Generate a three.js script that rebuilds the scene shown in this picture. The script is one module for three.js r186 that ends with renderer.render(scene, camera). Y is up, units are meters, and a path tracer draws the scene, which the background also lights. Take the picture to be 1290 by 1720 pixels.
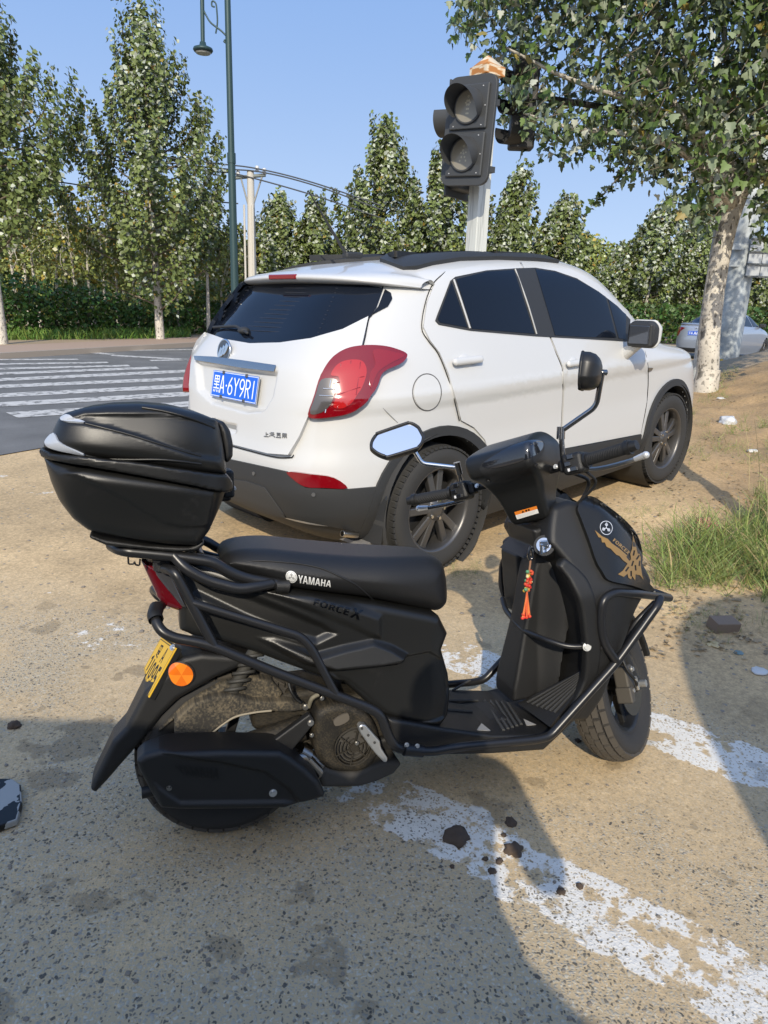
import * as THREE from 'three';
import { mergeGeometries, mergeVertices } from 'three/addons/utils/BufferGeometryUtils.js';
import { RoundedBoxGeometry } from 'three/addons/geometries/RoundedBoxGeometry.js';

// ------------------------------------------------------------------ camera, sky, sun, exposure
const PW = 1290, PH = 1720, FOC = 1198, CAMH = 1.404;
const PITCH = THREE.MathUtils.degToRad(16.4), ROLL = THREE.MathUtils.degToRad(1.95);
const scene = new THREE.Scene();
const camera = new THREE.PerspectiveCamera(2 * Math.atan(PH / 2 / FOC) * 180 / Math.PI, PW / PH, 0.05, 2000);
const V = (x, y, z) => new THREE.Vector3(x, y, z);
const camF = V(0, -Math.sin(PITCH), -Math.cos(PITCH)), camR0 = V(1, 0, 0), camU0 = camR0.clone().cross(camF);
const camR = camR0.clone().multiplyScalar(Math.cos(ROLL)).addScaledVector(camU0, Math.sin(ROLL));
const camU = camU0.clone().multiplyScalar(Math.cos(ROLL)).addScaledVector(camR0, -Math.sin(ROLL));
const camPos = V(0, CAMH, 0);
camera.position.copy(camPos);
camera.quaternion.setFromRotationMatrix(new THREE.Matrix4().makeBasis(camR, camU, camF.clone().negate()));
scene.add(camera);
const sunDir = V(-0.05, 0.65, 1.0).normalize();
{
  const w = 256, h = 128, d = new Float32Array(w * h * 4);
  for (let j = 0; j < h; j++) for (let i = 0; i < w; i++) {
    const th = ((j + 0.5) / h - 0.5) * Math.PI, ph = ((i + 0.5) / w - 0.5) * 2 * Math.PI;
    const el = Math.max(0, Math.sin(th)), dir = V(Math.cos(th) * Math.cos(ph), Math.sin(th), Math.cos(th) * Math.sin(ph));
    const k = 1 - Math.exp(-el * 3.4), s = Math.max(0, dir.dot(sunDir));
    const glow = 0.8 * Math.pow(s, 8) + 0.48 * Math.pow(s, 2);
    const lo = [0.58, 0.73, 0.93], hi = [0.105, 0.275, 0.67];
    const o = (j * w + i) * 4;
    for (let c = 0; c < 3; c++) d[o + c] = (lo[c] * (1 - k) + hi[c] * k) * 1.0 + glow * [1, 0.92, 0.78][c];
    d[o + 3] = 1;
  }
  const t = new THREE.DataTexture(d, w, h, THREE.RGBAFormat, THREE.FloatType);
  t.mapping = THREE.EquirectangularReflectionMapping; t.magFilter = t.minFilter = THREE.LinearFilter;
  t.wrapS = THREE.RepeatWrapping; t.needsUpdate = true;
  scene.background = t; scene.environment = t;
}
const sun = new THREE.DirectionalLight(new THREE.Color().setRGB(1.0, 0.905, 0.75), 3.4);
sun.position.copy(sunDir).multiplyScalar(40).add(V(0, 0, -4)); sun.target.position.set(0, 0, -4);
sun.castShadow = true; sun.shadow.mapSize.set(4096, 4096);
Object.assign(sun.shadow.camera, { left: -25, right: 25, top: 30, bottom: -25, near: 1, far: 120 });
scene.add(sun, sun.target);
const renderer = new THREE.WebGLRenderer({ antialias: true });
renderer.toneMapping = THREE.LinearToneMapping; renderer.toneMappingExposure = 1.14;
renderer.shadowMap.enabled = true;

// ------------------------------------------------------------------ helpers
const clamp = (x, a = 0, b = 1) => Math.min(b, Math.max(a, x)), lerp = (a, b, t) => a + (b - a) * t;
const smooth = (a, b, x) => { const t = clamp((x - a) / (b - a)); return t * t * (3 - 2 * t); };
function rng(seed) { let a = seed >>> 0; return () => { a = a + 0x6D2B79F5 | 0; let t = Math.imul(a ^ a >>> 15, 1 | a); t = t + Math.imul(t ^ t >>> 7, 61 | t) ^ t; return ((t ^ t >>> 14) >>> 0) / 4294967296; }; }
const hash2 = (x, y) => { let h = Math.imul(x | 0, 374761393) + Math.imul(y | 0, 668265263) | 0; h = Math.imul(h ^ h >>> 13, 1274126177); return ((h ^ h >>> 16) >>> 0) / 4294967296; };
function noise2(x, y) {
  const xi = Math.floor(x), yi = Math.floor(y), fx = x - xi, fy = y - yi, u = fx * fx * (3 - 2 * fx), v = fy * fy * (3 - 2 * fy);
  const a = hash2(xi, yi), b = hash2(xi + 1, yi), c = hash2(xi, yi + 1), d = hash2(xi + 1, yi + 1);
  return a + (b - a) * u + (c - a) * v + (a - b - c + d) * u * v;
}
const fbm = (x, y, o = 4) => { let s = 0, a = 0.5; for (let i = 0; i < o; i++) { s += a * noise2(x, y); x = x * 2.03 + 17.1; y = y * 2.03 + 9.7; a *= 0.5; } return s / (1 - Math.pow(0.5, o)); };
function ray(px, py) { return camF.clone().multiplyScalar(FOC).addScaledVector(camR, px - PW / 2).addScaledVector(camU, -(py - PH / 2)).normalize(); }
function onGround(px, py, y = 0) { const d = ray(px, py); return camPos.clone().addScaledVector(d, (y - CAMH) / d.y); }
function atDepth(px, py, dz) { const d = ray(px, py); return camPos.clone().addScaledVector(d, dz / -d.z); }
const M = (r, g, b, rough = 0.6, o = {}) => { const T = o.physical || o.clearcoat || o.transmission || o.sheen ? THREE.MeshPhysicalMaterial : THREE.MeshStandardMaterial; const p = { color: new THREE.Color().setRGB(r, g, b), roughness: rough, ...o }; delete p.physical; return new T(p); };
const taken = {};
function numbered(n) { const k = taken[n] = (taken[n] ?? -1) + 1; return k ? n + '_' + String(k).padStart(3, '0') : n; }
function shade(o) { o.traverse(c => { if (c.isMesh) { c.castShadow = true; c.receiveShadow = true; } }); return o; }
function thing(name, label, category, pos = [0, 0, 0], turn = 0, group) {
  const o = new THREE.Group(); o.name = numbered(name); o.position.set(...(pos.isVector3 ? pos.toArray() : pos)); o.rotation.y = turn;
  o.userData = { label, category }; if (group) o.userData.group = group; scene.add(o); return o;
}
function tag(o, label, category, group) { o.userData = { ...o.userData, label, category }; if (group) o.userData.group = group; return o; }
function obj(name, geo, mat, parent = scene) {
  const g = Array.isArray(geo) ? merge(geo) : geo; const m = new THREE.Mesh(g, mat); m.name = parent === scene ? numbered(name) : name;
  m.castShadow = m.receiveShadow = true; parent.add(m); return m;
}
function struct(name, geo, mat, kind = 'structure') { const m = obj(name, geo, mat); m.userData = { kind }; return m; }
function merge(list) {
  const l = list.map(g => { g = g.index ? g.toNonIndexed() : g; const o = new THREE.BufferGeometry(); o.setAttribute('position', g.attributes.position); if (!g.attributes.normal) g.computeVertexNormals(); o.setAttribute('normal', g.attributes.normal); o.setAttribute('uv', g.attributes.uv ?? new THREE.BufferAttribute(new Float32Array(g.attributes.position.count * 2), 2)); return o; });
  return l.length > 1 ? mergeGeometries(l) : l[0];
}
const box = (w, h, d, x = 0, y = 0, z = 0, r = 0) => { const g = r ? new RoundedBoxGeometry(w, h, d, 2, r) : new THREE.BoxGeometry(w, h, d); g.translate(x, y, z); return g; };
const cyl = (r0, r1, h, n = 20, open = false) => new THREE.CylinderGeometry(r0, r1, h, n, 1, open);
function between(a, b, r0, r1 = r0, n = 14) { // tapered rod from a to b
  const d = b.clone().sub(a), L = d.length(), g = cyl(r1, r0, L, n); g.translate(0, L / 2, 0);
  g.applyQuaternion(new THREE.Quaternion().setFromUnitVectors(V(0, 1, 0), d.normalize())); g.translate(a.x, a.y, a.z); return g;
}
function tube(pts, r, seg = 40, n = 10, t = 0.5, closed = false) { return new THREE.TubeGeometry(new THREE.CatmullRomCurve3(pts, closed, 'catmullrom', t), seg, r, n, closed); }
function bent(pts, r, bend = 0.04, n = 12) { // straight tube runs with round bends, capped
  const cp = new THREE.CurvePath(); let a = pts[0];
  for (let i = 1; i < pts.length - 1; i++) {
    const p = pts[i], d0 = a.clone().sub(p), d1 = pts[i + 1].clone().sub(p), k = Math.min(bend, pts[i - 1].distanceTo(p) * 0.48, d1.length() * 0.48);
    const s = p.clone().addScaledVector(d0.normalize(), k), e = p.clone().addScaledVector(d1.normalize(), k);
    cp.add(new THREE.LineCurve3(a, s)); cp.add(new THREE.QuadraticBezierCurve3(s, p, e)); a = e;
  }
  cp.add(new THREE.LineCurve3(a, pts[pts.length - 1]));
  // sample so that bends are finely cut
  const P = []; for (const c of cp.curves) { const m = c.isLineCurve3 ? 1 : 6; for (let i = 0; i < m; i++) P.push(c.getPoint(i / m)); } P.push(pts[pts.length - 1].clone());
  const Q = P.filter((p, i) => !i || p.distanceTo(P[i - 1]) > 1e-5), pos = [], nor = [], idx = []; let up = V(0.31, 0.9, 0.2);
  for (let i = 0; i < Q.length; i++) {
    const t = (Q[i + 1] ?? Q[i]).clone().sub(Q[i - 1] ?? Q[i]).normalize(), b = t.clone().cross(up).normalize(); up = b.clone().cross(t).normalize();
    for (let k = 0; k <= n; k++) { const an = k / n * 2 * Math.PI, q = b.clone().multiplyScalar(Math.cos(an)).addScaledVector(up, Math.sin(an)); nor.push(q.x, q.y, q.z); pos.push(Q[i].x + q.x * r, Q[i].y + q.y * r, Q[i].z + q.z * r); }
    if (i) for (let k = 0; k < n; k++) { const A = (i - 1) * (n + 1) + k, B = A + n + 1; idx.push(A, B, A + 1, B, B + 1, A + 1); }
  }
  const g = new THREE.BufferGeometry(); g.setAttribute('position', new THREE.Float32BufferAttribute(pos, 3)); g.setAttribute('normal', new THREE.Float32BufferAttribute(nor, 3)); g.setIndex(idx);
  const cap = p => { const s = new THREE.SphereGeometry(r * 0.999, n, 6); s.translate(p.x, p.y, p.z); return s; };
  return merge([g, cap(Q[0]), cap(Q[Q.length - 1])]);
}
function canvasTex(w, h, draw, srgb = true) { const c = document.createElement('canvas'); c.width = w; c.height = h; draw(c.getContext('2d'), w, h); const t = new THREE.CanvasTexture(c); if (srgb) t.colorSpace = THREE.SRGBColorSpace; t.magFilter = THREE.LinearFilter; t.anisotropy = 8; return t; }
function dataTex(w, h, fn, srgb = true, rep = true) { // fn(u, v, i, j) -> [r,g,b] 0..1 (as stored)
  const d = new Uint8Array(w * h * 4); for (let j = 0; j < h; j++) for (let i = 0; i < w; i++) { const c = fn((i + 0.5) / w, (j + 0.5) / h, i, j), o = (j * w + i) * 4; d[o] = clamp(c[0]) * 255; d[o + 1] = clamp(c[1]) * 255; d[o + 2] = clamp(c[2]) * 255; d[o + 3] = c[3] === undefined ? 255 : clamp(c[3]) * 255; }
  const t = new THREE.DataTexture(d, w, h); if (srgb) t.colorSpace = THREE.SRGBColorSpace; t.magFilter = THREE.LinearFilter; t.minFilter = THREE.LinearMipmapLinearFilter; t.generateMipmaps = true; if (rep) t.wrapS = t.wrapT = THREE.RepeatWrapping; t.anisotropy = 8; t.needsUpdate = true; return t;
}
const tileNoise = (u, v, f, s = 0) => { // periodic value noise, period 1
  const x = u * f, y = v * f, xi = Math.floor(x), yi = Math.floor(y), fx = x - xi, fy = y - yi, a = fx * fx * (3 - 2 * fx), b = fy * fy * (3 - 2 * fy), h = (i, j) => hash2(((i % f) + f) % f + s * 131, ((j % f) + f) % f + s * 57);
  return lerp(lerp(h(xi, yi), h(xi + 1, yi), a), lerp(h(xi, yi + 1), h(xi + 1, yi + 1), a), b);
};
const tileFbm = (u, v, f, o = 4, s = 0) => { let r = 0, a = 0.5; for (let i = 0; i < o; i++) { r += a * tileNoise(u, v, f, s + i); f *= 2; a *= 0.5; } return r / (1 - Math.pow(0.5, o)); };
// surface nets: mesh of f < 0 inside a box, normals from the gradient
function net(f, mn, mx, c) {
  const n = [0, 1, 2].map(i => Math.ceil((mx[i] - mn[i]) / c) + 1), [nx, ny, nz] = n, F = new Float32Array(nx * ny * nz);
  for (let k = 0, o = 0; k < nz; k++) for (let j = 0; j < ny; j++) for (let i = 0; i < nx; i++, o++) F[o] = f(mn[0] + i * c, mn[1] + j * c, mn[2] + k * c);
  const id = new Int32Array(nx * ny * nz).fill(-1), pos = [], idx = [], S = [1, nx, nx * ny];
  const co = []; for (let q = 0; q < 8; q++) co.push([q & 1, q >> 1 & 1, q >> 2 & 1]);
  const ed = []; for (let a = 0; a < 8; a++) for (let b = a + 1; b < 8; b++) { const d = a ^ b; if (d === 1 || d === 2 || d === 4) ed.push([a, b]); }
  for (let k = 0; k < nz - 1; k++) for (let j = 0; j < ny - 1; j++) for (let i = 0; i < nx - 1; i++) {
    const o = i + j * S[1] + k * S[2]; let m = 0; const g = [];
    for (let q = 0; q < 8; q++) { const v = F[o + co[q][0] + co[q][1] * S[1] + co[q][2] * S[2]]; g.push(v); if (v < 0) m |= 1 << q; }
    if (m === 0 || m === 255) continue;
    let x = 0, y = 0, z = 0, cnt = 0;
    for (const [a, b] of ed) if ((m >> a & 1) !== (m >> b & 1)) { const t = g[a] / (g[a] - g[b]); x += lerp(co[a][0], co[b][0], t); y += lerp(co[a][1], co[b][1], t); z += lerp(co[a][2], co[b][2], t); cnt++; }
    id[o] = pos.length / 3; pos.push(mn[0] + (i + x / cnt) * c, mn[1] + (j + y / cnt) * c, mn[2] + (k + z / cnt) * c);
  }
  for (let k = 1; k < nz - 1; k++) for (let j = 1; j < ny - 1; j++) for (let i = 1; i < nx - 1; i++) {
    const o = i + j * S[1] + k * S[2], s = F[o] < 0;
    for (let a = 0; a < 3; a++) {
      if (s === (F[o + S[a]] < 0)) continue;
      const u = S[(a + 1) % 3], v = S[(a + 2) % 3], A = id[o], B = id[o - u], C = id[o - u - v], D = id[o - v];
      if (A < 0 || B < 0 || C < 0 || D < 0) continue;
      if (s) idx.push(A, B, C, A, C, D); else idx.push(A, C, B, A, D, C);
    }
  }
  const nor = new Float32Array(pos.length), e = c * 0.6;
  for (let i = 0; i < pos.length; i += 3) {
    const x = pos[i], y = pos[i + 1], z = pos[i + 2], gx = f(x + e, y, z) - f(x - e, y, z), gy = f(x, y + e, z) - f(x, y - e, z), gz = f(x, y, z + e) - f(x, y, z - e), L = Math.hypot(gx, gy, gz) || 1;
    nor[i] = gx / L; nor[i + 1] = gy / L; nor[i + 2] = gz / L;
  }
  const G = new THREE.BufferGeometry(); G.setAttribute('position', new THREE.Float32BufferAttribute(pos, 3)); G.setAttribute('normal', new THREE.BufferAttribute(nor, 3)); G.setIndex(idx);
  const uv = new Float32Array(pos.length / 3 * 2); for (let i = 0; i < pos.length / 3; i++) { uv[i * 2] = pos[i * 3]; uv[i * 2 + 1] = pos[i * 3 + 1]; } G.setAttribute('uv', new THREE.BufferAttribute(uv, 2));
  return G;
}
// signed distance to a closed outline, tabulated
function outline(pts, cell = 0.004, curve = 0, pad = 0.06) {
  let P = pts.map(p => [p.x ?? p[0], p.y ?? p[1]]);
  if (curve) { const c = new THREE.CatmullRomCurve3(P.map(p => V(p[0], p[1], 0)), true, 'catmullrom', curve); P = c.getPoints(P.length * 7).slice(0, -1).map(v => [v.x, v.y]); }
  const xs = P.map(p => p[0]), ys = P.map(p => p[1]), x0 = Math.min(...xs) - pad, x1 = Math.max(...xs) + pad, y0 = Math.min(...ys) - pad, y1 = Math.max(...ys) + pad;
  const nx = Math.ceil((x1 - x0) / cell) + 2, ny = Math.ceil((y1 - y0) / cell) + 2, D = new Float32Array(nx * ny);
  for (let j = 0; j < ny; j++) for (let i = 0; i < nx; i++) {
    const x = x0 + i * cell, y = y0 + j * cell; let d = 1e9, s = 1;
    for (let a = 0, b = P.length - 1; a < P.length; b = a++) {
      const ax = P[a][0], ay = P[a][1], bx = P[b][0], by = P[b][1], ex = bx - ax, ey = by - ay, wx = x - ax, wy = y - ay, t = clamp((wx * ex + wy * ey) / (ex * ex + ey * ey || 1e-12)), qx = wx - ex * t, qy = wy - ey * t;
      d = Math.min(d, qx * qx + qy * qy);
      const c1 = y >= ay, c2 = y < by, c3 = ex * wy > ey * wx; if ((c1 && c2 && c3) || (!c1 && !c2 && !c3)) s = -s;
    }
    D[j * nx + i] = s * Math.sqrt(d);
  }
  const fn = (x, y) => {
    const u = clamp((x - x0) / cell, 0, nx - 1.001), v = clamp((y - y0) / cell, 0, ny - 1.001), i = u | 0, j = v | 0, a = u - i, b = v - j, o = j * nx + i;
    const d = (D[o] * (1 - a) + D[o + 1] * a) * (1 - b) + (D[o + nx] * (1 - a) + D[o + nx + 1] * a) * b;
    const ox = Math.max(x0 - x, 0, x - x1), oy = Math.max(y0 - y, 0, y - y1); return d + Math.hypot(ox, oy);
  };
  fn.box = [x0 + pad * 0.6, y0 + pad * 0.6, x1 - pad * 0.6, y1 - pad * 0.6]; fn.P = P; return fn;
}
const rmax = (a, b, r) => Math.min(Math.max(a + r, b + r), 0) + Math.hypot(Math.max(a + r, 0), Math.max(b + r, 0)) - r;
const smin = (a, b, k) => { const h = clamp(0.5 + 0.5 * (b - a) / k); return lerp(b, a, h) - k * h * (1 - h); };
// puffed shape: outline in x,y and half width w(x,y), edges rounded by r
const puff = (o, w, r, zc = 0) => { const W = typeof w === 'function' ? w : () => w, Z = typeof zc === 'function' ? zc : () => zc; return (x, y, z) => rmax(o(x, y), Math.abs(z - Z(x, y)) - W(x, y), r); };
function puffMesh(o, w, r, cell, zc = 0, wmax = 0.3) { return net(puff(o, w, r, zc), [o.box[0], o.box[1], (typeof zc === 'number' ? zc : 0) - wmax], [o.box[2], o.box[3], (typeof zc === 'number' ? zc : 0) + wmax], cell); }
const piece = (xs, ys) => x => { // smooth table lookup
  if (x <= xs[0]) return ys[0]; const n = xs.length; if (x >= xs[n - 1]) return ys[n - 1]; let i = 0; while (x > xs[i + 1]) i++;
  const h = xs[i + 1] - xs[i], t = (x - xs[i]) / h, s = k => k <= 0 ? (ys[1] - ys[0]) / (xs[1] - xs[0]) : k >= n - 1 ? (ys[n - 1] - ys[n - 2]) / (xs[n - 1] - xs[n - 2]) : (() => { const a = (ys[k] - ys[k - 1]) / (xs[k] - xs[k - 1]), b = (ys[k + 1] - ys[k]) / (xs[k + 1] - xs[k]); return a * b <= 0 ? 0 : 2 * a * b / (a + b); })();
  const m0 = s(i) * h, m1 = s(i + 1) * h, t2 = t * t, t3 = t2 * t; return ys[i] * (2 * t3 - 3 * t2 + 1) + m0 * (t3 - 2 * t2 + t) + ys[i + 1] * (-2 * t3 + 3 * t2) + m1 * (t3 - t2);
};
// flat outline cut into small triangles; toPoint(x, y) -> {p, n} lays it on a surface, skirt closes its rim
function sheet(poly, toPoint, maxEdge, off = 0.004, back = 0.006, uvf) {
  let P = []; for (let i = 0; i < poly.length; i++) { const a = poly[i], b = poly[(i + 1) % poly.length], L = Math.hypot(b[0] - a[0], b[1] - a[1]), m = Math.max(1, Math.ceil(L / maxEdge)); for (let k = 0; k < m; k++) P.push(new THREE.Vector2(lerp(a[0], b[0], k / m), lerp(a[1], b[1], k / m))); }
  if (THREE.ShapeUtils.isClockWise(P)) P.reverse();
  let tri = THREE.ShapeUtils.triangulateShape(P, []); const nb = P.length, pts = P.slice();
  for (let it = 0; it < 9; it++) {
    const mid = new Map(); let any = false; const out = [], L2 = maxEdge * maxEdge * 1.2;
    const sp = (a, b) => { const d = (pts[a].x - pts[b].x) ** 2 + (pts[a].y - pts[b].y) ** 2; if (d <= L2) return -1; const k = a < b ? a * 1e6 + b : b * 1e6 + a; if (!mid.has(k)) { mid.set(k, pts.length); pts.push(new THREE.Vector2((pts[a].x + pts[b].x) / 2, (pts[a].y + pts[b].y) / 2)); } any = true; return mid.get(k); };
    for (const [a, b, c] of tri) {
      const x = sp(a, b), y = sp(b, c), z = sp(c, a);
      if (x < 0 && y < 0 && z < 0) out.push([a, b, c]);
      else if (x >= 0 && y >= 0 && z >= 0) out.push([a, x, z], [x, b, y], [z, y, c], [x, y, z]);
      else if (x >= 0 && y >= 0) out.push([x, b, y], [a, x, y], [a, y, c]);
      else if (y >= 0 && z >= 0) out.push([y, c, z], [a, b, y], [a, y, z]);
      else if (z >= 0 && x >= 0) out.push([a, x, z], [x, b, z], [b, c, z]);
      else if (x >= 0) out.push([a, x, c], [x, b, c]); else if (y >= 0) out.push([a, b, y], [a, y, c]); else out.push([a, b, z], [b, c, z]);
    }
    tri = out; if (!any) break;
  }
  const pos = [], nor = [], uv = [], idx = [], S = pts.map(q => toPoint(q.x, q.y));
  const xs = P.map(p => p.x), ys = P.map(p => p.y), bx = [Math.min(...xs), Math.max(...xs), Math.min(...ys), Math.max(...ys)];
  S.forEach((s, i) => { pos.push(s.p.x + s.n.x * off, s.p.y + s.n.y * off, s.p.z + s.n.z * off); nor.push(s.n.x, s.n.y, s.n.z); const t = uvf ? uvf(pts[i].x, pts[i].y, s.p) : [(pts[i].x - bx[0]) / (bx[1] - bx[0]), (bx[3] - pts[i].y) / (bx[3] - bx[2])]; uv.push(...t); });
  // orientation: compare with normals
  let a0 = 0; for (const [a, b, c] of tri) { const A = V(...pos.slice(a * 3, a * 3 + 3)), B = V(...pos.slice(b * 3, b * 3 + 3)), C = V(...pos.slice(c * 3, c * 3 + 3)); a0 += B.sub(A).cross(C.sub(A)).dot(S[a].n); }
  for (const [a, b, c] of tri) a0 > 0 ? idx.push(a, b, c) : idx.push(a, c, b);
  if (back > 0) {
    const base = pos.length / 3;
    for (let i = 0; i < nb; i++) { const s = S[i], pv = S[(i + nb - 1) % nb].p, nx = S[(i + 1) % nb].p, t = nx.clone().sub(pv).normalize(), o = t.cross(s.n).multiplyScalar(a0 > 0 ? 1 : -1); for (const k of [off, -back]) { pos.push(s.p.x + s.n.x * k, s.p.y + s.n.y * k, s.p.z + s.n.z * k); nor.push(o.x, o.y, o.z); uv.push(uv[i * 2], uv[i * 2 + 1]); } }
    for (let i = 0; i < nb; i++) { const a = base + i * 2, b = base + ((i + 1) % nb) * 2; a0 > 0 ? idx.push(a, a + 1, b, b, a + 1, b + 1) : idx.push(a, b, a + 1, b, b + 1, a + 1); }
  }
  const g = new THREE.BufferGeometry(); g.setAttribute('position', new THREE.Float32BufferAttribute(pos, 3)); g.setAttribute('normal', new THREE.Float32BufferAttribute(nor, 3)); g.setAttribute('uv', new THREE.Float32BufferAttribute(uv, 2)); g.setIndex(idx); return g;
}
function mirrorZ(g) { const o = g.clone(); o.scale(1, 1, -1); if (o.index) { const a = o.index.array; for (let i = 0; i < a.length; i += 3) { const t = a[i]; a[i] = a[i + 1]; a[i + 1] = t; } } else for (const n of Object.keys(o.attributes)) { const A = o.attributes[n], s = A.itemSize; for (let i = 0; i < A.count; i += 3) for (let k = 0; k < s; k++) { const t = A.array[i * s + k]; A.array[i * s + k] = A.array[(i + 1) * s + k]; A.array[(i + 1) * s + k] = t; } } return o; }
function spline2(pts, closed = true, per = 6, t = 0.5) { const c = new THREE.CatmullRomCurve3(pts.map(p => V(p[0], p[1], 0)), closed, 'centripetal', t); const n = pts.length * per; return c.getPoints(n).slice(0, closed ? -1 : undefined).map(v => [v.x, v.y]); }
const zoomer = (x0, y0, s) => (X, Y) => [x0 + X * s, y0 + Y * s];
// ------------------------------------------------------------------ ground, road, markings
const suvS = (x, z) => (x + 0.282) * 0.722 - (z + 4.265) * 0.692;
function groundY(x, z) {
  const s = suvS(x, z), k = 0.047 * 0.5 * (s + Math.sqrt(s * s + 0.15)) * smooth(-0.9, 0.5, x) * smooth(-18, -12, z), d = x - (2.2 + (-5 - z) * 0.311);
  return Math.min(k, 0.42) + 0.42 * smooth(0.5, 2.6, d) * smooth(-20, -13, z) * smooth(-3.0, -5.5, z) + (x > 1.2 ? 0.13 * (fbm(x * 2.1, z * 2.1, 4) - 0.5) * smooth(1.6, 2.6, x) * smooth(-2.6, -3.6, z) : 0);
}
function sheetXZ(xs, zs, up, uvf) { const pos = [], uv = [], idx = []; for (const z of zs) for (const x of xs) { pos.push(x, groundY(x, z) + (typeof up === 'function' ? up(x, z) : up), z); uv.push(...uvf(x, z)); } const n = xs.length; for (let j = 0; j < zs.length - 1; j++) for (let i = 0; i < n - 1; i++) { const a = j * n + i; idx.push(a, a + n, a + 1, a + 1, a + n, a + n + 1); } const g = new THREE.BufferGeometry(); g.setAttribute('position', new THREE.Float32BufferAttribute(pos, 3)); g.setAttribute('uv', new THREE.Float32BufferAttribute(uv, 2)); g.setIndex(idx); g.computeVertexNormals(); return g; }
const span = (a, b, n) => Array.from({ length: n + 1 }, (_, i) => lerp(a, b, i / n));
// worn paint bands, by their centre lines on the ground
const segW = (a, b) => { const p = onGround(...a), q = onGround(...b); return [p.x, p.z, q.x, q.z]; };
const bandLines = [[segW([1290, 1690], [680, 1352]), 0.150], [segW([1290, 1300], [785, 1107]), 0.150]];
const bandDist = (x, z, [ax, az, bx, bz]) => { const ex = bx - ax, ez = bz - az, L = Math.hypot(ex, ez), t = ((x - ax) * ex + (z - az) * ez) / L; return [Math.abs((x - ax) * ez - (z - az) * ex) / L, t / L]; };
function stones(x, z, cell, seed) { // nearest aggregate stone: [0..1 inside, tone]
  const u = x / cell, v = z / cell, i0 = Math.floor(u), j0 = Math.floor(v); let best = -1, tone = 0.5;
  for (let j = -1; j <= 1; j++) for (let i = -1; i <= 1; i++) { const a = i0 + i, b = j0 + j, h = hash2(a + seed * 911, b - seed * 353), cx = a + 0.2 + 0.6 * h, cy = b + 0.2 + 0.6 * hash2(a - 77 + seed, b + 31), r = 0.18 + 0.38 * hash2(b + 5, a * 3 + seed); const dx = u - cx, dy = v - cy, an = h * 6.3, ex = dx * Math.cos(an) + dy * Math.sin(an), ey = -dx * Math.sin(an) + dy * Math.cos(an), d = 1 - Math.sqrt(ex * ex / (r * r) + ey * ey / (r * r * (0.45 + 0.5 * h))); if (d > best) { best = d; tone = hash2(a * 7 + 1, b * 13 + seed); } }
  return [best, tone];
}
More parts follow.
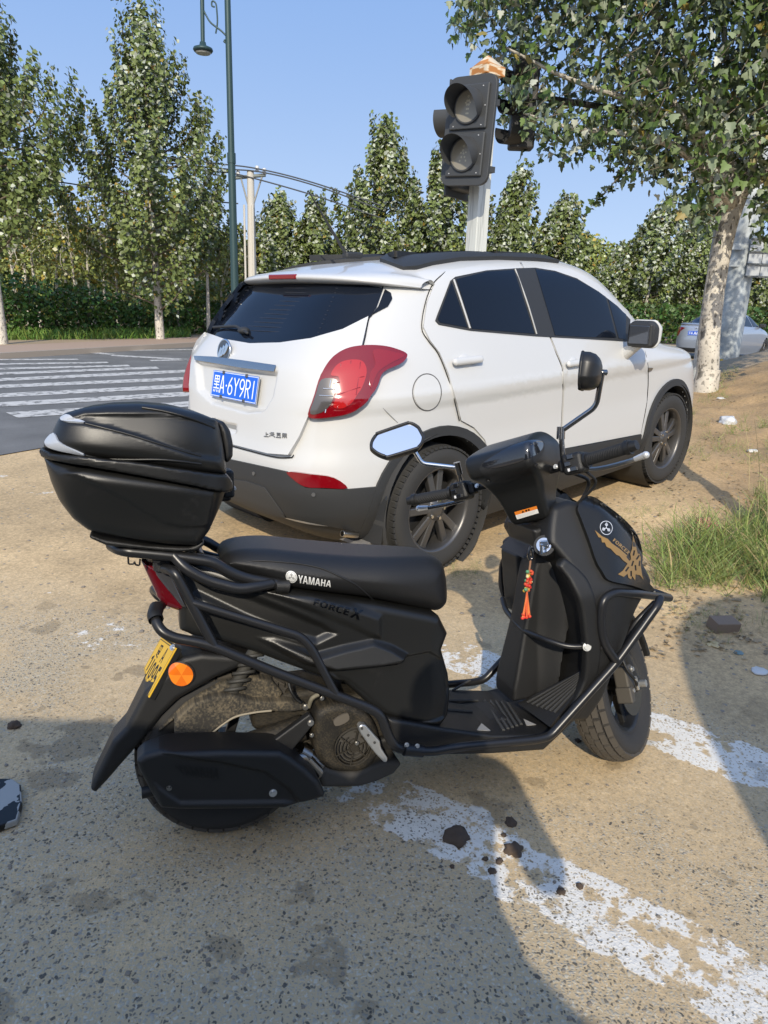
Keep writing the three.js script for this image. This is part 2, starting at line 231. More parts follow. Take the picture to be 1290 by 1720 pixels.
function groundCol(x, z, out) { // linear albedo r g b and relief
  const x0 = x, z0 = z; { const wx = noise2(x * 130, z * 130) - 0.5, wz = noise2(x * 130 + 40, z * 130 + 9) - 0.5; x += wx * 0.0075; z += wz * 0.0075; } const big = fbm(x * 0.9 + 3, z * 0.9, 4), mid = fbm(x * 3.1, z * 3.1 + 7, 4), fine = fbm(x * 60, z * 60, 2), grit = hash2(x * 900, z * 900);
  const dirtFar = smooth(-2.6, -3.6, z + 0.25 * (x > 0 ? -1 : 1) * 0 + (mid - 0.5) * 0.9 + smooth(0.7, 1.8, x) * -0.9 + 0.0);
  let sand = clamp(0.46 + 0.45 * smooth(-0.3, 0.8, x + (z + 2.5) * -0.35) + dirtFar * 0.9 + (big - 0.5) * 1.1 + (mid - 0.5) * 0.9);
  let [s1, t1] = stones(x, z, 0.0078, 1), [s2, t2] = stones(x + 5, z, 0.019, 2);
  let a = [0.49, 0.38, 0.23]; // bitumen binder with dust
  let h = 0.45 + 0.2 * (fine - 0.5);
  if (s1 > 0.04) { const k = t1 < 0.26 ? 0.085 + 0.5 * t1 : t1 < 0.8 ? 0.34 + 0.16 * (t1 - 0.34) : 0.48; a = [k * 1.12, k, k * 0.76]; h += 0.25 * Math.sqrt(s1); }
  if (s2 > 0.3 + 0.6 * noise2(x * 35, z * 35) && t2 > 0.78) { const k = t2 < 0.86 ? 0.10 : 0.22 + 0.3 * (t2 - 0.6); a = [k * 1.10, k, k * 0.82]; h += 0.3 * Math.sqrt(s2); }
  const gr2 = fbm(x * 170, z * 170, 2), g = 0.80 + 0.30 * grit + 0.5 * (gr2 - 0.5), bank = smooth(1.9, 2.8, x + (z + 5) * 0.25) * dirtFar, tn = (0.78 + 0.55 * (mid - 0.35) + 0.35 * (fine - 0.5)) * (1 - 0.22 * bank), sd = [0.66 * tn * g, lerp(0.475, 0.44, bank) * tn * g, lerp(0.255, 0.22, bank) * tn * g];
  const cover = smooth(0.30, 0.62, sand * 1.05 - (h - 0.45) * 0.85 * (1 - dirtFar * 0.6) + (fine - 0.5) * 0.35 + (grit - 0.5) * 0.22);
  for (let c = 0; c < 3; c++) a[c] = lerp(a[c], sd[c], cover * (0.58 + 0.40 * dirtFar)); h = lerp(h, 0.55 + 0.12 * (fine - 0.5), cover * 0.7);
  // pebbles lying in the dirt
  if (dirtFar > 0.3) { const [s3, t3] = stones(x - 9, z + 4, 0.034, 3); if (s3 > 0.35 + 0.3 * noise2(x * 90, z * 90) && t3 > 0.86) { const k = 0.16 + 0.35 * (t3 - 0.7); a = [k * 1.1, k * 0.95, k * 0.75]; h += 0.4 * Math.sqrt(s3 - 0.35); } }
  // paint
  for (let b = 0; b < 2; b++) { const [d, t] = bandDist(x, z, bandLines[b][0]), w = bandLines[b][1]; if (d < w + 0.06 && t > -0.5) {
    const worn = t < 0.95 ? 0.565 : t < 1.9 ? lerp(0.565, 0.22, smooth(0.95, 1.2, t)) : 0.14; const n = fbm(x * 22 + 50 * b, z * 22, 4) * 0.62 + fbm(x * 5, z * 5 + 3, 3) * 0.38 + (fine - 0.5) * 0.25; const e = smooth(w + 0.03 * (mid * 2 - 0.6), w - 0.05, d + (fbm(x * 9, z * 9, 2) - 0.5) * 0.06);
    const k = smooth(0.50, 0.56, n * 0.72 + worn * 0.42 - (1 - e) * 0.8 - (s1 > 0.12 && t1 < 0.45 ? 0.30 : 0) - (cover > 0.9 ? 0.04 : 0)); const wv = 0.74 + 0.12 * (fine - 0.5) + 0.10 * (mid - 0.5); a = [lerp(a[0], wv, k), lerp(a[1], wv * 0.955, k), lerp(a[2], wv * 0.85, k)]; h += 0.12 * k; } }
  { const st = fbm(x * 6.5 + 31, z * 6.5, 4), k = smooth(0.69, 0.73, st + (fine - 0.5) * 0.10) * (1 - dirtFar) * 0.42; if (k > 0) for (let c = 0; c < 3; c++) a[c] *= 1 - k * 0.75; }
  out[0] = a[0]; out[1] = a[1]; out[2] = a[2]; out[3] = h;
}
const toS = v => v <= 0.0031308 ? v * 12.92 : 1.055 * Math.pow(v, 1 / 2.4) - 0.055;
function groundTile(x0, x1, z0, z1, w, h, name, cells, up) {
  const col = new Uint8Array(w * h * 4), bmp = new Uint8Array(w * h * 4), o = [0, 0, 0, 0];
  for (let j = 0; j < h; j++) for (let i = 0; i < w; i++) { groundCol(lerp(x0, x1, (i + 0.5) / w), lerp(z0, z1, (j + 0.5) / h), o); const q = (j * w + i) * 4; for (let c = 0; c < 3; c++) col[q + c] = clamp(toS(o[c])) * 255; bmp[q] = bmp[q + 1] = bmp[q + 2] = clamp(o[3]) * 255; col[q + 3] = bmp[q + 3] = 255; }
  const mk = (d, s) => { const t = new THREE.DataTexture(d, w, h); if (s) t.colorSpace = THREE.SRGBColorSpace; t.magFilter = THREE.LinearFilter; t.minFilter = THREE.LinearMipmapLinearFilter; t.generateMipmaps = true; t.anisotropy = 8; t.needsUpdate = true; return t; };
  struct(name, sheetXZ(span(x0, x1, cells[0]), span(z1, z0, cells[1]).reverse(), up, (x, z) => [(x - x0) / (x1 - x0), (z - z0) / (z1 - z0)]), M(1, 1, 1, 0.92, { map: mk(col, true), bumpMap: mk(bmp, false), bumpScale: 0.006 }));
}
groundTile(-1.6, 1.7, -3.5, -0.4, 2048, 1920, 'worn_pavement', [60, 60], 0.004);
groundTile(-6.4, 6.6, -11.5, -3.5, 2048, 1280, 'dirt_verge', [90, 60], 0.004);
groundTile(1.7, 3.6, -3.5, -0.4, 512, 768, 'worn_pavement', [20, 30], 0.004); groundTile(-4.0, -1.6, -3.5, -0.4, 640, 768, 'worn_pavement', [20, 30], 0.004);
{ const T = dataTex(1024, 1024, (u, v) => { const a = tileFbm(u, v, 4, 6, 1), b = tileNoise(u, v, 200, 7), k = 0.72 + 0.5 * (a - 0.5) + 0.18 * (b - 0.5); return [toS(0.52 * k), toS(0.395 * k), toS(0.25 * k)]; }); 
  const ax = a => { const r = []; for (let i = -60; i <= 60; i++) { const t = i / 60; r.push(Math.sign(t) * (Math.abs(t) * 14 + Math.pow(Math.abs(t), 4) * 286)); } return r; };
  const zs = []; for (let i = 0; i <= 100; i++) { const t = i / 100; zs.push(-(t * 30 + Math.pow(t, 5) * 370)); } const zz = [300, 80, 20, 8, 4, 2, 1, ...zs.slice(1)]; zz.splice(zz.indexOf(1) + 1, 0, 0);
  struct('ground', sheetXZ(ax().map(x => x + 2), zz, (x, z) => x > -4.2 && x < 6.8 && z > -11.8 && z < -0.2 ? (z > -3.3 && (x > 3.8) ? 0 : (x < -3.6 && z > -3.4) || x < -6 ? 0 : -0.07) : 0, (x, z) => [x / 5, z / 5]), M(1, 1, 1, 0.95, { map: T })); }
// road beyond, with crossing stripes
const flat = (pts, y, cut = 0) => { const P = pts.map(p => p.isVector3 ? p : onGround(...p)), sh = new THREE.Shape(P.map(p => new THREE.Vector2(p.x, -p.z))), g = new THREE.ShapeGeometry(sh); g.rotateX(-Math.PI / 2); g.translate(0, y, 0); return g; };
const asphT = dataTex(1024, 1024, (u, v) => { const a = tileFbm(u, v, 6, 5, 2), b = hash2(u * 1024, v * 1024), k = 0.19 * (0.8 + 0.5 * (a - 0.5) + 0.5 * (b - 0.5)); return [toS(k * 1.02), toS(k), toS(k * 0.94)]; });
{ const A = onGround(0, 604), B = onGround(330, 583), dir = V(B.x - A.x, 0, B.z - A.z).normalize(); const far0 = A.clone().addScaledVector(dir, -30), far1 = B.clone().addScaledVector(dir, 60);
  const N0 = onGround(-60, 778), N1 = onGround(330, 700), nd = V(N1.x - N0.x, 0, N1.z - N0.z).normalize(), n0 = N0.clone().addScaledVector(nd, -25), n1 = N1.clone(), n2 = onGround(700, 600, 0);
  const edge = []; for (let i = 0; i <= 40; i++) { const p = n0.clone().lerp(n1, i / 40); p.z += (fbm(i * 0.9, 3, 2) - 0.5) * 0.5; edge.push(p); }
  const poly = [far0, ...edge, V(2, 0, -13), V(10, 0, -19), V(60, 0, -42), V(60, 0, -60), V(14, 0, -34), far1.clone().set(-1, 0, -34), B];
  const g = flat(poly, 0.012), uv = g.attributes.uv, ps = g.attributes.position; for (let i = 0; i < uv.count; i++) uv.setXY(i, ps.getX(i) / 3, ps.getZ(i) / 3);
  const road = struct('road', g, M(1, 1, 1, 0.88, { map: asphT, bumpMap: grainBump(), bumpScale: 0.002 }));
  const wornT = dataTex(512, 512, (u, v) => { const n = tileFbm(u, v, 24, 4, 4), b = hash2(u * 512, v * 512), k = 0.52 + 0.35 * (n - 0.5) + 0.1 * (b - 0.5) - (n < 0.36 ? 0.22 : 0); return [toS(k), toS(k * 0.97), toS(k * 0.9)]; }); const mPaint = M(1, 1, 1, 0.8, { map: wornT });
  // stripes: [left x,y  right x,y  thickness]
  const st = [[10, 695, 318, 676, 9], [-20, 679, 330, 659, 7.5], [-20, 664, 330, 646, 6.5], [-20, 649, 330, 634, 5.5], [-20, 638, 320, 622, 5], [-20, 628, 262, 617, 4], [-20, 620, 215, 614, 3], [-20, 612, 180, 609, 2.5], [-20, 604.5, 130, 604, 2]];
  for (const [a, b, c, d, t] of st) { const gg = flat([[a + (a > 0 ? 20 : 0), b + t], [c + t * 1.5, d + t * 0.9], [c, d], [a, b]], 0.017), u = gg.attributes.uv, p = gg.attributes.position; for (let i = 0; i < u.count; i++) u.setXY(i, p.getX(i) / 1.5, p.getZ(i) / 1.5); obj('crossing_stripe', gg, mPaint, road); }
  for (const q of [[[128, 592], [180, 597], [196, 596], [145, 591]], [[190, 597], [330, 605], [330, 607.5], [185, 599]], [[160, 589.5], [330, 587.5], [330, 588.8], [160, 591]], [[250, 606], [330, 604], [330, 606], [255, 608]]]) obj('lane_line', flat(q, 0.0175), mPaint, road);
  // far kerb and verge
  const k = new THREE.Shape(); k.moveTo(0, 0); k.lineTo(0.16, 0); k.lineTo(0.16, 0.11); k.quadraticCurveTo(0.16, 0.13, 0.14, 0.13); k.lineTo(0, 0.13); const out = V(-dir.z, 0, dir.x), L = far0.distanceTo(B) + 8, kg = new THREE.ExtrudeGeometry(k, { depth: L, bevelEnabled: false }); kg.applyMatrix4(new THREE.Matrix4().makeBasis(V(0, 1, 0).cross(dir), V(0, 1, 0), dir.clone()).setPosition(far0.clone().addScaledVector(out, 0.0)));
  const side = out.x > 0 ? -1 : 1; struct('kerb', kg, M(0.36, 0.30, 0.24, 0.9));
  const bk = out.clone().multiplyScalar(side); const pv = [far0.clone(), B.clone().addScaledVector(dir, 8), B.clone().addScaledVector(dir, 8).addScaledVector(bk, 2.2), far0.clone().addScaledVector(bk, 2.2)]; struct('pavement', flat(pv, 0.10), M(0.40, 0.29, 0.215, 0.95)); }
function grainBump() { const t = dataTex(256, 256, (u, v) => { const n = hash2(u * 256, v * 256); return [n, n, n]; }, false); t.repeat.set(3, 3); return t; }
// ------------------------------------------------------------------ the white SUV
const mWhite = M(0.59, 0.588, 0.57, 0.42, { clearcoat: 0.7, clearcoatRoughness: 0.08 });
const mBlackPl = M(0.028, 0.029, 0.03, 0.62), mGlass = M(0.008, 0.011, 0.018, 0.07, { physical: true, specularIntensity: 0.55 }), mGapShade = M(0.012, 0.012, 0.012, 0.8);  // the last one is the painted dark of the shut lines
const mRed = M(0.19, 0.002, 0.006, 0.12, { clearcoat: 1, clearcoatRoughness: 0.05 }), mRedDeep = M(0.24, 0.004, 0.008, 0.15, { clearcoat: 1 }), mClear = M(0.10, 0.09, 0.085, 0.2, { clearcoat: 1, metalness: 0.3 });
const mChrome = M(0.72, 0.73, 0.74, 0.14, { metalness: 1 }), mTyre = M(0.035, 0.034, 0.032, 0.85), mRim = M(0.145, 0.14, 0.135, 0.4, { metalness: 0.75 }), mDarkIn = M(0.045, 0.044, 0.042, 0.9);
const SUVYAW = THREE.MathUtils.degToRad(43.77);
function carFrame(o, yaw, tx, ty, tz, rl = 0, pt = 0) {
  const hd = V(Math.cos(yaw), 0, -Math.sin(yaw)), rt = V(Math.sin(yaw), 0, Math.cos(yaw)), up = V(0, 1, 0);
  const X = hd.clone().addScaledVector(up, pt).normalize(), Z = rt.clone().addScaledVector(up, rl); Z.addScaledVector(X, -Z.dot(X)).normalize(); const Y = Z.clone().cross(X);
  o.quaternion.setFromRotationMatrix(new THREE.Matrix4().makeBasis(X, Y, Z)); o.position.set(tx, ty, tz); o.updateMatrixWorld(true); return o;
}
function wheelParts(parent, name, x, y, z, R, width, rimR, side, spokes, mr, opt = {}) {
  const w = new THREE.Group(); w.name = name; w.position.set(x, y, z); if (side < 0) w.rotation.y = Math.PI; parent.add(w); if (opt.turn) w.rotation.y += opt.turn;
  const h = width / 2, pr = [[rimR - 0.005, -h * 0.9], [rimR + 0.012, -h * 0.97], [lerp(rimR, R, 0.5), -h * 1.04], [R - 0.028, -h * 0.97], [R - 0.010, -h * 0.82], [R, -h * 0.55], [R + 0.001, 0], [R, h * 0.55], [R - 0.010, h * 0.82], [R - 0.028, h * 0.97], [lerp(rimR, R, 0.5), h * 1.04], [rimR + 0.012, h * 0.97], [rimR - 0.005, h * 0.9]];
  const tg = [new THREE.LatheGeometry(spline2(pr.map(p => p), false, 4).map(p => new THREE.Vector2(p[0], p[1])), 64)];
  if (opt.tread) { const n = 64; for (let i = 0; i < n; i++) for (const s of [-1, 1]) { const b = box(0.010, width * 0.16, 0.7 * 2 * Math.PI * R / n, R - 0.006, s * h * 0.80, 0); b.rotateY(i / n * 2 * Math.PI); tg.push(b); } for (const s of [-0.42, 0, 0.42]) tg.push(new THREE.TorusGeometry(R - 0.002, 0.006, 6, 64).rotateX(Math.PI / 2).translate(0, s * h, 0)); }
  const ty = merge(tg); ty.rotateX(Math.PI / 2); obj('tyre', ty, mTyre, w);
  const parts = [];
  const lip = new THREE.LatheGeometry([[rimR - 0.018, h * 0.30], [rimR - 0.016, h * 0.80], [rimR - 0.004, h * 0.92], [rimR + 0.006, h * 0.94], [rimR + 0.004, h * 0.86], [rimR - 0.006, h * 0.7], [rimR - 0.006, -h * 0.9], [rimR - 0.018, -h * 0.9], [rimR - 0.018, h * 0.3]].map(p => new THREE.Vector2(...p)), 48); lip.rotateX(Math.PI / 2); parts.push(lip);
  for (let i = 0; i < spokes; i++) {
    const tw = (i % 2 ? -1 : 1) * 0.10, s = new THREE.Shape(); const r0 = 0.045, r1 = rimR - 0.012; s.moveTo(r0, -0.012); s.lineTo(r1, -0.017); s.lineTo(r1, 0.017); s.lineTo(r0, 0.012);
    const g = new THREE.ExtrudeGeometry(s, { depth: 0.022, bevelEnabled: true, bevelThickness: 0.006, bevelSize: 0.006, bevelSegments: 2 }); g.rotateY(0.09); g.rotateZ(i / spokes * 2 * Math.PI + tw * (spokes > 8 ? 1 : 0)); g.translate(0, 0, h * 0.52); parts.push(g);
  }
  const hub = new THREE.LatheGeometry([[0, h * 0.86], [0.028, h * 0.86], [0.034, h * 0.80], [0.065, h * 0.72], [0.070, h * 0.4], [0, h * 0.4]].map(p => new THREE.Vector2(...p)), 32); hub.rotateX(Math.PI / 2); parts.push(hub);
  obj('rim', parts, mr, w);
  const back = new THREE.CylinderGeometry(rimR - 0.02, rimR - 0.02, 0.01, 32); back.rotateX(Math.PI / 2); back.translate(0, 0, -h * 0.25); obj('brake_drum', [back, (() => { const c = cyl(rimR * 0.68, rimR * 0.68, 0.02, 32); c.rotateX(Math.PI / 2); c.translate(0, 0, -0.005); return c; })()], M(0.05, 0.05, 0.05, 0.6, { metalness: 0.6 }), w);
  for (let i = 0; i < 5; i++) { const n = cyl(0.010, 0.011, 0.016, 6); n.rotateX(Math.PI / 2); const a = i / 5 * 2 * Math.PI; n.translate(0.052 * Math.cos(a), 0.052 * Math.sin(a), h * 0.76); obj('wheel_nut', n, mChrome, w); }
  return w;
}
// a car body given by its plan outline at each height
function carBody(T) {
  const xr = piece(...T.rear), xf = piece(...T.front), hw = piece(...T.width), nn = piece(...T.power), xc = T.xc;
  const G = (x, y, z) => { const yy = Math.min(y, T.top), a = Math.abs(z) / Math.max(hw(yy), 1e-3), L = x < xc ? xc - xr(yy) : xf(yy) - xc, u = Math.abs(x - xc) / Math.max(L, 1e-3), n = nn(yy); return (Math.pow(Math.pow(a, n) + Math.pow(u, n), 1 / n) - 1) * 0.9 + Math.max(0, y - T.top) * 2; };
  const N = p => { const e = 0.004, n = V(G(p.x + e, p.y, p.z) - G(p.x - e, p.y, p.z), G(p.x, p.y + e, p.z) - G(p.x, p.y - e, p.z), G(p.x, p.y, p.z + e) - G(p.x, p.y, p.z - e)); return n.normalize(); };
  return { G, N, xr, xf, hw, nn, xc, T };
}
function bodyMesh(B, ys, cols, skip) {
  const pos = [], nor = [], idx = [], P = [];
  ys.forEach((y, j) => { for (let i = 0; i <= cols; i++) {
    const th = i / cols * 2 * Math.PI, c = Math.cos(th), s = Math.sin(th), w = B.hw(y), L = c < 0 ? B.xc - B.xr(y) : B.xf(y) - B.xc, n = B.nn(y);
    const C = Math.sign(c) * Math.pow(Math.abs(c), 0.8), S = Math.sign(s) * Math.pow(Math.abs(s), 0.8), r = 1 / Math.pow(Math.pow(Math.abs(C), n) + Math.pow(Math.abs(S), n), 1 / n), p = V(B.xc + C * r * L, y, S * r * w), q = B.N(p); P.push(p); pos.push(p.x, p.y, p.z); nor.push(q.x, q.y, q.z);
  } });
  const W = cols + 1; for (let j = 0; j < ys.length - 1; j++) for (let i = 0; i < cols; i++) { const a = j * W + i, b = a + 1, c = a + W, d = c + 1, m = P[a].clone().add(P[d]).multiplyScalar(0.5); if (skip && skip(m)) continue; idx.push(a, c, b, b, c, d); }
  const g = new THREE.BufferGeometry(); g.setAttribute('position', new THREE.Float32BufferAttribute(pos, 3)); g.setAttribute('normal', new THREE.Float32BufferAttribute(nor, 3)); g.setIndex(idx); return g;
}
function caster(B, o) { // pixel of the photograph -> point of the body it shows
  const inv = o.matrixWorld.clone().invert(), C = camPos.clone().applyMatrix4(inv), Q = new THREE.Quaternion().setFromRotationMatrix(inv);
  return (px, py) => {
    const d = ray(px, py).applyQuaternion(Q); let t = 1.5, best = 1e9, bt = 0, hit = -1; const at = s => C.clone().addScaledVector(d, s);
    for (; t < 40; t += 0.02) { const p = at(t), g = B.G(p.x, p.y, p.z); if (p.y < -0.2) break; if (g < best) { best = g; bt = t; } if (g < 0) { hit = t; break; } }
    if (hit > 0) { let a = hit - 0.02, b = hit; for (let i = 0; i < 22; i++) { const m = (a + b) / 2, p = at(m); if (B.G(p.x, p.y, p.z) < 0) b = m; else a = m; } bt = b; }
    const p = at(bt); return { p, n: B.N(p) };
  };
}
const suv = thing('suv', 'white compact SUV with blue plate parked behind the scooter', 'car');
carFrame(suv, SUVYAW, -0.282, 0, -4.265, 0.010, 0.047);
const SB = carBody({
  rear: [[0.2, 0.30, 0.42, 0.55, 0.64, 0.75, 0.95, 1.08, 1.16, 1.30, 1.48, 1.55, 1.60, 1.635, 1.668], [-0.48, -0.62, -0.715, -0.75, -0.745, -0.715, -0.675, -0.64, -0.585, -0.45, -0.27, -0.16, 0.10, 0.50, 1.10]],
  front: [[0.2, 0.3, 0.6, 0.8, 0.92, 0.99, 1.05, 1.10, 1.30, 1.50, 1.58, 1.635, 1.668], [3.2, 3.36, 3.42, 3.38, 3.27, 3.08, 2.72, 2.58, 2.26, 1.92, 1.74, 1.54, 1.32]],
  width: [[0.2, 0.32, 0.46, 0.58, 0.75, 0.88, 0.935, 0.965, 1.0, 1.08, 1.2, 1.35, 1.48, 1.56, 1.61, 1.64, 1.668], [0.80, 0.855, 0.886, 0.879, 0.869, 0.870, 0.882, 0.884, 0.872, 0.845, 0.803, 0.748, 0.695, 0.645, 0.565, 0.44, 0.06]],
  power: [[0.2, 0.9, 1.1, 1.5, 1.62], [5.0, 4.9, 4.7, 4.4, 3.2]], xc: 1.3, top: 1.668
});
const suvCast = caster(SB, suv);
{
  const ys = []; for (let i = 0; i <= 96; i++) ys.push(lerp(0.2, 1.5, i / 96)); for (let i = 1; i <= 40; i++) ys.push(1.5 + 0.168 * (1 - Math.pow(1 - i / 40, 1.8)));
  const arch = m => [0, 2.555].some(x => Math.hypot(m.x - x, m.y - 0.355) < 0.40 && Math.abs(m.z) > 0.45);
  obj('body', bodyMesh(SB, ys, 300, m => arch(m) || m.y < 0.335), mWhite, suv); obj('lower_valance', bodyMesh(SB, ys, 300, m => arch(m) || m.y >= 0.335), mBlackPl, suv);
  obj('underbody', box(3.5, 0.02, 1.5, 1.3, 0.23, 0), M(0.20, 0.19, 0.18, 0.85), suv);
  for (const x of [0, 2.555]) for (const s of [-1, 1]) { const g = new THREE.CylinderGeometry(0.405, 0.405, 0.42, 40, 1, true, 0, 2 * Math.PI); g.rotateX(Math.PI / 2); const b = new THREE.CircleGeometry(0.405, 40); b.translate(0, 0, -0.21 * s); const m = merge([g, b]); m.translate(x, 0.36, s * 0.655); obj('wheel_arch_liner', m, mDarkIn, suv); }
  for (const [x, s] of [[0, 1], [2.555, 1], [0, -1], [2.555, -1]]) wheelParts(suv, 'wheel', x, 0.345, s * 0.755, 0.345, 0.215, 0.232, s, 10, mRim, { tread: true });
  const S1 = zoomer(290, 400, 0.3876), S2 = zoomer(700, 400, 0.4574), pv = (zf, a) => a.map(p => zf(...p));
  const skin = (name, poly, mat, off = 0.004, edge = 7, curve = 0, parent = suv, uvf, back = 0.012) => obj(name, sheet(curve ? spline2(poly, true, curve) : poly, suvCast, edge, off, back, uvf), mat, parent);
  const both = (name, poly, mat, off, edge, curve, parent = suv) => { const m = skin(name, poly, mat, off, edge, curve, parent); obj(name, mirrorZ(m.geometry), mat, parent); return m; };
  // doors stand proud of the body shell by the depth of their shut lines, black strips in the gaps paint their shade
  const rd = pv(S2, [[104, 128], [62, 170], [34, 240], [21, 330], [45, 378], [80, 424], [112, 500], [142, 600], [158, 668], [205, 694], [245, 740], [262, 795], [519, 775], [523, 690], [529, 560], [527, 480], [486, 378], [374, 94], [240, 103]]);
  const fd = pv(S2, [[381, 93], [470, 95], [560, 117], [660, 171], [770, 270], [806, 335], [828, 398], [843, 470], [839, 600], [817, 718], [527, 773], [530, 690], [536, 560], [534, 480], [493, 378]]);
  both('rear_door', rd, mWhite, 0.012, 9); both('front_door', fd, mWhite, 0.012, 9);
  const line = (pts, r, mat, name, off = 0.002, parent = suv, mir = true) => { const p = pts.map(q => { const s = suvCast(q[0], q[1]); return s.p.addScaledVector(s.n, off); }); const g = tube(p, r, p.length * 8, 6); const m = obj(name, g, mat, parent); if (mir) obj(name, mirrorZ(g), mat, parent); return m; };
  line(pv(S2, [[104, 126], [58, 170], [30, 240], [17, 330], [41, 378], [76, 424], [108, 500], [138, 600], [154, 670]]), 0.0028, mGapShade, 'door_gap_shade', 0.004);
  line(pv(S2, [[377, 92], [489, 378], [531, 480], [532, 560], [527, 690], [523, 774]]), 0.0028, mGapShade, 'door_gap_shade', 0.004);
  line(pv(S2, [[824, 380], [847, 470], [843, 600], [820, 720]]), 0.0028, mGapShade, 'door_gap_shade', 0.004);
  // windows
  both('window_surround', pv(S2, [[62, 308], [70, 285], [118, 162], [135, 149], [250, 126], [360, 118], [430, 116], [500, 126], [580, 152], [660, 200], [730, 254], [777, 303], [769, 382], [620, 373], [430, 363], [190, 343], [75, 322]]), mBlackPl, 0.0165, 8);
  both('window_pane', pv(S2, [[70, 302], [121, 168], [178, 333], [78, 315]]), mGlass, 0.019, 8);
  both('window_pane', pv(S2, [[138, 158], [250, 131], [349, 125], [424, 355], [195, 337]]), mGlass, 0.019, 9);
  both('window_pane', pv(S2, [[428, 122], [500, 131], [580, 158], [640, 190], [684, 219], [724, 369], [600, 366], [499, 360]]), mGlass, 0.019, 9);
  both('window_pane', pv(S2, [[694, 228], [760, 285], [757, 374], [733, 371]]), mGlass, 0.019, 9);
  line(pv(S2, [[128, 160], [155, 240], [186, 336]]), 0.006, M(0.45, 0.45, 0.44, 0.4), 'window_divider', 0.020);
  line(pv(S2, [[353, 122], [395, 240], [430, 356]]), 0.005, M(0.40, 0.40, 0.38, 0.4), 'window_divider', 0.020);
  // rear window and tailgate
  skin('rear_window', pv(S1, [[300, 196], [420, 182], [560, 182], [760, 198], [912, 222], [882, 305], [855, 345], [740, 402], [610, 442], [480, 460], [350, 462], [230, 443], [152, 412], [170, 370], [225, 290]]), mGlass, 0.010, 9);
  for (let i = 0; i < 11; i++) { const f = i / 10, a = S1(lerp(330, 235, f), lerp(215, 400, f)), b = S1(lerp(720, 640, f), lerp(225, 415, f)); line([a, [lerp(a[0], b[0], .5), lerp(a[1], b[1], .5) + 1.2], b], 0.0016, M(0.035, 0.035, 0.04, 0.5), 'defroster_wire', 0.0105, suv, false); }
  both('quarter_window', pv(S1, [[919, 224], [945, 240], [951, 265], [932, 298], [864, 334], [890, 298]]), mGlass, 0.006, 7);
  const tgP = pv(S1, [[104, 500], [122, 458], [156, 422], [240, 452], [350, 471], [480, 469], [610, 451], [740, 411], [846, 353], [828, 430], [815, 482], [752, 494], [700, 526], [648, 600], [622, 690], [597, 772], [560, 860], [515, 942], [430, 936], [250, 890], [120, 842], [104, 820], [92, 640]]);
  const rec = outline(pv(S1, [[118, 540], [470, 588], [452, 690], [415, 752], [340, 757], [190, 715], [130, 660]]), 1.5, 0, 60);
  const rec2 = outline(pv(S1, [[195, 785], [296, 812], [296, 852], [195, 826]]), 1, 0, 40);
  { const P = tgP; const g = sheet(P, (x, y) => { const s = suvCast(x, y), k = smooth(-5, 2, rec(x, y)), k2 = smooth(-2, 1, rec2(x, y)); s.p.addScaledVector(s.n, lerp(-0.030, 0, k) + lerp(-0.012, 0, k2)); return s; }, 3.6, 0.030, 0.02); const nrm = g.attributes.normal.array.slice(); g.computeVertexNormals(); const gn = g.attributes.normal; for (let i = 0; i < gn.count; i++) { const dt = gn.getX(i) * nrm[i * 3] + gn.getY(i) * nrm[i * 3 + 1] + gn.getZ(i) * nrm[i * 3 + 2]; if (dt < 0.3 || (dt > 0.985)) gn.setXYZ(i, nrm[i * 3], nrm[i * 3 + 1], nrm[i * 3 + 2]); } obj('tailgate', g, mWhite, suv); }
  line(pv(S1, [[914, 205], [868, 325], [850, 352], [834, 430], [822, 480]]), 0.0028, mGapShade, 'tailgate_gap_shade', 0.006, suv, false);  // black strips painting the shade inside the tailgate gap
  line(pv(S1, [[250, 899], [430, 946], [515, 951], [528, 940]]), 0.003, mGapShade, 'tailgate_gap_shade', 0.008, suv, false);
  const chr = skin('chrome_strip', pv(S1, [[118, 523], [200, 528], [330, 545], [472, 566], [464, 588], [330, 572], [190, 548], [124, 538]]), M(0.36, 0.40, 0.42, 0.25, { metalness: 0.9 }), 0.040, 6, 0, suv, undefined, 0.0);
  skin('tailgate_handle', pv(S1, [[238, 800], [294, 814], [294, 832], [250, 820]]), M(0.25, 0.25, 0.24, 0.5), 0.021, 6);
  // emblem: ring and three shields
  const em = new THREE.Group(); em.name = 'emblem'; suv.add(em); { const s = suvCast(...S1(247, 509)); em.position.copy(s.p).addScaledVector(s.n, 0.040); em.quaternion.setFromUnitVectors(V(0, 0, 1), V(-1, 0.25, 0).normalize()); em.rotation.set(0, -Math.PI / 2, 0); em.rotateX(-0.2); }
  obj('ring', new THREE.TorusGeometry(0.060, 0.006, 10, 40), mChrome, em); { const d = cyl(0.058, 0.060, 0.010, 36); d.rotateX(Math.PI / 2); obj('disc', d, M(0.02, 0.02, 0.022, 0.2, { clearcoat: 1 }), em); }
  for (let k = -1; k <= 1; k++) { const s = new THREE.Shape(); s.moveTo(-0.013, 0.028); s.lineTo(0.013, 0.028); s.lineTo(0.013, -0.002); s.quadraticCurveTo(0.012, -0.022, 0, -0.034); s.quadraticCurveTo(-0.012, -0.022, -0.013, -0.002); const g = new THREE.ExtrudeGeometry(s, { depth: 0.004, bevelSize: 0.002, bevelThickness: 0.002, bevelSegments: 2 }); g.rotateZ(-0.5); g.translate(k * 0.026, -k * -0.012, 0.004); obj('shield', g, mChrome, em); }
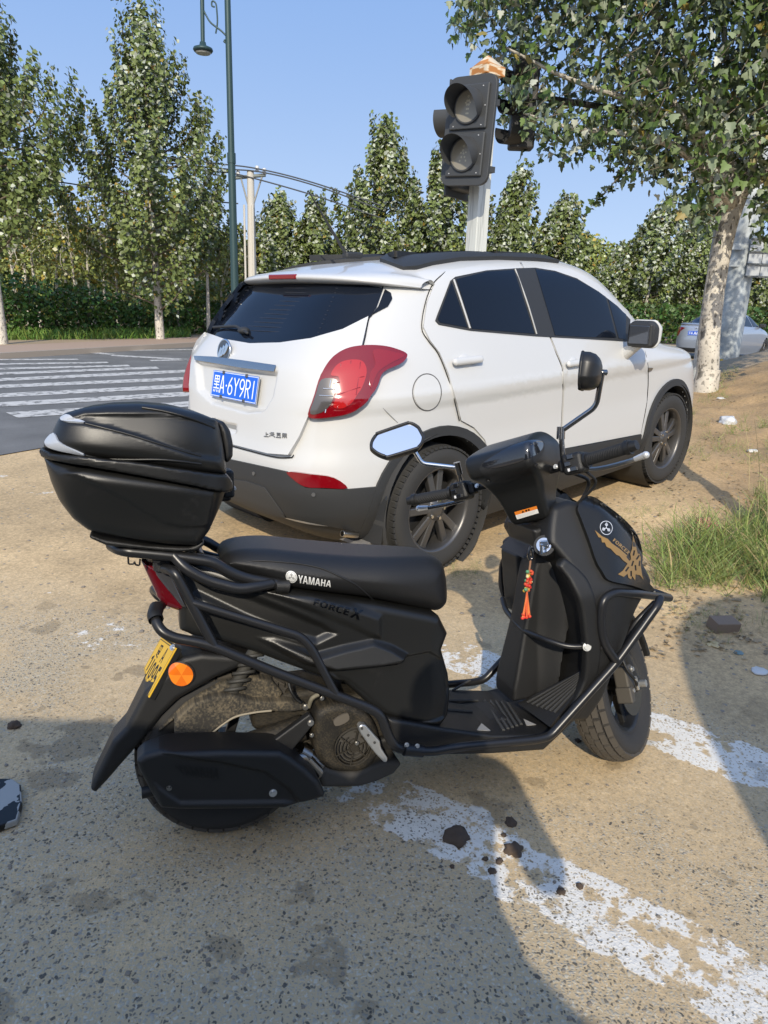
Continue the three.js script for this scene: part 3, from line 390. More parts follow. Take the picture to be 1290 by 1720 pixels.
  // number plate
  const plateT = canvasTex(880, 280, (c, w, h) => {
    c.fillStyle = '#1a63d6'; c.fillRect(0, 0, w, h); c.strokeStyle = '#e8eef8'; c.lineWidth = 7; c.strokeRect(9, 9, w - 18, h - 18); c.strokeStyle = c.fillStyle = '#f4f6fa'; c.lineWidth = 13; c.lineCap = 'butt';
    const ln = (...p) => { c.beginPath(); c.moveTo(p[0], p[1]); for (let i = 2; i < p.length; i += 2) c.lineTo(p[i], p[i + 1]); c.stroke(); };
    ln(52, 55, 138, 55, 138, 120, 52, 120, 52, 48); ln(95, 55, 95, 190); ln(52, 88, 138, 88); ln(42, 150, 148, 150); ln(38, 188, 152, 188); for (const x of [50, 78, 110, 140]) ln(x, 205, x + (x < 90 ? -6 : 6), 232);
    c.lineWidth = 17; ln(170, 235, 205, 50, 215, 50, 252, 235); ln(184, 175, 238, 175); c.beginPath(); c.arc(293, 145, 12, 0, 7); c.fill();
    const el = (x, y, rx, ry, a, b) => { c.beginPath(); c.ellipse(x, y, rx, ry, 0, a, b); c.stroke(); };
    el(372, 182, 40, 48, 0, 7); ln(334, 175, 345, 120, 392, 48); ln(438, 48, 482, 140, 482, 238); ln(526, 48, 482, 140); el(596, 104, 40, 50, 0, 7); ln(634, 112, 622, 170, 576, 238);
    ln(668, 238, 668, 54, 706, 54); c.beginPath(); c.ellipse(702, 98, 40, 44, 0, -Math.PI / 2, Math.PI / 2); c.stroke(); ln(702, 142, 668, 142); ln(700, 142, 742, 238); ln(806, 48, 806, 238);
  });
  const corner = [[193, 577], [395, 602], [383, 720], [183, 687]].map(p => { const s = suvCast(...S1(...p)); return s.p.addScaledVector(s.n, 0.012); });
  const pl = new THREE.Group(); pl.name = 'number_plate'; suv.add(pl);
  { const c0 = corner.reduce((a, b) => a.clone().add(b), V(0, 0, 0)).multiplyScalar(0.25); pl.position.copy(c0); const yv = corner[0].clone().add(corner[1]).sub(corner[2]).sub(corner[3]); yv.z = 0; yv.normalize(); const nv = yv.clone().cross(V(0, 0, 1)).multiplyScalar(-1); if (nv.x > 0) nv.negate(); const xv = yv.clone().cross(nv); pl.quaternion.setFromRotationMatrix(new THREE.Matrix4().makeBasis(xv, yv, nv)); pl.position.addScaledVector(nv, 0.012); }
  obj('plate_sheet', box(0.44, 0.14, 0.004, 0, 0, 0), M(0.6, 0.6, 0.6, 0.4, { metalness: 0.6 }), pl);
  { const g = new THREE.PlaneGeometry(0.436, 0.136); g.translate(0, 0, 0.0035); obj('plate_face', g, M(1, 1, 1, 0.35, { map: plateT }), pl); }
  for (const x of [-0.11, 0.11]) for (const y of [-0.064, 0.064]) obj('bolt', box(0.018, 0.018, 0.008, x, y, 0.006, 0.003), mRim, pl);
  // badge strokes
  { const gl = [[[0, 0, 0, 9], [0, 5, 5, 5], [-5, 0, 6, 0]], [[11, 6, 20, 6], [12, 9, 19, 9], [12, 3, 18, 3], [18, 3, 21, 0], [9, 8, 10, 6], [8, 1, 10, 3]], [[26, 9, 35, 9], [27, 7, 34, 7], [27, 2, 27, 7], [34, 2, 34, 7], [27, 4.5, 34, 4.5], [24, 0, 36, 0]], [[40, 9, 49, 9], [40, 0, 40, 9], [49, 0, 49, 9], [44.5, 0, 44.5, 9], [40, 6, 49, 6], [40, 3, 49, 3]]], gs = [];
    for (const G of gl) for (const [x0, y0, x1, y1] of G) { const a = suvCast(...S1(422 + x0 * 1.72 + 5, 861 - y0 * 2.1 + x0 * 0.13)), b = suvCast(...S1(422 + x1 * 1.72 + 5, 861 - y1 * 2.1 + x1 * 0.13)); gs.push(between(a.p.addScaledVector(a.n, 0.032), b.p.addScaledVector(b.n, 0.032), 0.0026, 0.0026, 6)); }
    obj('badge_lettering', gs, M(0.22, 0.22, 0.22, 0.35, { metalness: 0.6 }), suv); }
  // lamps
  const lampP = spline2(pv(S1, [[815, 481], [900, 480], [960, 493], [1002, 515], [985, 547], [900, 592], [880, 640], [858, 682], [790, 740], [700, 768], [602, 774], [624, 690], [650, 603], [700, 530], [752, 496]]), true, 4);
  const lamp = both('tail_lamp', lampP, mRed, 0.036, 6);
  for (const m of suv.children.filter(c => c.name === 'tail_lamp')) {
    const left = m !== lamp, add = (n, P, mt, off, cv = 4) => { const g = sheet(spline2(P, true, cv), suvCast, 6, off, 0.004); obj(n, left ? mirrorZ(g) : g, mt, m); };
    add('reversing_lamp', pv(S1, [[654, 622], [712, 624], [710, 655], [690, 720], [652, 752], [610, 758], [630, 690]]), mClear, 0.039);
    add('lamp_bowl', pv(S1, [[758, 545], [815, 548], [832, 580], [820, 640], [786, 700], [735, 735], [700, 730], [722, 670], [720, 612], [690, 605], [715, 565]]), M(0.42, 0.012, 0.012, 0.12, { clearcoat: 1 }), 0.0395);
    add('lamp_wing', pv(S1, [[862, 500], [950, 508], [990, 520], [930, 555], [880, 590], [865, 620], [850, 660], [845, 600], [868, 560]]), mRedDeep, 0.0395);
    for (const [a, b] of [[[730, 560], [716, 735]], [[770, 548], [752, 726]], [[808, 552], [790, 690]], [[700, 640], [822, 610]], [[715, 690], [806, 655]]]) { const p = [a, b].map(q => { const s = suvCast(...S1(...q)); return s.p.addScaledVector(s.n, 0.0405); }); const g = between(p[0], p[1], 0.0022, 0.0022, 6); obj('lamp_vane', left ? mirrorZ(g) : g, mRedDeep, m); }
    for (const [a, b] of [[[660, 660], [708, 664]], [[645, 690], [700, 694]], [[690, 626], [668, 752]]]) { const p = [a, b].map(q => { const s = suvCast(...S1(...q)); return s.p.addScaledVector(s.n, 0.040); }); const g = between(p[0], p[1], 0.003, 0.003, 6); obj('lamp_rib', left ? mirrorZ(g) : g, mChrome, m); }
  }
  both('bumper_reflector', spline2(pv(S1, [[505, 1012], [600, 1020], [700, 1036], [755, 1079], [660, 1078], [580, 1073], [530, 1040]]), true, 3), mRed, 0.022, 6);
  // lower bumper
  const bumpP = pv(S1, [[60, 905], [250, 957], [380, 985], [500, 1011], [530, 1042], [580, 1078], [660, 1083], [760, 1086], [890, 1075], [925, 1010], [938, 1120], [922, 1170], [880, 1225], [800, 1262], [600, 1222], [400, 1182], [230, 1112], [60, 1020]]);
  skin('rear_bumper', bumpP, mBlackPl, 0.016, 9); 
  skin('bumper_insert', pv(S1, [[200, 1030], [330, 1048], [410, 1075], [500, 1200], [400, 1180], [230, 1108], [180, 1085]]), M(0.045, 0.045, 0.045, 0.7), 0.021, 9);
  for (const p of [[365, 1018], [615, 1106]]) { const s = suvCast(...S1(...p)), g = cyl(0.010, 0.010, 0.006, 16); g.rotateX(Math.PI / 2); g.applyQuaternion(new THREE.Quaternion().setFromUnitVectors(V(0, 0, 1), s.n)); s.p.addScaledVector(s.n, 0.020); g.translate(s.p.x, s.p.y, s.p.z); obj('parking_sensor', g, M(0.10, 0.10, 0.10, 0.4), suv); }
  // side cladding laid on the flank by side-view outline
  const flank = (x, y) => { let a = 0, b = 1.2; for (let i = 0; i < 30; i++) { const m = (a + b) / 2; if (SB.G(x, y, m) < 0) a = m; else b = m; } const p = V(x, y, a); return { p, n: SB.N(p) }; };
  for (const x0 of [0, 2.555]) { const o = [], n = 26, a0 = -0.22, a1 = Math.PI + 0.22; for (let i = 0; i <= n; i++) { const a = lerp(a0, a1, i / n); o.push([x0 + 0.448 * Math.cos(a), 0.355 + 0.442 * Math.sin(a)]); } for (let i = n; i >= 0; i--) { const a = lerp(a0, a1, i / n); o.push([x0 + 0.392 * Math.cos(a), 0.355 + 0.392 * Math.sin(a)]); } const g = sheet(o, flank, 0.05, 0.018, 0.05); obj('arch_cladding', g, mBlackPl, suv); obj('arch_cladding', mirrorZ(g), mBlackPl, suv); }
  { const tp = [[262, 799], [400, 788], [519, 777], [660, 751], [817, 720]].map(q => suvCast(...S2(...q)).p), o = [[0.42, 0.22], [2.14, 0.22], ...tp.reverse().map(p => [p.x, p.y])]; const g = sheet(o, flank, 0.06, 0.020, 0.03); obj('sill_cladding', g, mBlackPl, suv); obj('sill_cladding', mirrorZ(g), mBlackPl, suv); }
  { const o = [[3.02, 0.24], [3.20, 0.24], [3.24, 0.34], [3.03, 0.40]]; const g = sheet(o, flank, 0.05, 0.014, 0.02); obj('front_bumper_cladding', g, mBlackPl, suv); obj('front_bumper_cladding', mirrorZ(g), mBlackPl, suv); }
  const mudP = pv(S1, [[926, 1118], [916, 1230], [906, 1328], [850, 1320], [775, 1268], [862, 1208]]); { const inv = suv.matrixWorld.clone().invert(), C = camPos.clone().applyMatrix4(inv), Q = new THREE.Quaternion().setFromRotationMatrix(inv); const f = (x, y) => { const d = ray(x, y).applyQuaternion(Q), t = (-0.40 - C.x) / d.x; return { p: C.clone().addScaledVector(d, t), n: V(-1, 0, 0) }; }; obj('mud_flap', sheet(mudP, f, 10, 0.004, 0.004), mBlackPl, suv);
    const e = (() => { const [x, y] = S1(735, 1280), d = ray(x, y).applyQuaternion(Q), t = (-0.55 - C.x) / d.x; return C.clone().addScaledVector(d, t); })(); const g = new THREE.LatheGeometry([[0.014, 0], [0.018, 0], [0.018, 0.10], [0.014, 0.10], [0.014, 0]].map(p => new THREE.Vector2(...p)), 24); g.rotateZ(-Math.PI / 2 - 0.3); g.translate(e.x, e.y, e.z); obj('exhaust_tip', g, M(0.5, 0.46, 0.4, 0.3, { metalness: 1 }), suv); }
  // handles, fuel flap, badge on fender
  for (const [cx, cy, front] of [[172, 456, 0], [572, 463, 1]]) {
    const s = suvCast(...S2(cx, cy)), mk = g => { g.applyQuaternion(new THREE.Quaternion().setFromUnitVectors(V(0, 0, 1), s.n)); g.translate(s.p.x, s.p.y, s.p.z); return g; };
    const cup = new THREE.SphereGeometry(0.05, 24, 12); cup.scale(0.95, 0.75, 0.12); const b = new THREE.CapsuleGeometry(0.020, 0.18, 6, 16); b.rotateZ(Math.PI / 2); b.scale(1, 1, 0.7);
    const c = mk(cup.translate(0.0, 0.004, 0.012)), h = mk(b.translate(0, 0, 0.036)); for (const g of [0, 1]) { const d = obj('door_handle', g ? mirrorZ(h) : h, mWhite, suv); obj('handle_cup', g ? mirrorZ(c) : c, mWhite, d); }
  }
  { const P = [], Q = []; for (let i = 0; i < 40; i++) { const a = i / 40 * 2 * Math.PI; P.push(S1(1102 + 58 * Math.cos(a), 668 + 76 * Math.sin(a))); Q.push(S1(1102 + 62 * Math.cos(a), 668 + 80 * Math.sin(a))); } const g = tube(Q.map(q => { const s = suvCast(...q); return s.p.addScaledVector(s.n, 0.0); }), 0.003, 80, 6, 0.5, true); const f = skin('fuel_flap', P, mWhite, 0.004, 7); obj('flap_gap_shade', g, M(0.12, 0.12, 0.12, 0.8), f); }  // dark ring paints the shade of the gap around the flap
  skin('fender_badge', pv(S2, [[840, 474], [866, 476], [862, 484], [854, 490], [846, 486]]), M(0.3, 0.3, 0.3, 0.3, { metalness: 0.8 }), 0.006, 4);
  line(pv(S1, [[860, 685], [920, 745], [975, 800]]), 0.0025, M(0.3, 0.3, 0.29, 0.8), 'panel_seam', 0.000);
  // roof rails
  both('roof_rail', pv(S1, [[898, 104], [930, 82], [960, 72], [1020, 76]]).concat(pv(S2, [[0, 66], [200, 58], [400, 66], [470, 76], [520, 93], [440, 85], [300, 80], [160, 84], [60, 100], [0, 116], [-50, 120]])), mBlackPl, 0.022, 8);
  // spoiler
  { const roofY = (x, z) => { let a = 1.2, b = 1.65; for (let i = 0; i < 26; i++) { const m = (a + b) / 2; if (SB.G(x, m, z) < 0) a = m; else b = m; } return a; };
    const rows = [], n = 48, prof = z => { const k = z / 0.70, xt = -0.335 + 0.10 * k * k + 0.40 * Math.pow(Math.abs(k), 8), zz = z * 0.99, ty = 1.545 - 0.035 * Math.pow(Math.abs(k), 2) - 0.05 * Math.pow(Math.abs(k), 8); const cf = 1 - 0.85 * Math.pow(Math.abs(k), 4), r = [[xt + 0.62 * cf, roofY(xt + 0.62 * cf, zz) - 0.006], [xt + 0.45 * cf, roofY(xt + 0.45 * cf, zz) + 0.004 * cf], [xt + 0.30 * cf, Math.max(roofY(xt + 0.30 * cf, zz) + 0.008 * cf, ty + 0.03)], [xt + 0.15 * cf, ty + 0.024], [xt + 0.05 * cf, ty + 0.010], [xt + 0.008, ty - 0.002], [xt, ty - 0.016 * cf], [xt + 0.015, ty - 0.034 * cf], [xt + 0.05, ty - 0.045 * cf], [xt + 0.17, ty - 0.055 * cf], [xt + 0.30, ty - 0.04 * cf]]; return spline2(r, false, 3).map(p => V(p[0], p[1], zz)); };
    for (let i = 0; i <= n; i++) rows.push(prof(lerp(-0.67, 0.67, i / n)));
    const pos = [], idx = [], m = rows[0].length; rows.forEach(r => r.forEach(p => pos.push(p.x, p.y, p.z))); for (let i = 0; i < n; i++) for (let j = 0; j < m - 1; j++) { const a = i * m + j; idx.push(a, a + m, a + 1, a + 1, a + m, a + m + 1); } const g = new THREE.BufferGeometry(); g.setAttribute('position', new THREE.Float32BufferAttribute(pos, 3)); g.setIndex(idx); g.computeVertexNormals(); obj('spoiler', g, mWhite, suv);
    const q = new THREE.Group(); const b = obj('high_brake_lamp', box(0.02, 0.026, 0.24, -0.331, 1.532, 0.0, 0.006), mRedDeep, suv);
  }
  // door mirror
  for (const s of [1, -1]) { const o = outline([[1.72, 1.10], [1.71, 1.20], [1.73, 1.245], [1.78, 1.25], [1.84, 1.21], [1.83, 1.12], [1.78, 1.085]], 0.004, 0.5), g = net(puff(o, 0.092, 0.045, 0.99), [1.66, 1.02, 0.86], [1.9, 1.30, 1.12], 0.008), w = obj('door_mirror', s > 0 ? g : mirrorZ(g), mBlackPl, suv); { const o2 = outline([[1.775, 1.088], [1.775, 1.253], [1.80, 1.25], [1.85, 1.215], [1.842, 1.118], [1.80, 1.085]], 0.004, 0.3), c = net(puff(o2, 0.098, 0.04, 0.99), [1.7, 1.02, 0.86], [1.92, 1.32, 1.12], 0.008); obj('mirror_cap', s > 0 ? c : mirrorZ(c), mWhite, w); } const f = box(0.03, 0.145, 0.165, 1.722, 1.165, s * 0.992, 0.014); obj('mirror_bezel', f, mBlackPl, w); obj('mirror_glass', new RoundedBoxGeometry(0.012, 0.115, 0.135, 3, 0.0055).translate(1.704, 1.168, s * 0.993), M(0.1, 0.11, 0.13, 0.05, { metalness: 0.6 }), w); obj('mirror_foot', between(V(1.77, 1.11, s * 0.97), V(1.79, 1.02, s * 0.84), 0.030, 0.045), mWhite, w); }
  // aerial
  { const s = suvCast(566, 434); const y = s.p.y; const a = obj('aerial', box(0.13, 0.035, 0.05, s.p.x + 0.05, y + 0.015, 0, 0.014), mBlackPl, suv); obj('aerial_rod', between(V(s.p.x + 0.0, y + 0.02, 0), V(s.p.x - 0.25, y + 0.33, 0), 0.010, 0.003), mBlackPl, a); }
  // wiper
  const wp = [[195, 402], [290, 398], [340, 428]].map(p => { const s = suvCast(...S1(...p)); return s.p.addScaledVector(s.n, 0.03); }); const wi = obj('wiper', bent(wp, 0.008, 0.02), mBlackPl, suv); { const s = suvCast(...S1(318, 412)), g = new THREE.SphereGeometry(0.03, 16, 10); g.scale(1, 0.7, 1.3); s.p.addScaledVector(s.n, 0.02); g.translate(s.p.x, s.p.y, s.p.z); obj('wiper_hub', g, mBlackPl, wi); }
}
// ------------------------------------------------------------------ the black scooter
const grainB = dataTex(512, 512, (u, v) => { const n = 0.5 + (hash2(u * 512, v * 512) - 0.5) * 0.5 + (tileFbm(u, v, 64, 3) - 0.5) * 0.6; return [n, n, n]; }, false);
const grainT = (rx, ry) => { const t = grainB.clone(); t.repeat.set(rx, ry); t.needsUpdate = true; return t; };
const dustT = dataTex(1024, 1024, (u, v) => { const a = tileFbm(u, v, 6, 5, 3), b = tileFbm(u, v, 40, 3, 9), sp = hash2(u * 1024, v * 1024) > 0.9985 ? 0.25 : 0, k = smooth(0.62, 0.85, a * 0.6 + b * 0.4), c = 0.105 + k * 0.045 + sp * 0.5; return [c, c * 0.985, c * 0.96]; });
dustT.repeat.set(2.2, 2.2);
const mMatt = M(1, 1, 1, 0.36, { map: dustT, bumpMap: grainT(60, 60), bumpScale: 0.00008 }); // satin black plastic with a little road dust
const mPlastic = M(0.0125, 0.0123, 0.012, 0.45, { bumpMap: grainT(40, 40), bumpScale: 0.0003 }), mSeat = M(0.012, 0.012, 0.0125, 0.5, { bumpMap: grainT(30, 30), bumpScale: 0.0003 }), mTube = M(0.014, 0.014, 0.015, 0.34), mGloss = M(0.012, 0.013, 0.016, 0.12, { clearcoat: 1 });
const mMetal = M(0.42, 0.41, 0.39, 0.35, { metalness: 0.9 }), mAlu = M(0.66, 0.66, 0.64, 0.38, { metalness: 0.85 }), mSteel = M(0.30, 0.29, 0.28, 0.25, { metalness: 1 });
const dirtT = dataTex(1024, 1024, (u, v) => { const a = tileFbm(u, v, 5, 5, 1), b = tileFbm(u, v, 60, 3, 5), k = smooth(0.35, 0.75, a * 0.5 + b * 0.5); return [lerp(0.20, 0.50, k * 0.8), lerp(0.19, 0.45, k * 0.8), lerp(0.17, 0.36, k * 0.8)]; });
dirtT.repeat.set(4, 4); const mDirty = M(1, 1, 1, 0.9, { map: dirtT, bumpMap: grainT(20, 20), bumpScale: 0.0008 });
const dirt2 = dirtT.clone(); dirt2.repeat.set(7, 7); dirt2.needsUpdate = true; const mCast = M(0.42, 0.41, 0.39, 0.6, { map: dirt2, metalness: 0.2, bumpMap: grainT(24, 24), bumpScale: 0.0004 });
const sc = thing('scooter', 'matt black scooter with top case and crash bars', 'scooter');
const SYAW = THREE.MathUtils.degToRad(18.6), LEAN = THREE.MathUtils.degToRad(7), scX = V(Math.cos(SYAW), 0, -Math.sin(SYAW)), scZ0 = V(Math.sin(SYAW), 0, Math.cos(SYAW));
const scY = V(0, Math.cos(LEAN), 0).addScaledVector(scZ0, -Math.sin(LEAN)), scZ = scZ0.clone().multiplyScalar(Math.cos(LEAN)).add(V(0, Math.sin(LEAN), 0));
sc.position.set(-0.46, 0, -1.63); sc.quaternion.setFromRotationMatrix(new THREE.Matrix4().makeBasis(scX, scY, scZ)); sc.updateMatrixWorld(true);
const scInv = sc.matrixWorld.clone().invert(), scC = camPos.clone().applyMatrix4(scInv), scQ = new THREE.Quaternion().setFromRotationMatrix(scInv);
const sl = (px, py, z) => { const d = ray(px, py).applyQuaternion(scQ); return scC.clone().addScaledVector(d, (z - scC.z) / d.z); }; // photo pixel -> scooter frame at width z
const Z3 = zoomer(60, 660, 0.3876), Z4 = zoomer(140, 980, 0.3876), Z5 = zoomer(480, 880, 0.31), Z6 = zoomer(780, 680, 0.3604), Z7 = zoomer(610, 580, 0.3876), ZB = zoomer(0, 560, 0.31), ZE = zoomer(340, 1120, 0.2791), ZH = zoomer(680, 700, 0.2171), ZF = zoomer(950, 820, 0.1473), ZK = zoomer(830, 880, 0.1744), ZP = zoomer(220, 920, 0.1628), ZW = zoomer(1000, 1080, 0.1221), PX = (x, y) => [x, y];
const tr = (zf, a, z) => a.map(p => sl(...zf(p[0], p[1]), p[2] ?? z));
const trO = (zf, a, z, cv = 0, cell = 0.004) => outline(tr(zf, a, z), cell, cv);
// pixel -> point on a distance field (scooter frame)
const hitter = f => (px, py) => { const d = ray(px, py).applyQuaternion(scQ); let t = 0.9, best = 1e9, bt = 1; for (let i = 0; i < 400 && t < 4; i++) { const v = f(scC.x + d.x * t, scC.y + d.y * t, scC.z + d.z * t); if (v < best) { best = v; bt = t; } if (v < 2e-4) break; t += Math.max(5e-4, v * 0.7); } const p = scC.clone().addScaledVector(d, bt), e = 0.002, n = V(f(p.x + e, p.y, p.z) - f(p.x - e, p.y, p.z), f(p.x, p.y + e, p.z) - f(p.x, p.y - e, p.z), f(p.x, p.y, p.z + e) - f(p.x, p.y, p.z - e)).normalize(); return { p, n }; };
const fieldMesh = (f, o, zr, cell) => net(f, [o.box[0], o.box[1], -zr], [o.box[2], o.box[3], zr], cell);
const sp = (name, geo, mat, parent = sc) => obj(name, geo, mat, parent);
const bolt = (p, n, r, parent, mat = mAlu, name = 'bolt') => { const g = merge([cyl(r, r, r * 0.9, 6).rotateX(Math.PI / 2).translate(0, 0, r * 0.4), cyl(r * 1.35, r * 1.35, r * 0.3, 16).rotateX(Math.PI / 2)]); g.applyQuaternion(new THREE.Quaternion().setFromUnitVectors(V(0, 0, 1), n)); g.translate(p.x, p.y, p.z); return obj(name, g, mat, parent); };
// wheels: knobbly block tyres
function blockTyre(R, w, blocks, rows, mat) {
  const h = w / 2, ri = R - 0.085, pr = [[ri, -h * 0.6], [ri + 0.012, -h * 0.8], [R - 0.045, -h * 0.97], [R - 0.024, -h * 0.92], [R - 0.012, -h * 0.62], [R - 0.006, 0], [R - 0.012, h * 0.62], [R - 0.024, h * 0.92], [R - 0.045, h * 0.97], [ri + 0.012, h * 0.8], [ri, h * 0.6]];
  const g = [new THREE.LatheGeometry(spline2(pr, false, 4).map(p => new THREE.Vector2(...p)), 72)];
  const blk = [];
  for (let r = 0; r < rows; r++) { const u = (r + 0.5) / rows * 2 - 1, a = u * 1.02, yy = u * h * 0.90, rr = R - 0.004 - 0.020 * u * u * (0.6 + 0.4 * u * u);
    for (let i = 0; i < blocks; i++) { const b = box(0.015, w / rows * 0.80, 2 * Math.PI * R / blocks * 0.80, 0, 0, 0); b.rotateZ(a * 0.62); b.translate(rr, yy, 0); b.rotateY((i + (r % 2) * 0.5) / blocks * 2 * Math.PI); blk.push(b); } }
  const A = merge(g), B = merge(blk); A.rotateX(Math.PI / 2); B.rotateX(Math.PI / 2); return [A, B];
}
const tyreT = dirtT.clone(); tyreT.repeat.set(3, 2); tyreT.needsUpdate = true;
const mTyreS = M(0.030, 0.029, 0.028, 0.8, { bumpMap: grainT(10, 6), bumpScale: 0.0006 }), mTyreBlk = M(0.085, 0.074, 0.060, 0.92, { bumpMap: grainT(10, 10), bumpScale: 0.0008 });
function scWheel(parent, R, w, blocks, rows) { const [A, B] = blockTyre(R, w, blocks, rows); const t = obj('tyre', A, mTyreS, parent); const b = obj('tread_blocks', B, mTyreBlk, parent); const ri = R - 0.08, rm = new THREE.LatheGeometry([[ri - 0.02, -w * 0.3], [ri + 0.004, -w * 0.34], [ri + 0.004, -w * 0.3], [ri - 0.012, -w * 0.2], [ri - 0.012, w * 0.2], [ri + 0.004, w * 0.3], [ri + 0.004, w * 0.34], [ri - 0.02, w * 0.3], [ri - 0.02, -w * 0.3]].map(p => new THREE.Vector2(...p)), 48); rm.rotateX(Math.PI / 2); const P = [rm]; for (let i = 0; i < 5; i++) { const s = box(ri - 0.03, 0.026, 0.02, (ri - 0.03) / 2 + 0.02, 0, 0, 0.005); s.rotateZ(i / 5 * 2 * Math.PI); P.push(s); } const hb = cyl(0.035, 0.035, w * 0.7, 24); hb.rotateX(Math.PI / 2); P.push(hb); obj('rim', P, M(0.03, 0.03, 0.03, 0.4, { metalness: 0.4 }), parent); }
const rw = new THREE.Group(); rw.name = 'rear_wheel'; rw.position.set(0.065, 0.232, -0.005); sc.add(rw); scWheel(rw, 0.232, 0.125, 32, 5);
// main bodywork: side outline with half width, relief panels raised on it
const bodyO = trO(PX, [[246, 942, 0], [262, 938, 0.02], [330, 945, 0.08], [400, 968, 0.12], [480, 990, 0.13], [632, 1014, 0.14], [735, 1032, 0.12], [748, 1060, 0.10], [735, 1085, 0.10], [752, 1130, 0.12], [757, 1165, 0.13], [752, 1200, 0.13], [735, 1216, 0.13], [690, 1214, 0.15], [650, 1205, 0.15], [620, 1185, 0.15], [580, 1150, 0.15], [520, 1130, 0.14], [430, 1100, 0.13], [370, 1085, 0.12], [325, 1075, 0.10], [302, 1060, 0.07], [300, 1020, 0.05], [270, 985, 0.03]], 0);
const rA = trO(Z4, [[440, -20], [590, 10], [900, 110], [1040, 165], [1110, 212], [1010, 262], [900, 240], [700, 175], [560, 120], [470, 85]], 0.14), rBq = trO(Z4, [[740, 38], [990, 25], [1290, 130], [1290, 235], [1252, 232], [1150, 185], [1000, 125], [860, 75]], 0.14), rC = trO(Z4, [[745, 242], [830, 235], [960, 275], [1010, 292], [1120, 262], [1252, 234], [1330, 260], [1400, 300], [1360, 345], [1080, 372], [960, 345], [850, 295]], 0.14), rD = trO(Z5, [[230, 800], [400, 770], [600, 728], [780, 690], [860, 740], [892, 900], [860, 1050], [600, 1100], [420, 960], [320, 880]], 0.15);
const bw = (x, y) => { const t = smooth(-0.12, 0.30, x), base = lerp(0.052, 0.138, t), low = smooth(0.55, 0.30, y) * smooth(0.25, 0.6, x) * 0.014, fr = smooth(0.60, 0.70, x) * 0.03; const up = smooth(0.78, 0.60, y) * 0.012; return base + up + low - fr - smooth(-0.006, 0.004, rA(x, y) * -1) * -0.0 + (1 - smooth(-0.018, 0.004, rBq(x, y))) * 0.012 - (1 - smooth(-0.02, 0.002, rA(x, y))) * 0.014 + (1 - smooth(-0.016, 0.004, rC(x, y))) * (0.002 + clamp((0.58 - y) * 0.32, 0, 0.03)) - (1 - smooth(-0.006, 0.003, rD(x, y))) * 0.007; };
const bodyF = puff(bodyO, bw, 0.022);
sp('body_panel', fieldMesh(bodyF, bodyO, 0.2, 0.004), mMatt);
const bodyHit = hitter(bodyF);
// panel trim under the seat and raised arrow facets
const skinS = (name, hit, poly, mat, off, edge, parent, back = 0.004, uvf) => obj(name, sheet(poly, hit, edge, off, back, uvf), mat, parent ?? sc);
const zp = (zf, a) => a.map(p => zf(p[0], p[1]));
// saddle
const seatO = trO(PX, [[371, 936, 0.05], [380, 920, 0.02], [405, 911, 0], [450, 910, 0], [520, 917, 0], [600, 923, 0], [670, 925, 0], [712, 927, 0], [735, 940, 0.02], [749, 970, 0.05], [758, 1000, 0.08], [758, 1018, 0.09], [742, 1033, 0.10], [700, 1027, 0.12], [632, 1013, 0.14], [560, 1003, 0.14], [480, 990, 0.13], [400, 966, 0.12], [376, 952, 0.09]], 0, 0.4);
const seatW = x => piece([0.02, 0.1, 0.25, 0.45, 0.6, 0.72], [0.085, 0.128, 0.148, 0.142, 0.118, 0.088])(x);
const seatF = puff(seatO, x => seatW(x) + 0.006, 0.068), seatHit = hitter(seatF);
const seat = sp('seat', net(seatF, [seatO.box[0], seatO.box[1], -0.2], [seatO.box[2], seatO.box[3], 0.2], 0.0055), mSeat);
const surfTube = (hit, pts, r, name, mat, parent, off = 0, both = false) => { const p = pts.map(q => { const s = hit(...q); return s.p.addScaledVector(s.n, off); }), g = tube(p, r, p.length * 10, 6); obj(name, g, mat, parent); if (both) obj(name, mirrorZ(g), mat, parent); };
surfTube(seatHit, zp(Z5, [[-300, 215], [-150, 200], [0, 208], [100, 220], [200, 243], [300, 288], [380, 330], [440, 380], [475, 415], [488, 436]]), 0.0028, 'piping', mSeat, seat, 0.0, true);
const starDraw = (c, x, y, r, lw) => { c.lineWidth = lw; c.beginPath(); c.arc(x, y, r, 0, 7); c.stroke(); for (let i = 0; i < 3; i++) { const a = i * 2.094 - 1.571; c.save(); c.translate(x, y); c.rotate(a + 1.571); c.lineWidth = lw * 0.9; c.beginPath(); c.moveTo(0, r * 0.1); c.lineTo(0, -r * 0.82); c.moveTo(-r * 0.12, -r * 0.35); c.lineTo(-r * 0.12, -r * 0.7); c.moveTo(r * 0.12, -r * 0.35); c.lineTo(r * 0.12, -r * 0.7); c.moveTo(-r * 0.24, -r * 0.52); c.lineTo(0, -r * 0.22); c.lineTo(r * 0.24, -r * 0.52); c.stroke(); c.restore(); } };
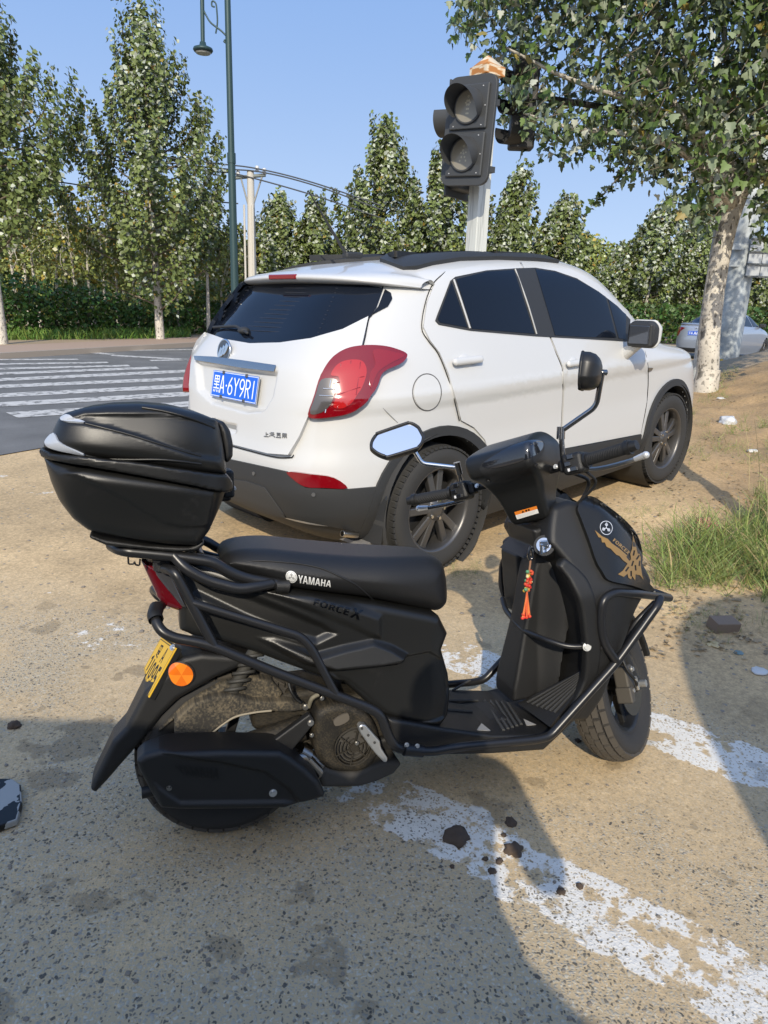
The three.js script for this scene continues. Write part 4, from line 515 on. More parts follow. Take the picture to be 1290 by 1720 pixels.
const decal = (name, hit, corners, tex, parent, off = 0.0012, col = [1, 1, 1], rough = 0.4) => { // corners tl tr br bl in photo pixels
  const n = 20, m = 8, pos = [], nor = [], uv = [], idx = []; for (let j = 0; j <= m; j++) for (let i = 0; i <= n; i++) { const u = i / n, v = j / m, a = [0, 1].map(k => lerp(lerp(corners[0][k], corners[1][k], u), lerp(corners[3][k], corners[2][k], u), v)), s = hit(a[0], a[1]); s.p.addScaledVector(s.n, off); pos.push(s.p.x, s.p.y, s.p.z); nor.push(s.n.x, s.n.y, s.n.z); uv.push(u, 1 - v); }
  for (let j = 0; j < m; j++) for (let i = 0; i < n; i++) { const a = j * (n + 1) + i, b = a + n + 1; idx.push(a, b, a + 1, a + 1, b, b + 1); }
  const g = new THREE.BufferGeometry(); g.setAttribute('position', new THREE.Float32BufferAttribute(pos, 3)); g.setAttribute('normal', new THREE.Float32BufferAttribute(nor, 3)); g.setAttribute('uv', new THREE.Float32BufferAttribute(uv, 2)); g.setIndex(idx);
  return obj(name, g, M(...col, rough, { map: tex.map, alphaMap: tex.alpha, transparent: true, alphaTest: 0.5 }), parent);
};
const ink = (w, h, draw, css) => { const a = canvasTex(w, h, (c) => { c.fillStyle = '#000'; c.fillRect(0, 0, w, h); c.fillStyle = c.strokeStyle = '#fff'; draw(c, w, h); }, false); const m = canvasTex(8, 8, c => { c.fillStyle = css; c.fillRect(0, 0, 8, 8); }); return { map: m, alpha: a }; };
const ZT = zoomer(470, 940, 0.1318);
const fit = (c, t, x, y, w, h, font) => { c.save(); c.font = font; const m = c.measureText(t).width; c.translate(x, y); c.scale(w / m, h / 70); c.fillText(t, 0, 0); c.restore(); };
decal('maker_lettering', seatHit, [[65, 110], [690, 235], [668, 372], [70, 300]].map(p => ZT(...p)), ink(640, 190, (c, w, h) => { fit(c, 'YAMAHA', 175, 160, 440, 110, 'bold 96px sans-serif'); c.beginPath(); c.arc(85, 95, 76, 0, 7); c.fill(); c.strokeStyle = '#000'; starDraw(c, 85, 95, 62, 4); }, '#e9e9e6'), seat);
decal('model_lettering', bodyHit, [[390, 470], [1095, 660], [1075, 800], [395, 580]].map(p => ZT(...p)), ink(700, 140, (c, w, h) => { c.transform(1, 0, -0.3, 1, 40, 0); fit(c, 'FORCE', 10, 118, 470, 100, 'bold 96px sans-serif'); fit(c, 'X', 500, 128, 130, 130, 'bold 96px sans-serif'); }, '#050506'), sc, 0.003, [1, 1, 1], 0.2);
// tail: lamp, tongue, plate, reflector
const tailO = trO(ZP, [[95, 95, 0.02], [240, 160, 0.05], [420, 210, 0.08], [500, 520, 0.08], [590, 640, 0.07], [480, 620, 0.03], [345, 545, 0], [262, 455, 0], [255, 420, 0]], 0);
sp('tail_lamp', net(puff(tailO, (x, y) => 0.062 + 0.02 * smooth(-0.1, 0.05, x), 0.018), [tailO.box[0], tailO.box[1], -0.12], [tailO.box[2], tailO.box[3], 0.12], 0.0045), M(0.10, 0.004, 0.008, 0.12, { clearcoat: 1 }));
{ const o = trO(ZP, [[210, 150, 0.06], [330, 200, 0.08], [430, 300, 0.085], [560, 590, 0.08], [600, 640, 0.075], [520, 600, 0.075], [380, 430, 0.07], [270, 280, 0.06]], 0.07); sp('turn_signal', net(puff(o, 0.018, 0.007, 0.066), [o.box[0], o.box[1], 0.03], [o.box[2], o.box[3], 0.1], 0.0035), M(0.05, 0.05, 0.055, 0.08, { clearcoat: 1 })); sp('turn_signal', mirrorZ(net(puff(o, 0.018, 0.007, 0.066), [o.box[0], o.box[1], 0.03], [o.box[2], o.box[3], 0.1], 0.0035)), M(0.05, 0.05, 0.055, 0.08, { clearcoat: 1 })); }
{ const o = trO(ZP, [[485, 640], [550, 700], [555, 840], [535, 860], [500, 800]], 0.04); sp('rear_reflector', net(puff(o, 0.03, 0.004, 0.02), [o.box[0], o.box[1], -0.03], [o.box[2], o.box[3], 0.07], 0.004), mRed); }
{ const o = trO(PX, [[338, 1092, 0.06], [306, 1098, 0.05], [288, 1112, 0.04], [243, 1147, 0.0], [212, 1208, 0], [190, 1232, 0], [158, 1298, 0], [154, 1312, 0], [162, 1318, 0], [180, 1308, 0.03], [245, 1236, 0.05], [272, 1204, 0.07], [300, 1178, 0.085], [360, 1142, 0.09], [412, 1120, 0.09], [440, 1104, 0.09]], 0.05);
  const f = puff(o, (x, y) => lerp(0.050, 0.088, smooth(-0.26, 0.05, x)), 0.016); sp('rear_fender', fieldMesh(f, o, 0.13, 0.0045), mPlastic); const hf = hitter(f);
  const P = []; for (let i = 0; i < 32; i++) { const a = i / 32 * 6.283; P.push(Z4(427 + 50 * Math.cos(a), 391 + 47 * Math.sin(a))); } const P2 = P.map(p => [lerp(305.5, p[0], 1.13), lerp(1131.5, p[1], 1.13)]); const rf = skinS('side_reflector', hf, P2, mPlastic, 0.006, 6); const oT = canvasTex(256, 256, c => { c.fillStyle = '#e8791c'; c.fillRect(0, 0, 256, 256); for (let i = 0; i < 6; i++) { c.fillStyle = i % 2 ? '#e2701a' : '#f08a26'; c.beginPath(); c.moveTo(128, 128); c.arc(128, 128, 140, i * 1.047, (i + 1) * 1.047); c.fill(); } c.strokeStyle = 'rgba(190,80,10,.35)'; for (let i = 0; i < 26; i++) { c.beginPath(); c.moveTo(i * 10, 0); c.lineTo(i * 10, 256); c.moveTo(0, i * 10); c.lineTo(256, i * 10); c.stroke(); } }); skinS('reflector_lens', hf, P, M(1, 1, 1, 0.15, { map: oT, clearcoat: 1 }), 0.010, 6, rf); }
{ const c = [[318, 928, -0.075], [468, 1035, 0.07], [185, 1545, 0.075], [142, 1245, -0.07]].map(p => sl(...ZP(p[0], p[1]), p[2])); // tl tr br bl
  const t = canvasTex(512, 330, (x, w, h) => { x.fillStyle = '#e3b63a'; x.fillRect(0, 0, w, h); x.strokeStyle = '#151208'; x.lineWidth = 5; x.strokeRect(10, 10, w - 20, h - 20); x.fillStyle = '#17130a'; x.strokeStyle = '#17130a'; x.lineWidth = 12; const ln = (...p) => { x.beginPath(); x.moveTo(p[0], p[1]); for (let i = 2; i < p.length; i += 2) x.lineTo(p[i], p[i + 1]); x.stroke(); }; ln(120, 40, 190, 40, 190, 78, 120, 78, 120, 36); ln(155, 40, 155, 112); ln(118, 92, 192, 92); ln(110, 114, 200, 114); fit(x, 'A', 300, 128, 70, 100, 'bold 96px sans-serif'); fit(x, '1J095', 40, 300, 430, 160, 'bold 96px sans-serif'); });
  const nrm = c[1].clone().sub(c[0]).cross(c[3].clone().sub(c[0])).normalize(); if (nrm.x > 0) nrm.negate(); const pos = [], uv = [], q = (a, b, d, e, u) => { for (const k of [0, 1, 2, 0, 2, 3]) { const p = [a, b, d, e][k]; pos.push(p.x, p.y, p.z); uv.push(...(u ? [[0, 1], [1, 1], [1, 0], [0, 0]][k] : [0.05, 0.05])); } };
  const F = c.map(p => p.clone().addScaledVector(nrm, 0.002)), K = c.map(p => p.clone().addScaledVector(nrm, -0.002)); q(...F, true); for (let i = 0; i < 4; i++) q(F[i], K[i], K[(i + 1) % 4], F[(i + 1) % 4]);
  const g = new THREE.BufferGeometry(); g.setAttribute('position', new THREE.Float32BufferAttribute(pos, 3)); g.setAttribute('uv', new THREE.Float32BufferAttribute(uv, 2)); g.computeVertexNormals(); const pl = sp('number_plate', g, M(1, 1, 1, 0.45, { map: t })); const pb = new THREE.BufferGeometry(); const pos2 = []; { const A = c.map(p => p.clone().lerp(c[0].clone().add(c[2]).multiplyScalar(0.5), -0.03).addScaledVector(nrm, -0.003)), B = A.map(p => p.clone().addScaledVector(nrm, -0.012)); const Q = (a, b, d, e) => { for (const p of [a, b, d, a, d, e]) pos2.push(p.x, p.y, p.z); }; Q(...A); Q(...B); for (let i = 0; i < 4; i++) Q(A[i], B[i], B[(i + 1) % 4], A[(i + 1) % 4]); } pb.setAttribute('position', new THREE.Float32BufferAttribute(pos2, 3)); pb.computeVertexNormals(); obj('plate_holder', pb, mPlastic, pl);
  bolt(sl(...ZP(430, 1030), 0.06), V(-0.7, 0.5, 0.5).normalize(), 0.006, sc); }
// dirty inner fender, engine, muffler
{ const o = trO(Z4, [[395, 595], [470, 525], [560, 493], [650, 484], [740, 510], [810, 515], [880, 510], [962, 524], [968, 548], [900, 560], [820, 556], [740, 562], [650, 582], [590, 622], [540, 662], [470, 700], [395, 706]], 0.095); sp('inner_fender', net(puff(o, 0.022, 0.008, 0.075), [o.box[0], o.box[1], 0.03], [o.box[2], o.box[3], 0.12], 0.004), mDirty);
  const o2 = trO(Z4, [[393, 600], [300, 680], [285, 720], [330, 640], [440, 530], [520, 478], [610, 432], [730, 408], [820, 428], [868, 480], [850, 512], [740, 506], [640, 480], [560, 490], [470, 522]], 0.075); sp('inner_fender', net(puff(o2, 0.07, 0.010, 0.0), [o2.box[0], o2.box[1], -0.1], [o2.box[2], o2.box[3], 0.1], 0.005), mDirty);
  surfTube(hitter(puff(o, 0.022, 0.008, 0.075)), zp(Z4, [[398, 700], [480, 692], [545, 655], [600, 612], [660, 576], [740, 558], [815, 550]]), 0.003, 'fender_lip', M(0.30, 0.26, 0.19, 0.9), sc, 0.001); }
{ // engine block, fan cover and grille
  const e = new THREE.Group(); e.name = 'engine'; sc.add(e);
  obj('crankcase', [box(0.36, 0.15, 0.15, 0.36, 0.28, -0.02, 0.02), box(0.24, 0.10, 0.16, 0.25, 0.34, -0.02, 0.02), box(0.20, 0.14, 0.12, 0.52, 0.31, -0.01, 0.03)], mCast, e);
  const co = trO(ZE, [[690, 250], [760, 215], [860, 210], [960, 250], [1030, 330], [1060, 430], [1050, 520], [1000, 590], [930, 622], [820, 622], [750, 610], [700, 560], [670, 480], [660, 380], [665, 300]], 0.12, 0.5); const cf = puff(co, 0.055, 0.022, 0.085); const ch = hitter(cf), hc0 = ch(...ZE(908, 478)).p, cf2 = (x, y, z) => Math.max(cf(x, y, z), -Math.max(Math.hypot(x - hc0.x, y - hc0.y) - 0.052, 0.112 - z)); obj('fan_cover', net(cf2, [co.box[0], co.box[1], 0.01], [co.box[2], co.box[3], 0.16], 0.0035), mCast, e);
  const lo = trO(ZE, [[720, 620], [740, 600], [830, 628], [930, 628], [1010, 590], [1100, 560], [1180, 560], [1195, 585], [1150, 640], [1040, 690], [940, 718], [720, 722], [700, 660]], 0.13); obj('engine_shroud', net(puff(lo, 0.05, 0.014, 0.09), [lo.box[0], lo.box[1], 0.02], [lo.box[2], lo.box[3], 0.16], 0.004), M(0.05, 0.046, 0.04, 0.75), e);
  const fc = ch(...ZE(908, 478)), gr = new THREE.Group(); gr.name = 'fan_grille'; gr.position.copy(fc.p); gr.position.z = 0.142; e.add(gr);
  const dk = cyl(0.052, 0.052, 0.006, 40); dk.rotateX(Math.PI / 2); dk.translate(0, 0, -0.024); obj('fan', dk, M(0.06, 0.056, 0.05, 0.7), gr); const rg = []; for (const r of [0.014, 0.024, 0.034, 0.044, 0.052]) rg.push(new THREE.TorusGeometry(r, 0.0022, 6, 48, r > 0.05 ? 6.283 : 5.2).rotateZ(r * 60).translate(0, 0, 0.005)); for (let i = 0; i < 6; i++) rg.push(box(0.05, 0.0035, 0.004, 0.028, 0, 0.005).rotateZ(i * 1.047 + 0.3)); const hb = cyl(0.011, 0.013, 0.008, 20); hb.rotateX(Math.PI / 2); hb.translate(0, 0, 0.004); rg.push(hb); obj('grille_bars', rg, mCast, gr);
  skinS('inspection_plug', ch, spline2(zp(ZE, [[790, 315], [870, 275], [882, 305], [870, 325], [800, 352], [788, 335]]), true, 3), M(0.11, 0.095, 0.075, 0.7), 0.005, 5, e);
  const ho = trO(Z4, [[690, 738], [760, 722], [980, 560], [1000, 588], [995, 610], [900, 725], [850, 745]], 0.14); obj('muffler_bracket', net(puff(ho, 0.012, 0.005, 0.135), [ho.box[0], ho.box[1], 0.10], [ho.box[2], ho.box[3], 0.17], 0.0035), mPlastic, e);
  for (const p of [[622, 242, 0.10], [652, 338, 0.148], [658, 412, 0.13], [720, 190, 0.13], [930, 460, 0.15]]) bolt(sl(...ZE(p[0], p[1]), p[2]), V(0, 0, 1), p[0] === 652 || p[0] === 622 ? 0.0065 : 0.0042, e, mMetal);
  const bs = [[610, 520, 0.12, 0.022], [660, 545, 0.11, 0.018], [690, 575, 0.11, 0.02]]; for (const [x, y, z, r] of bs) { const p = sl(...ZE(x, y), z), g = cyl(r, r, 0.03, 20); g.rotateZ(0.9); g.translate(p.x, p.y, p.z); obj('exhaust_clamp', g, mSteel, e); }
  obj('exhaust_pipe', tube([sl(...ZE(1000, 640), 0.08), sl(...ZE(850, 690), 0.11), sl(...ZE(720, 640), 0.12), sl(...ZE(600, 540), 0.13), sl(...ZE(520, 620), 0.15)], 0.016, 40, 10), mSteel, e);
  obj('cable', tube(tr(ZE, [[520, 100, 0.10], [535, 150, 0.11], [560, 190, 0.11], [590, 215, 0.11]], 0.1), 0.004, 24, 6), mPlastic, e); obj('cable', tube(tr(ZE, [[640, 240, 0.10], [660, 190, 0.12], [700, 165, 0.12]], 0.1), 0.006, 24, 6), M(0.2, 0.18, 0.13, 0.7), e);
  // shock absorber and hub seen through the gap
  const sh = obj('shock_absorber', [between(V(0.02, 0.30, 0.05), V(0.16, 0.56, 0.08), 0.016), ...Array.from({ length: 9 }, (_, i) => new THREE.TorusGeometry(0.026, 0.005, 6, 20).rotateX(1.2).translate(0.04 + i * 0.012, 0.335 + i * 0.022, 0.055 + i * 0.003))], M(0.05, 0.048, 0.042, 0.6), e);
  obj('hub_arm', between(V(0.0, 0.25, 0.085), V(0.26, 0.30, 0.09), 0.03, 0.035), mCast, e);
  // folded footrest
  const fo = trO(ZE, [[936, 355], [955, 340], [980, 345], [1065, 440], [1072, 480], [1112, 545], [1108, 568], [1090, 572], [1040, 520], [1000, 470], [945, 392]], 0.185); const fr = sp('footrest', net(puff(fo, 0.012, 0.004, 0.18), [fo.box[0], fo.box[1], 0.15], [fo.box[2], fo.box[3], 0.21], 0.003), mAlu); for (const p of [[960, 372], [998, 412], [1036, 456]]) { const q = sl(...ZE(...p), 0.193), g = cyl(0.0035, 0.0035, 0.003, 12); g.rotateX(Math.PI / 2); g.translate(q.x, q.y, q.z); obj('hole_plug', g, mDarkIn, fr); }
}
{ const o = trO(Z4, [[230, 776], [262, 745], [330, 722], [600, 712], [850, 716], [895, 742], [960, 788], [1015, 842], [1045, 905], [1030, 916], [940, 946], [870, 966], [600, 972], [332, 972], [292, 910], [246, 824]], 0.195);
  const rid = trO(Z4, [[300, 860], [420, 935], [870, 930], [930, 945], [870, 975], [330, 980]], 0.2), rid2 = trO(Z4, [[340, 735], [600, 770], [780, 810], [880, 880], [935, 945], [1100, 930], [1000, 760], [850, 690], [400, 690]], 0.2);
  const f = puff(o, (x, y) => 0.052 + 0.008 * (1 - smooth(-0.008, 0.004, rid2(x, y))) + 0.006 * (1 - smooth(-0.01, 0.004, rid(x, y))) - 0.012 * smooth(-0.05, -0.16, x), 0.016, 0.155), mu = sp('muffler', net(f, [o.box[0], o.box[1], 0.08], [o.box[2], o.box[3], 0.24], 0.004), mPlastic), mh = hitter(f);
  decal('maker_lettering', mh, [[385, 782], [600, 798], [592, 856], [425, 836]].map(p => Z4(...p)), ink(400, 100, c => fit(c, 'YAMAHA', 12, 86, 376, 78, 'bold 96px sans-serif'), '#131313'), mu, 0.0015, [1, 1, 1], 0.35);
  for (const p of [[372, 887], [822, 908]]) { const h = mh(...Z4(...p)); bolt(h.p, h.n, p[0] < 500 ? 0.005 : 0.0075, mu, p[0] < 500 ? mSteel : mAlu, 'screw'); }
  const q = sl(...Z4(268, 905), 0.15), g = cyl(0.014, 0.014, 0.04, 20); g.rotateZ(Math.PI / 2); g.translate(q.x + 0.012, q.y, q.z); obj('tail_pipe', g, mPlastic, mu); }
// footboard and leg shield
const floorO = trO(PX, [[650, 1205, 0.16], [690, 1212, 0.16], [745, 1224, 0.17], [830, 1236, 0.17], [905, 1236, 0.17], [935, 1228, 0.17], [985, 1175, 0.18], [1000, 1160, 0.18], [1000, 1185, 0.18], [960, 1225, 0.18], [915, 1262, 0.17], [830, 1268, 0.17], [720, 1268, 0.16], [660, 1250, 0.16]], 0.17);
const floorF = puff(floorO, x => 0.168, 0.010), floorHit = hitter(floorF); sp('footboard', fieldMesh(floorF, floorO, 0.22, 0.005), mPlastic);
const shO = outline([[0.968, 0.800], [0.962, 0.760], [1.005, 0.700], [1.035, 0.600], [1.062, 0.480], [1.070, 0.380], [1.050, 0.300], [1.035, 0.235], [1.09, 0.225], [1.14, 0.30], [1.18, 0.42], [1.26, 0.52], [1.345, 0.575], [1.355, 0.610], [1.30, 0.70], [1.215, 0.785], [1.13, 0.845], [1.05, 0.870], [0.99, 0.855]], 0.004, 0.25);
const shW = (x, y) => { let w = piece([0.22, 0.34, 0.48, 0.60, 0.70, 0.80, 0.88], [0.172, 0.190, 0.205, 0.203, 0.172, 0.132, 0.100])(y); w -= smooth(1.12, 1.38, x) * 0.115; return Math.max(0.02, w); };
const shF = puff(shO, shW, 0.017);
const shH0 = hitter(shF); const shM = sp('leg_shield', net(shF, [0.9, 0.2, -0.24], [1.4, 0.92, 0.24], 0.0055), mPlastic); const shHit = shH0;
{ const g = trO(Z6, [[400, 760, 0.06], [470, 775, 0.09], [590, 765, 0.14], [625, 820, 0.17], [615, 900, 0.19], [590, 1000, 0.19], [575, 1080, 0.19], [560, 1180, 0.185], [545, 1240, 0.18], [430, 1360, 0.16], [400, 1330, 0.1], [480, 1100, 0.12], [500, 980, 0.12], [510, 880, 0.12], [480, 800, 0.08]], 0.1);
  // side wing of the shield: a fold standing proud on each side of the knee wells
  const wing = puff(outline([[0.975, 0.70], [1.0, 0.66], [1.03, 0.58], [1.05, 0.46], [1.055, 0.36], [1.02, 0.27], [1.0, 0.245], [1.05, 0.235], [1.10, 0.34], [1.10, 0.50], [1.06, 0.66], [1.0, 0.72]], 0.004, 0.3), 0.016, 0.010, (x, y) => shW(x, y) - 0.012), wg = net(wing, [0.93, 0.2, 0.08], [1.14, 0.76, 0.24], 0.005); obj('shield_wing', wg, mPlastic, shM); obj('shield_wing', mirrorZ(wg), mPlastic, shM); }
{ const o = outline([[0.985, 0.735], [1.06, 0.62], [1.09, 0.30], [0.95, 0.262], [0.905, 0.262], [0.905, 0.30], [0.945, 0.50], [0.97, 0.66]], 0.004); sp('centre_tunnel', net(puff(o, (x, y) => 0.050 + 0.012 * smooth(0.5, 0.3, y) + 0.05 * smooth(0.98, 1.06, x), 0.012), [o.box[0], o.box[1], -0.1], [o.box[2], o.box[3], 0.1], 0.005), mPlastic); }
{ // front cowl panel with decals
  const P = spline2(zp(ZF, [[110, 235], [180, 160], [260, 140], [330, 165], [480, 270], [640, 400], [760, 540], [810, 660], [830, 800], [820, 960], [870, 1040], [960, 1140], [940, 1165], [700, 1110], [520, 1075], [440, 1040], [390, 960], [330, 860], [240, 600], [150, 360]]), true, 3); const ck = skinS('front_cowl', shHit, P, mMatt, 0.014, 7, sc, 0.012); obj('front_cowl', mirrorZ(ck.geometry), mMatt, sc);
  const hit2 = (x, y) => { const s = shHit(x, y); s.p.addScaledVector(s.n, 0.014); return s; };
  decal('star_emblem', hit2, [[345, 360], [505, 385], [490, 570], [350, 545]].map(p => ZF(...p)), ink(160, 180, (c, w, h) => { c.translate(80, 90); c.scale(1, 1.12); starDraw(c, 0, 0, 66, 6); }, '#c8cdd6'), ck);
  decal('cowl_graphic', hit2, [[290, 480], [840, 480], [840, 1070], [290, 1070]].map(p => ZF(...p)), ink(550, 590, (c) => { const pg = a => { c.beginPath(); a.forEach((p, i) => i ? c.lineTo(p[0] - 290, p[1] - 480) : c.moveTo(p[0] - 290, p[1] - 480)); c.fill(); };
    pg([[298, 490], [380, 560], [440, 590], [480, 640], [560, 700], [640, 770], [690, 830], [680, 760], [700, 700], [715, 560], [740, 640], [760, 740], [780, 715], [785, 760], [800, 800], [800, 900], [815, 1000], [830, 1045], [790, 1000], [740, 990], [735, 1055], [700, 1010], [690, 1045], [660, 1030], [650, 985], [610, 1020], [550, 990], [600, 950], [650, 870], [600, 830], [560, 780], [530, 770], [470, 700], [430, 680], [410, 630], [380, 630], [370, 580], [340, 570]]);
    c.fillStyle = '#000'; for (const [x, y, a] of [[720, 750, 0.2], [765, 800, 0.6], [660, 810, -0.6], [705, 870, 0.3], [645, 935, 0.6], [740, 920, -0.1], [690, 985, 0], [785, 870, 0.1]]) { c.save(); c.translate(x - 290, y - 480); c.rotate(a); c.fillRect(-9, -32, 18, 60); c.restore(); } }, '#8d6f3e'), ck, 0.0015);
  decal('model_lettering', hit2, [[500, 575], [690, 745], [655, 775], [478, 612]].map(p => ZF(...p)), ink(300, 70, c => fit(c, 'FORCEX', 8, 60, 284, 64, 'bold 96px sans-serif'), '#9a7c4c'), ck); }
{ // neck, ignition lock, key
  const o = trO(Z6, [[255, 560, 0], [300, 545, 0], [400, 530, 0], [520, 470, 0.05], [560, 590, 0.08], [600, 740, 0.10], [480, 770, 0.05], [380, 720, 0.02], [300, 660, 0], [205, 700, 0], [270, 640, 0]], 0.03); sp('neck_cover', net(puff(o, (x, y) => 0.085, 0.012), [o.box[0], o.box[1], -0.13], [o.box[2], o.box[3], 0.13], 0.005), mPlastic);
  const a = sl(...Z6(420, 690), 0.03), b = sl(...Z6(372, 655), 0.12); const lk = sp('ignition_lock', [between(a, b, 0.034, 0.030, 28)], mPlastic); const nrm = b.clone().sub(a).normalize(); const d = between(b, b.clone().addScaledVector(nrm, 0.006), 0.022, 0.021, 28); obj('lock_face', d, mChrome, lk); obj('key', [between(b, b.clone().addScaledVector(nrm, 0.03), 0.004), box(0.026, 0.018, 0.006, b.x - 0.014, b.y + 0.010, b.z + 0.02, 0.003), box(0.009, 0.03, 0.005, b.x - 0.024, b.y - 0.004, b.z + 0.026, 0.002)], mChrome, lk);
  const hk = sp('bag_hook', tube(tr(Z6, [[335, 790, 0.02], [345, 880, 0.03], [340, 960, 0.02], [333, 1055, 0.0]], 0.02), 0.004, 30, 8), mGloss);
  const po = trO(Z6, [[205, 690, -0.1], [280, 660, -0.05], [290, 760, -0.05], [270, 1000, -0.05], [240, 960, -0.08], [215, 850, -0.1]], -0.08); sp('glove_pocket', net(puff(po, 0.06, 0.014, -0.10), [po.box[0], po.box[1], -0.2], [po.box[2], po.box[3], 0.0], 0.006), mPlastic); }
// rubber mat ribs on the footboard: slanted stripes and worn pale marks
{ const pts = []; for (let i = 0; i < 6; i++) pts.push([[870 + i * 38, 905 + i * 14], [1085 + i * 32, 1110 - i * 2]]); const mats = M(0.045, 0.045, 0.043, 0.75);
  for (const [a, b] of [[[905, 905], [1000, 850]], [[880, 960], [1040, 960]], [[870, 1010], [1010, 1020]]]) { const p = [Z5(...a), Z5(...b)].map(q => { const h = floorHit(...q); return h.p.setY(h.p.y + 0.002); }); sp('mat_rib', between(p[0], p[1], 0.004, 0.004, 6), mats); }
  for (let i = 0; i < 5; i++) { const a = Z5(1080 + i * 30, 960 + i * 2), b = Z5(1180 + i * 24, 1120 - i * 8), p = [a, b].map(q => { const h = floorHit(...q); return h.p.setY(h.p.y + 0.001); }); sp('mat_rib', between(p[0], p[1], 0.005, 0.005, 6), mats); }
  skinS('mat_arrow', floorHit, zp(Z5, [[1035, 1118], [1060, 1082], [1110, 1122]]), M(0.30, 0.29, 0.27, 0.8), 0.0015, 10); skinS('mat_arrow', floorHit, zp(Z6, [[275, 1465], [335, 1492], [290, 1495]]), M(0.30, 0.29, 0.27, 0.8), 0.0015, 10); }
{ // toe board rising to the shield, with worn ribs
  const C4 = [[250, 1392, 0.03], [560, 1232, 0.165], [590, 1262, 0.178], [400, 1502, 0.168]].map(p => sl(...Z6(p[0], p[1]), p[2])), bl = (u, v) => C4[0].clone().lerp(C4[1], u).lerp(C4[3].clone().lerp(C4[2], u), v), nn = C4[1].clone().sub(C4[0]).cross(C4[3].clone().sub(C4[0])).normalize(); if (nn.y < 0) nn.negate();
  const mWorn = M(0.050, 0.049, 0.046, 0.6, { bumpMap: grainT(20, 20), bumpScale: 0.0006 }); const tb = sp('toe_board', sheet([[0, 0], [1, 0], [1, 1], [0, 1]], (u, v) => ({ p: bl(u, v), n: nn }), 0.12, 0.002, 0.01), mPlastic);
  for (let i = 0; i < 7; i++) { const v = 0.10 + i * 0.12; obj('mat_rib', sheet([[0.10 + i * 0.02, v], [0.92, v + 0.02], [0.92, v + 0.07], [0.10 + i * 0.02, v + 0.06]], (u, w) => ({ p: bl(u, w), n: nn }), 0.2, 0.006, 0.002), mWorn, tb); } }
// crash bars
const bar = (name, zf, pts, z, r = 0.0125, bend = 0.035, mir = true) => { const P = pts.map(p => p.isVector3 ? p : sl(...zf(p[0], p[1]), p[2] ?? z)), g = bent(P, r, bend); const m = sp(name, g, mTube); if (mir) sp(name, mirrorZ(g), mTube); return m; };
const RL = [];
bar('crash_bar', (x, y) => [x, y], [...[[545, 920, 0.05], [520, 940, 0.10], [515, 980, 0.13], [545, 1035, 0.15], [600, 1062, 0.155]].map(p => [...Z3(p[0], p[1]), p[2]]), ...[[540, 262, 0.16], [800, 372, 0.17], [1100, 487, 0.185]].map(p => [...Z4(p[0], p[1]), p[2]]), ...[[440, 992, 0.19], [510, 1030, 0.195], [560, 1160, 0.195], [600, 1215, 0.195], [780, 1237, 0.20], [900, 1215, 0.20]].map(p => [...Z5(p[0], p[1]), p[2]]), ...[[0, 1592, 0.205], [340, 1560, 0.21], [400, 1545, 0.21], [710, 1200, 0.21], [900, 935, 0.205], [912, 905, 0.19]].map(p => [...Z6(p[0], p[1]), p[2]])], 0.2, 0.0125, 0.04);
bar('crash_bar', Z3, [[560, 762, 0.10], [600, 770, 0.14], [680, 920, 0.15], [770, 1092, 0.16]], 0.15);
bar('crash_bar', Z4, [[465, 82, 0.15], [940, 228, 0.17], [985, 275, 0.175], [1092, 478, 0.185]], 0.17, 0.011);
bar('front_bar', Z6, [[955, 900, 0.03], [800, 880, 0.17], [700, 872, 0.20], [645, 905, 0.21], [634, 1020, 0.21], [650, 1110, 0.21], [708, 1195, 0.21]], 0.2, 0.0125, 0.05);
{ const m = tr(Z6, [[955, 900, 0.03]], 0.03)[0]; sp('front_bar', between(m, V(m.x, m.y, -m.z), 0.0125), mTube); }
bar('front_bar', Z6, [[885, 925, 0.17], [800, 1010, 0.16], [735, 1120, 0.15]], 0.16, 0.009, 0.02);
bar('knee_bar', Z6, [[640, 1130, 0.20], [575, 1126, 0.19], [480, 1128, 0.17], [380, 1095, 0.13], [270, 1050, 0.03], [190, 955, -0.10], [178, 905, -0.14]], 0.1, 0.0085, 0.03, false);
bar('knee_bar', Z6, [[200, 700, -0.18], [178, 740, -0.20], [172, 840, -0.20], [190, 895, -0.19]], -0.2, 0.011, 0.02, false);
bolt(sl(...Z6(571, 1128), 0.205), V(-0.3, 0.2, 0.93).normalize(), 0.009, sc); bolt(sl(...Z6(190, 908), -0.18), V(-0.3, 0.2, 0.93).normalize(), 0.007, sc);
{ const o = trO(Z6, [[545, 1105], [600, 1100], [640, 1110], [640, 1145], [600, 1150], [550, 1145]], 0.19); sp('bar_bracket', net(puff(o, 0.006, 0.003, 0.19), [o.box[0], o.box[1], 0.17], [o.box[2], o.box[3], 0.21], 0.003), mTube); }
sp('rubber_grip', [tube(tr(Z3, [[525, 930, 0.09], [516, 960, 0.12], [522, 985, 0.135]], 0.1), 0.018, 20, 12)], mPlastic);
for (const p of [[655, 1198], [712, 1204]]) bolt(sl(...Z5(...p), p[1] > 1250 ? 0.16 : 0.207), V(0, 0.2, 0.98).normalize(), p[1] > 1250 ? 0.009 : 0.005, sc);
{ const a = sl(...Z5(640, 1222), 0.2), b = sl(...Z5(740, 1232), 0.2); sp('bar_sleeve', between(a, b, 0.0165, 0.0165, 18), mTube); }
sp('side_stand', [between(V(0.56, 0.22, -0.08), V(0.60, 0.02, -0.20), 0.011, 0.010), box(0.05, 0.008, 0.04, 0.605, 0.012, -0.205)], mTube); sp('underframe', [box(0.34, 0.05, 0.14, 0.72, 0.195, 0, 0.015), box(0.16, 0.05, 0.14, 0.54, 0.195, 0.0, 0.015)], mPlastic);
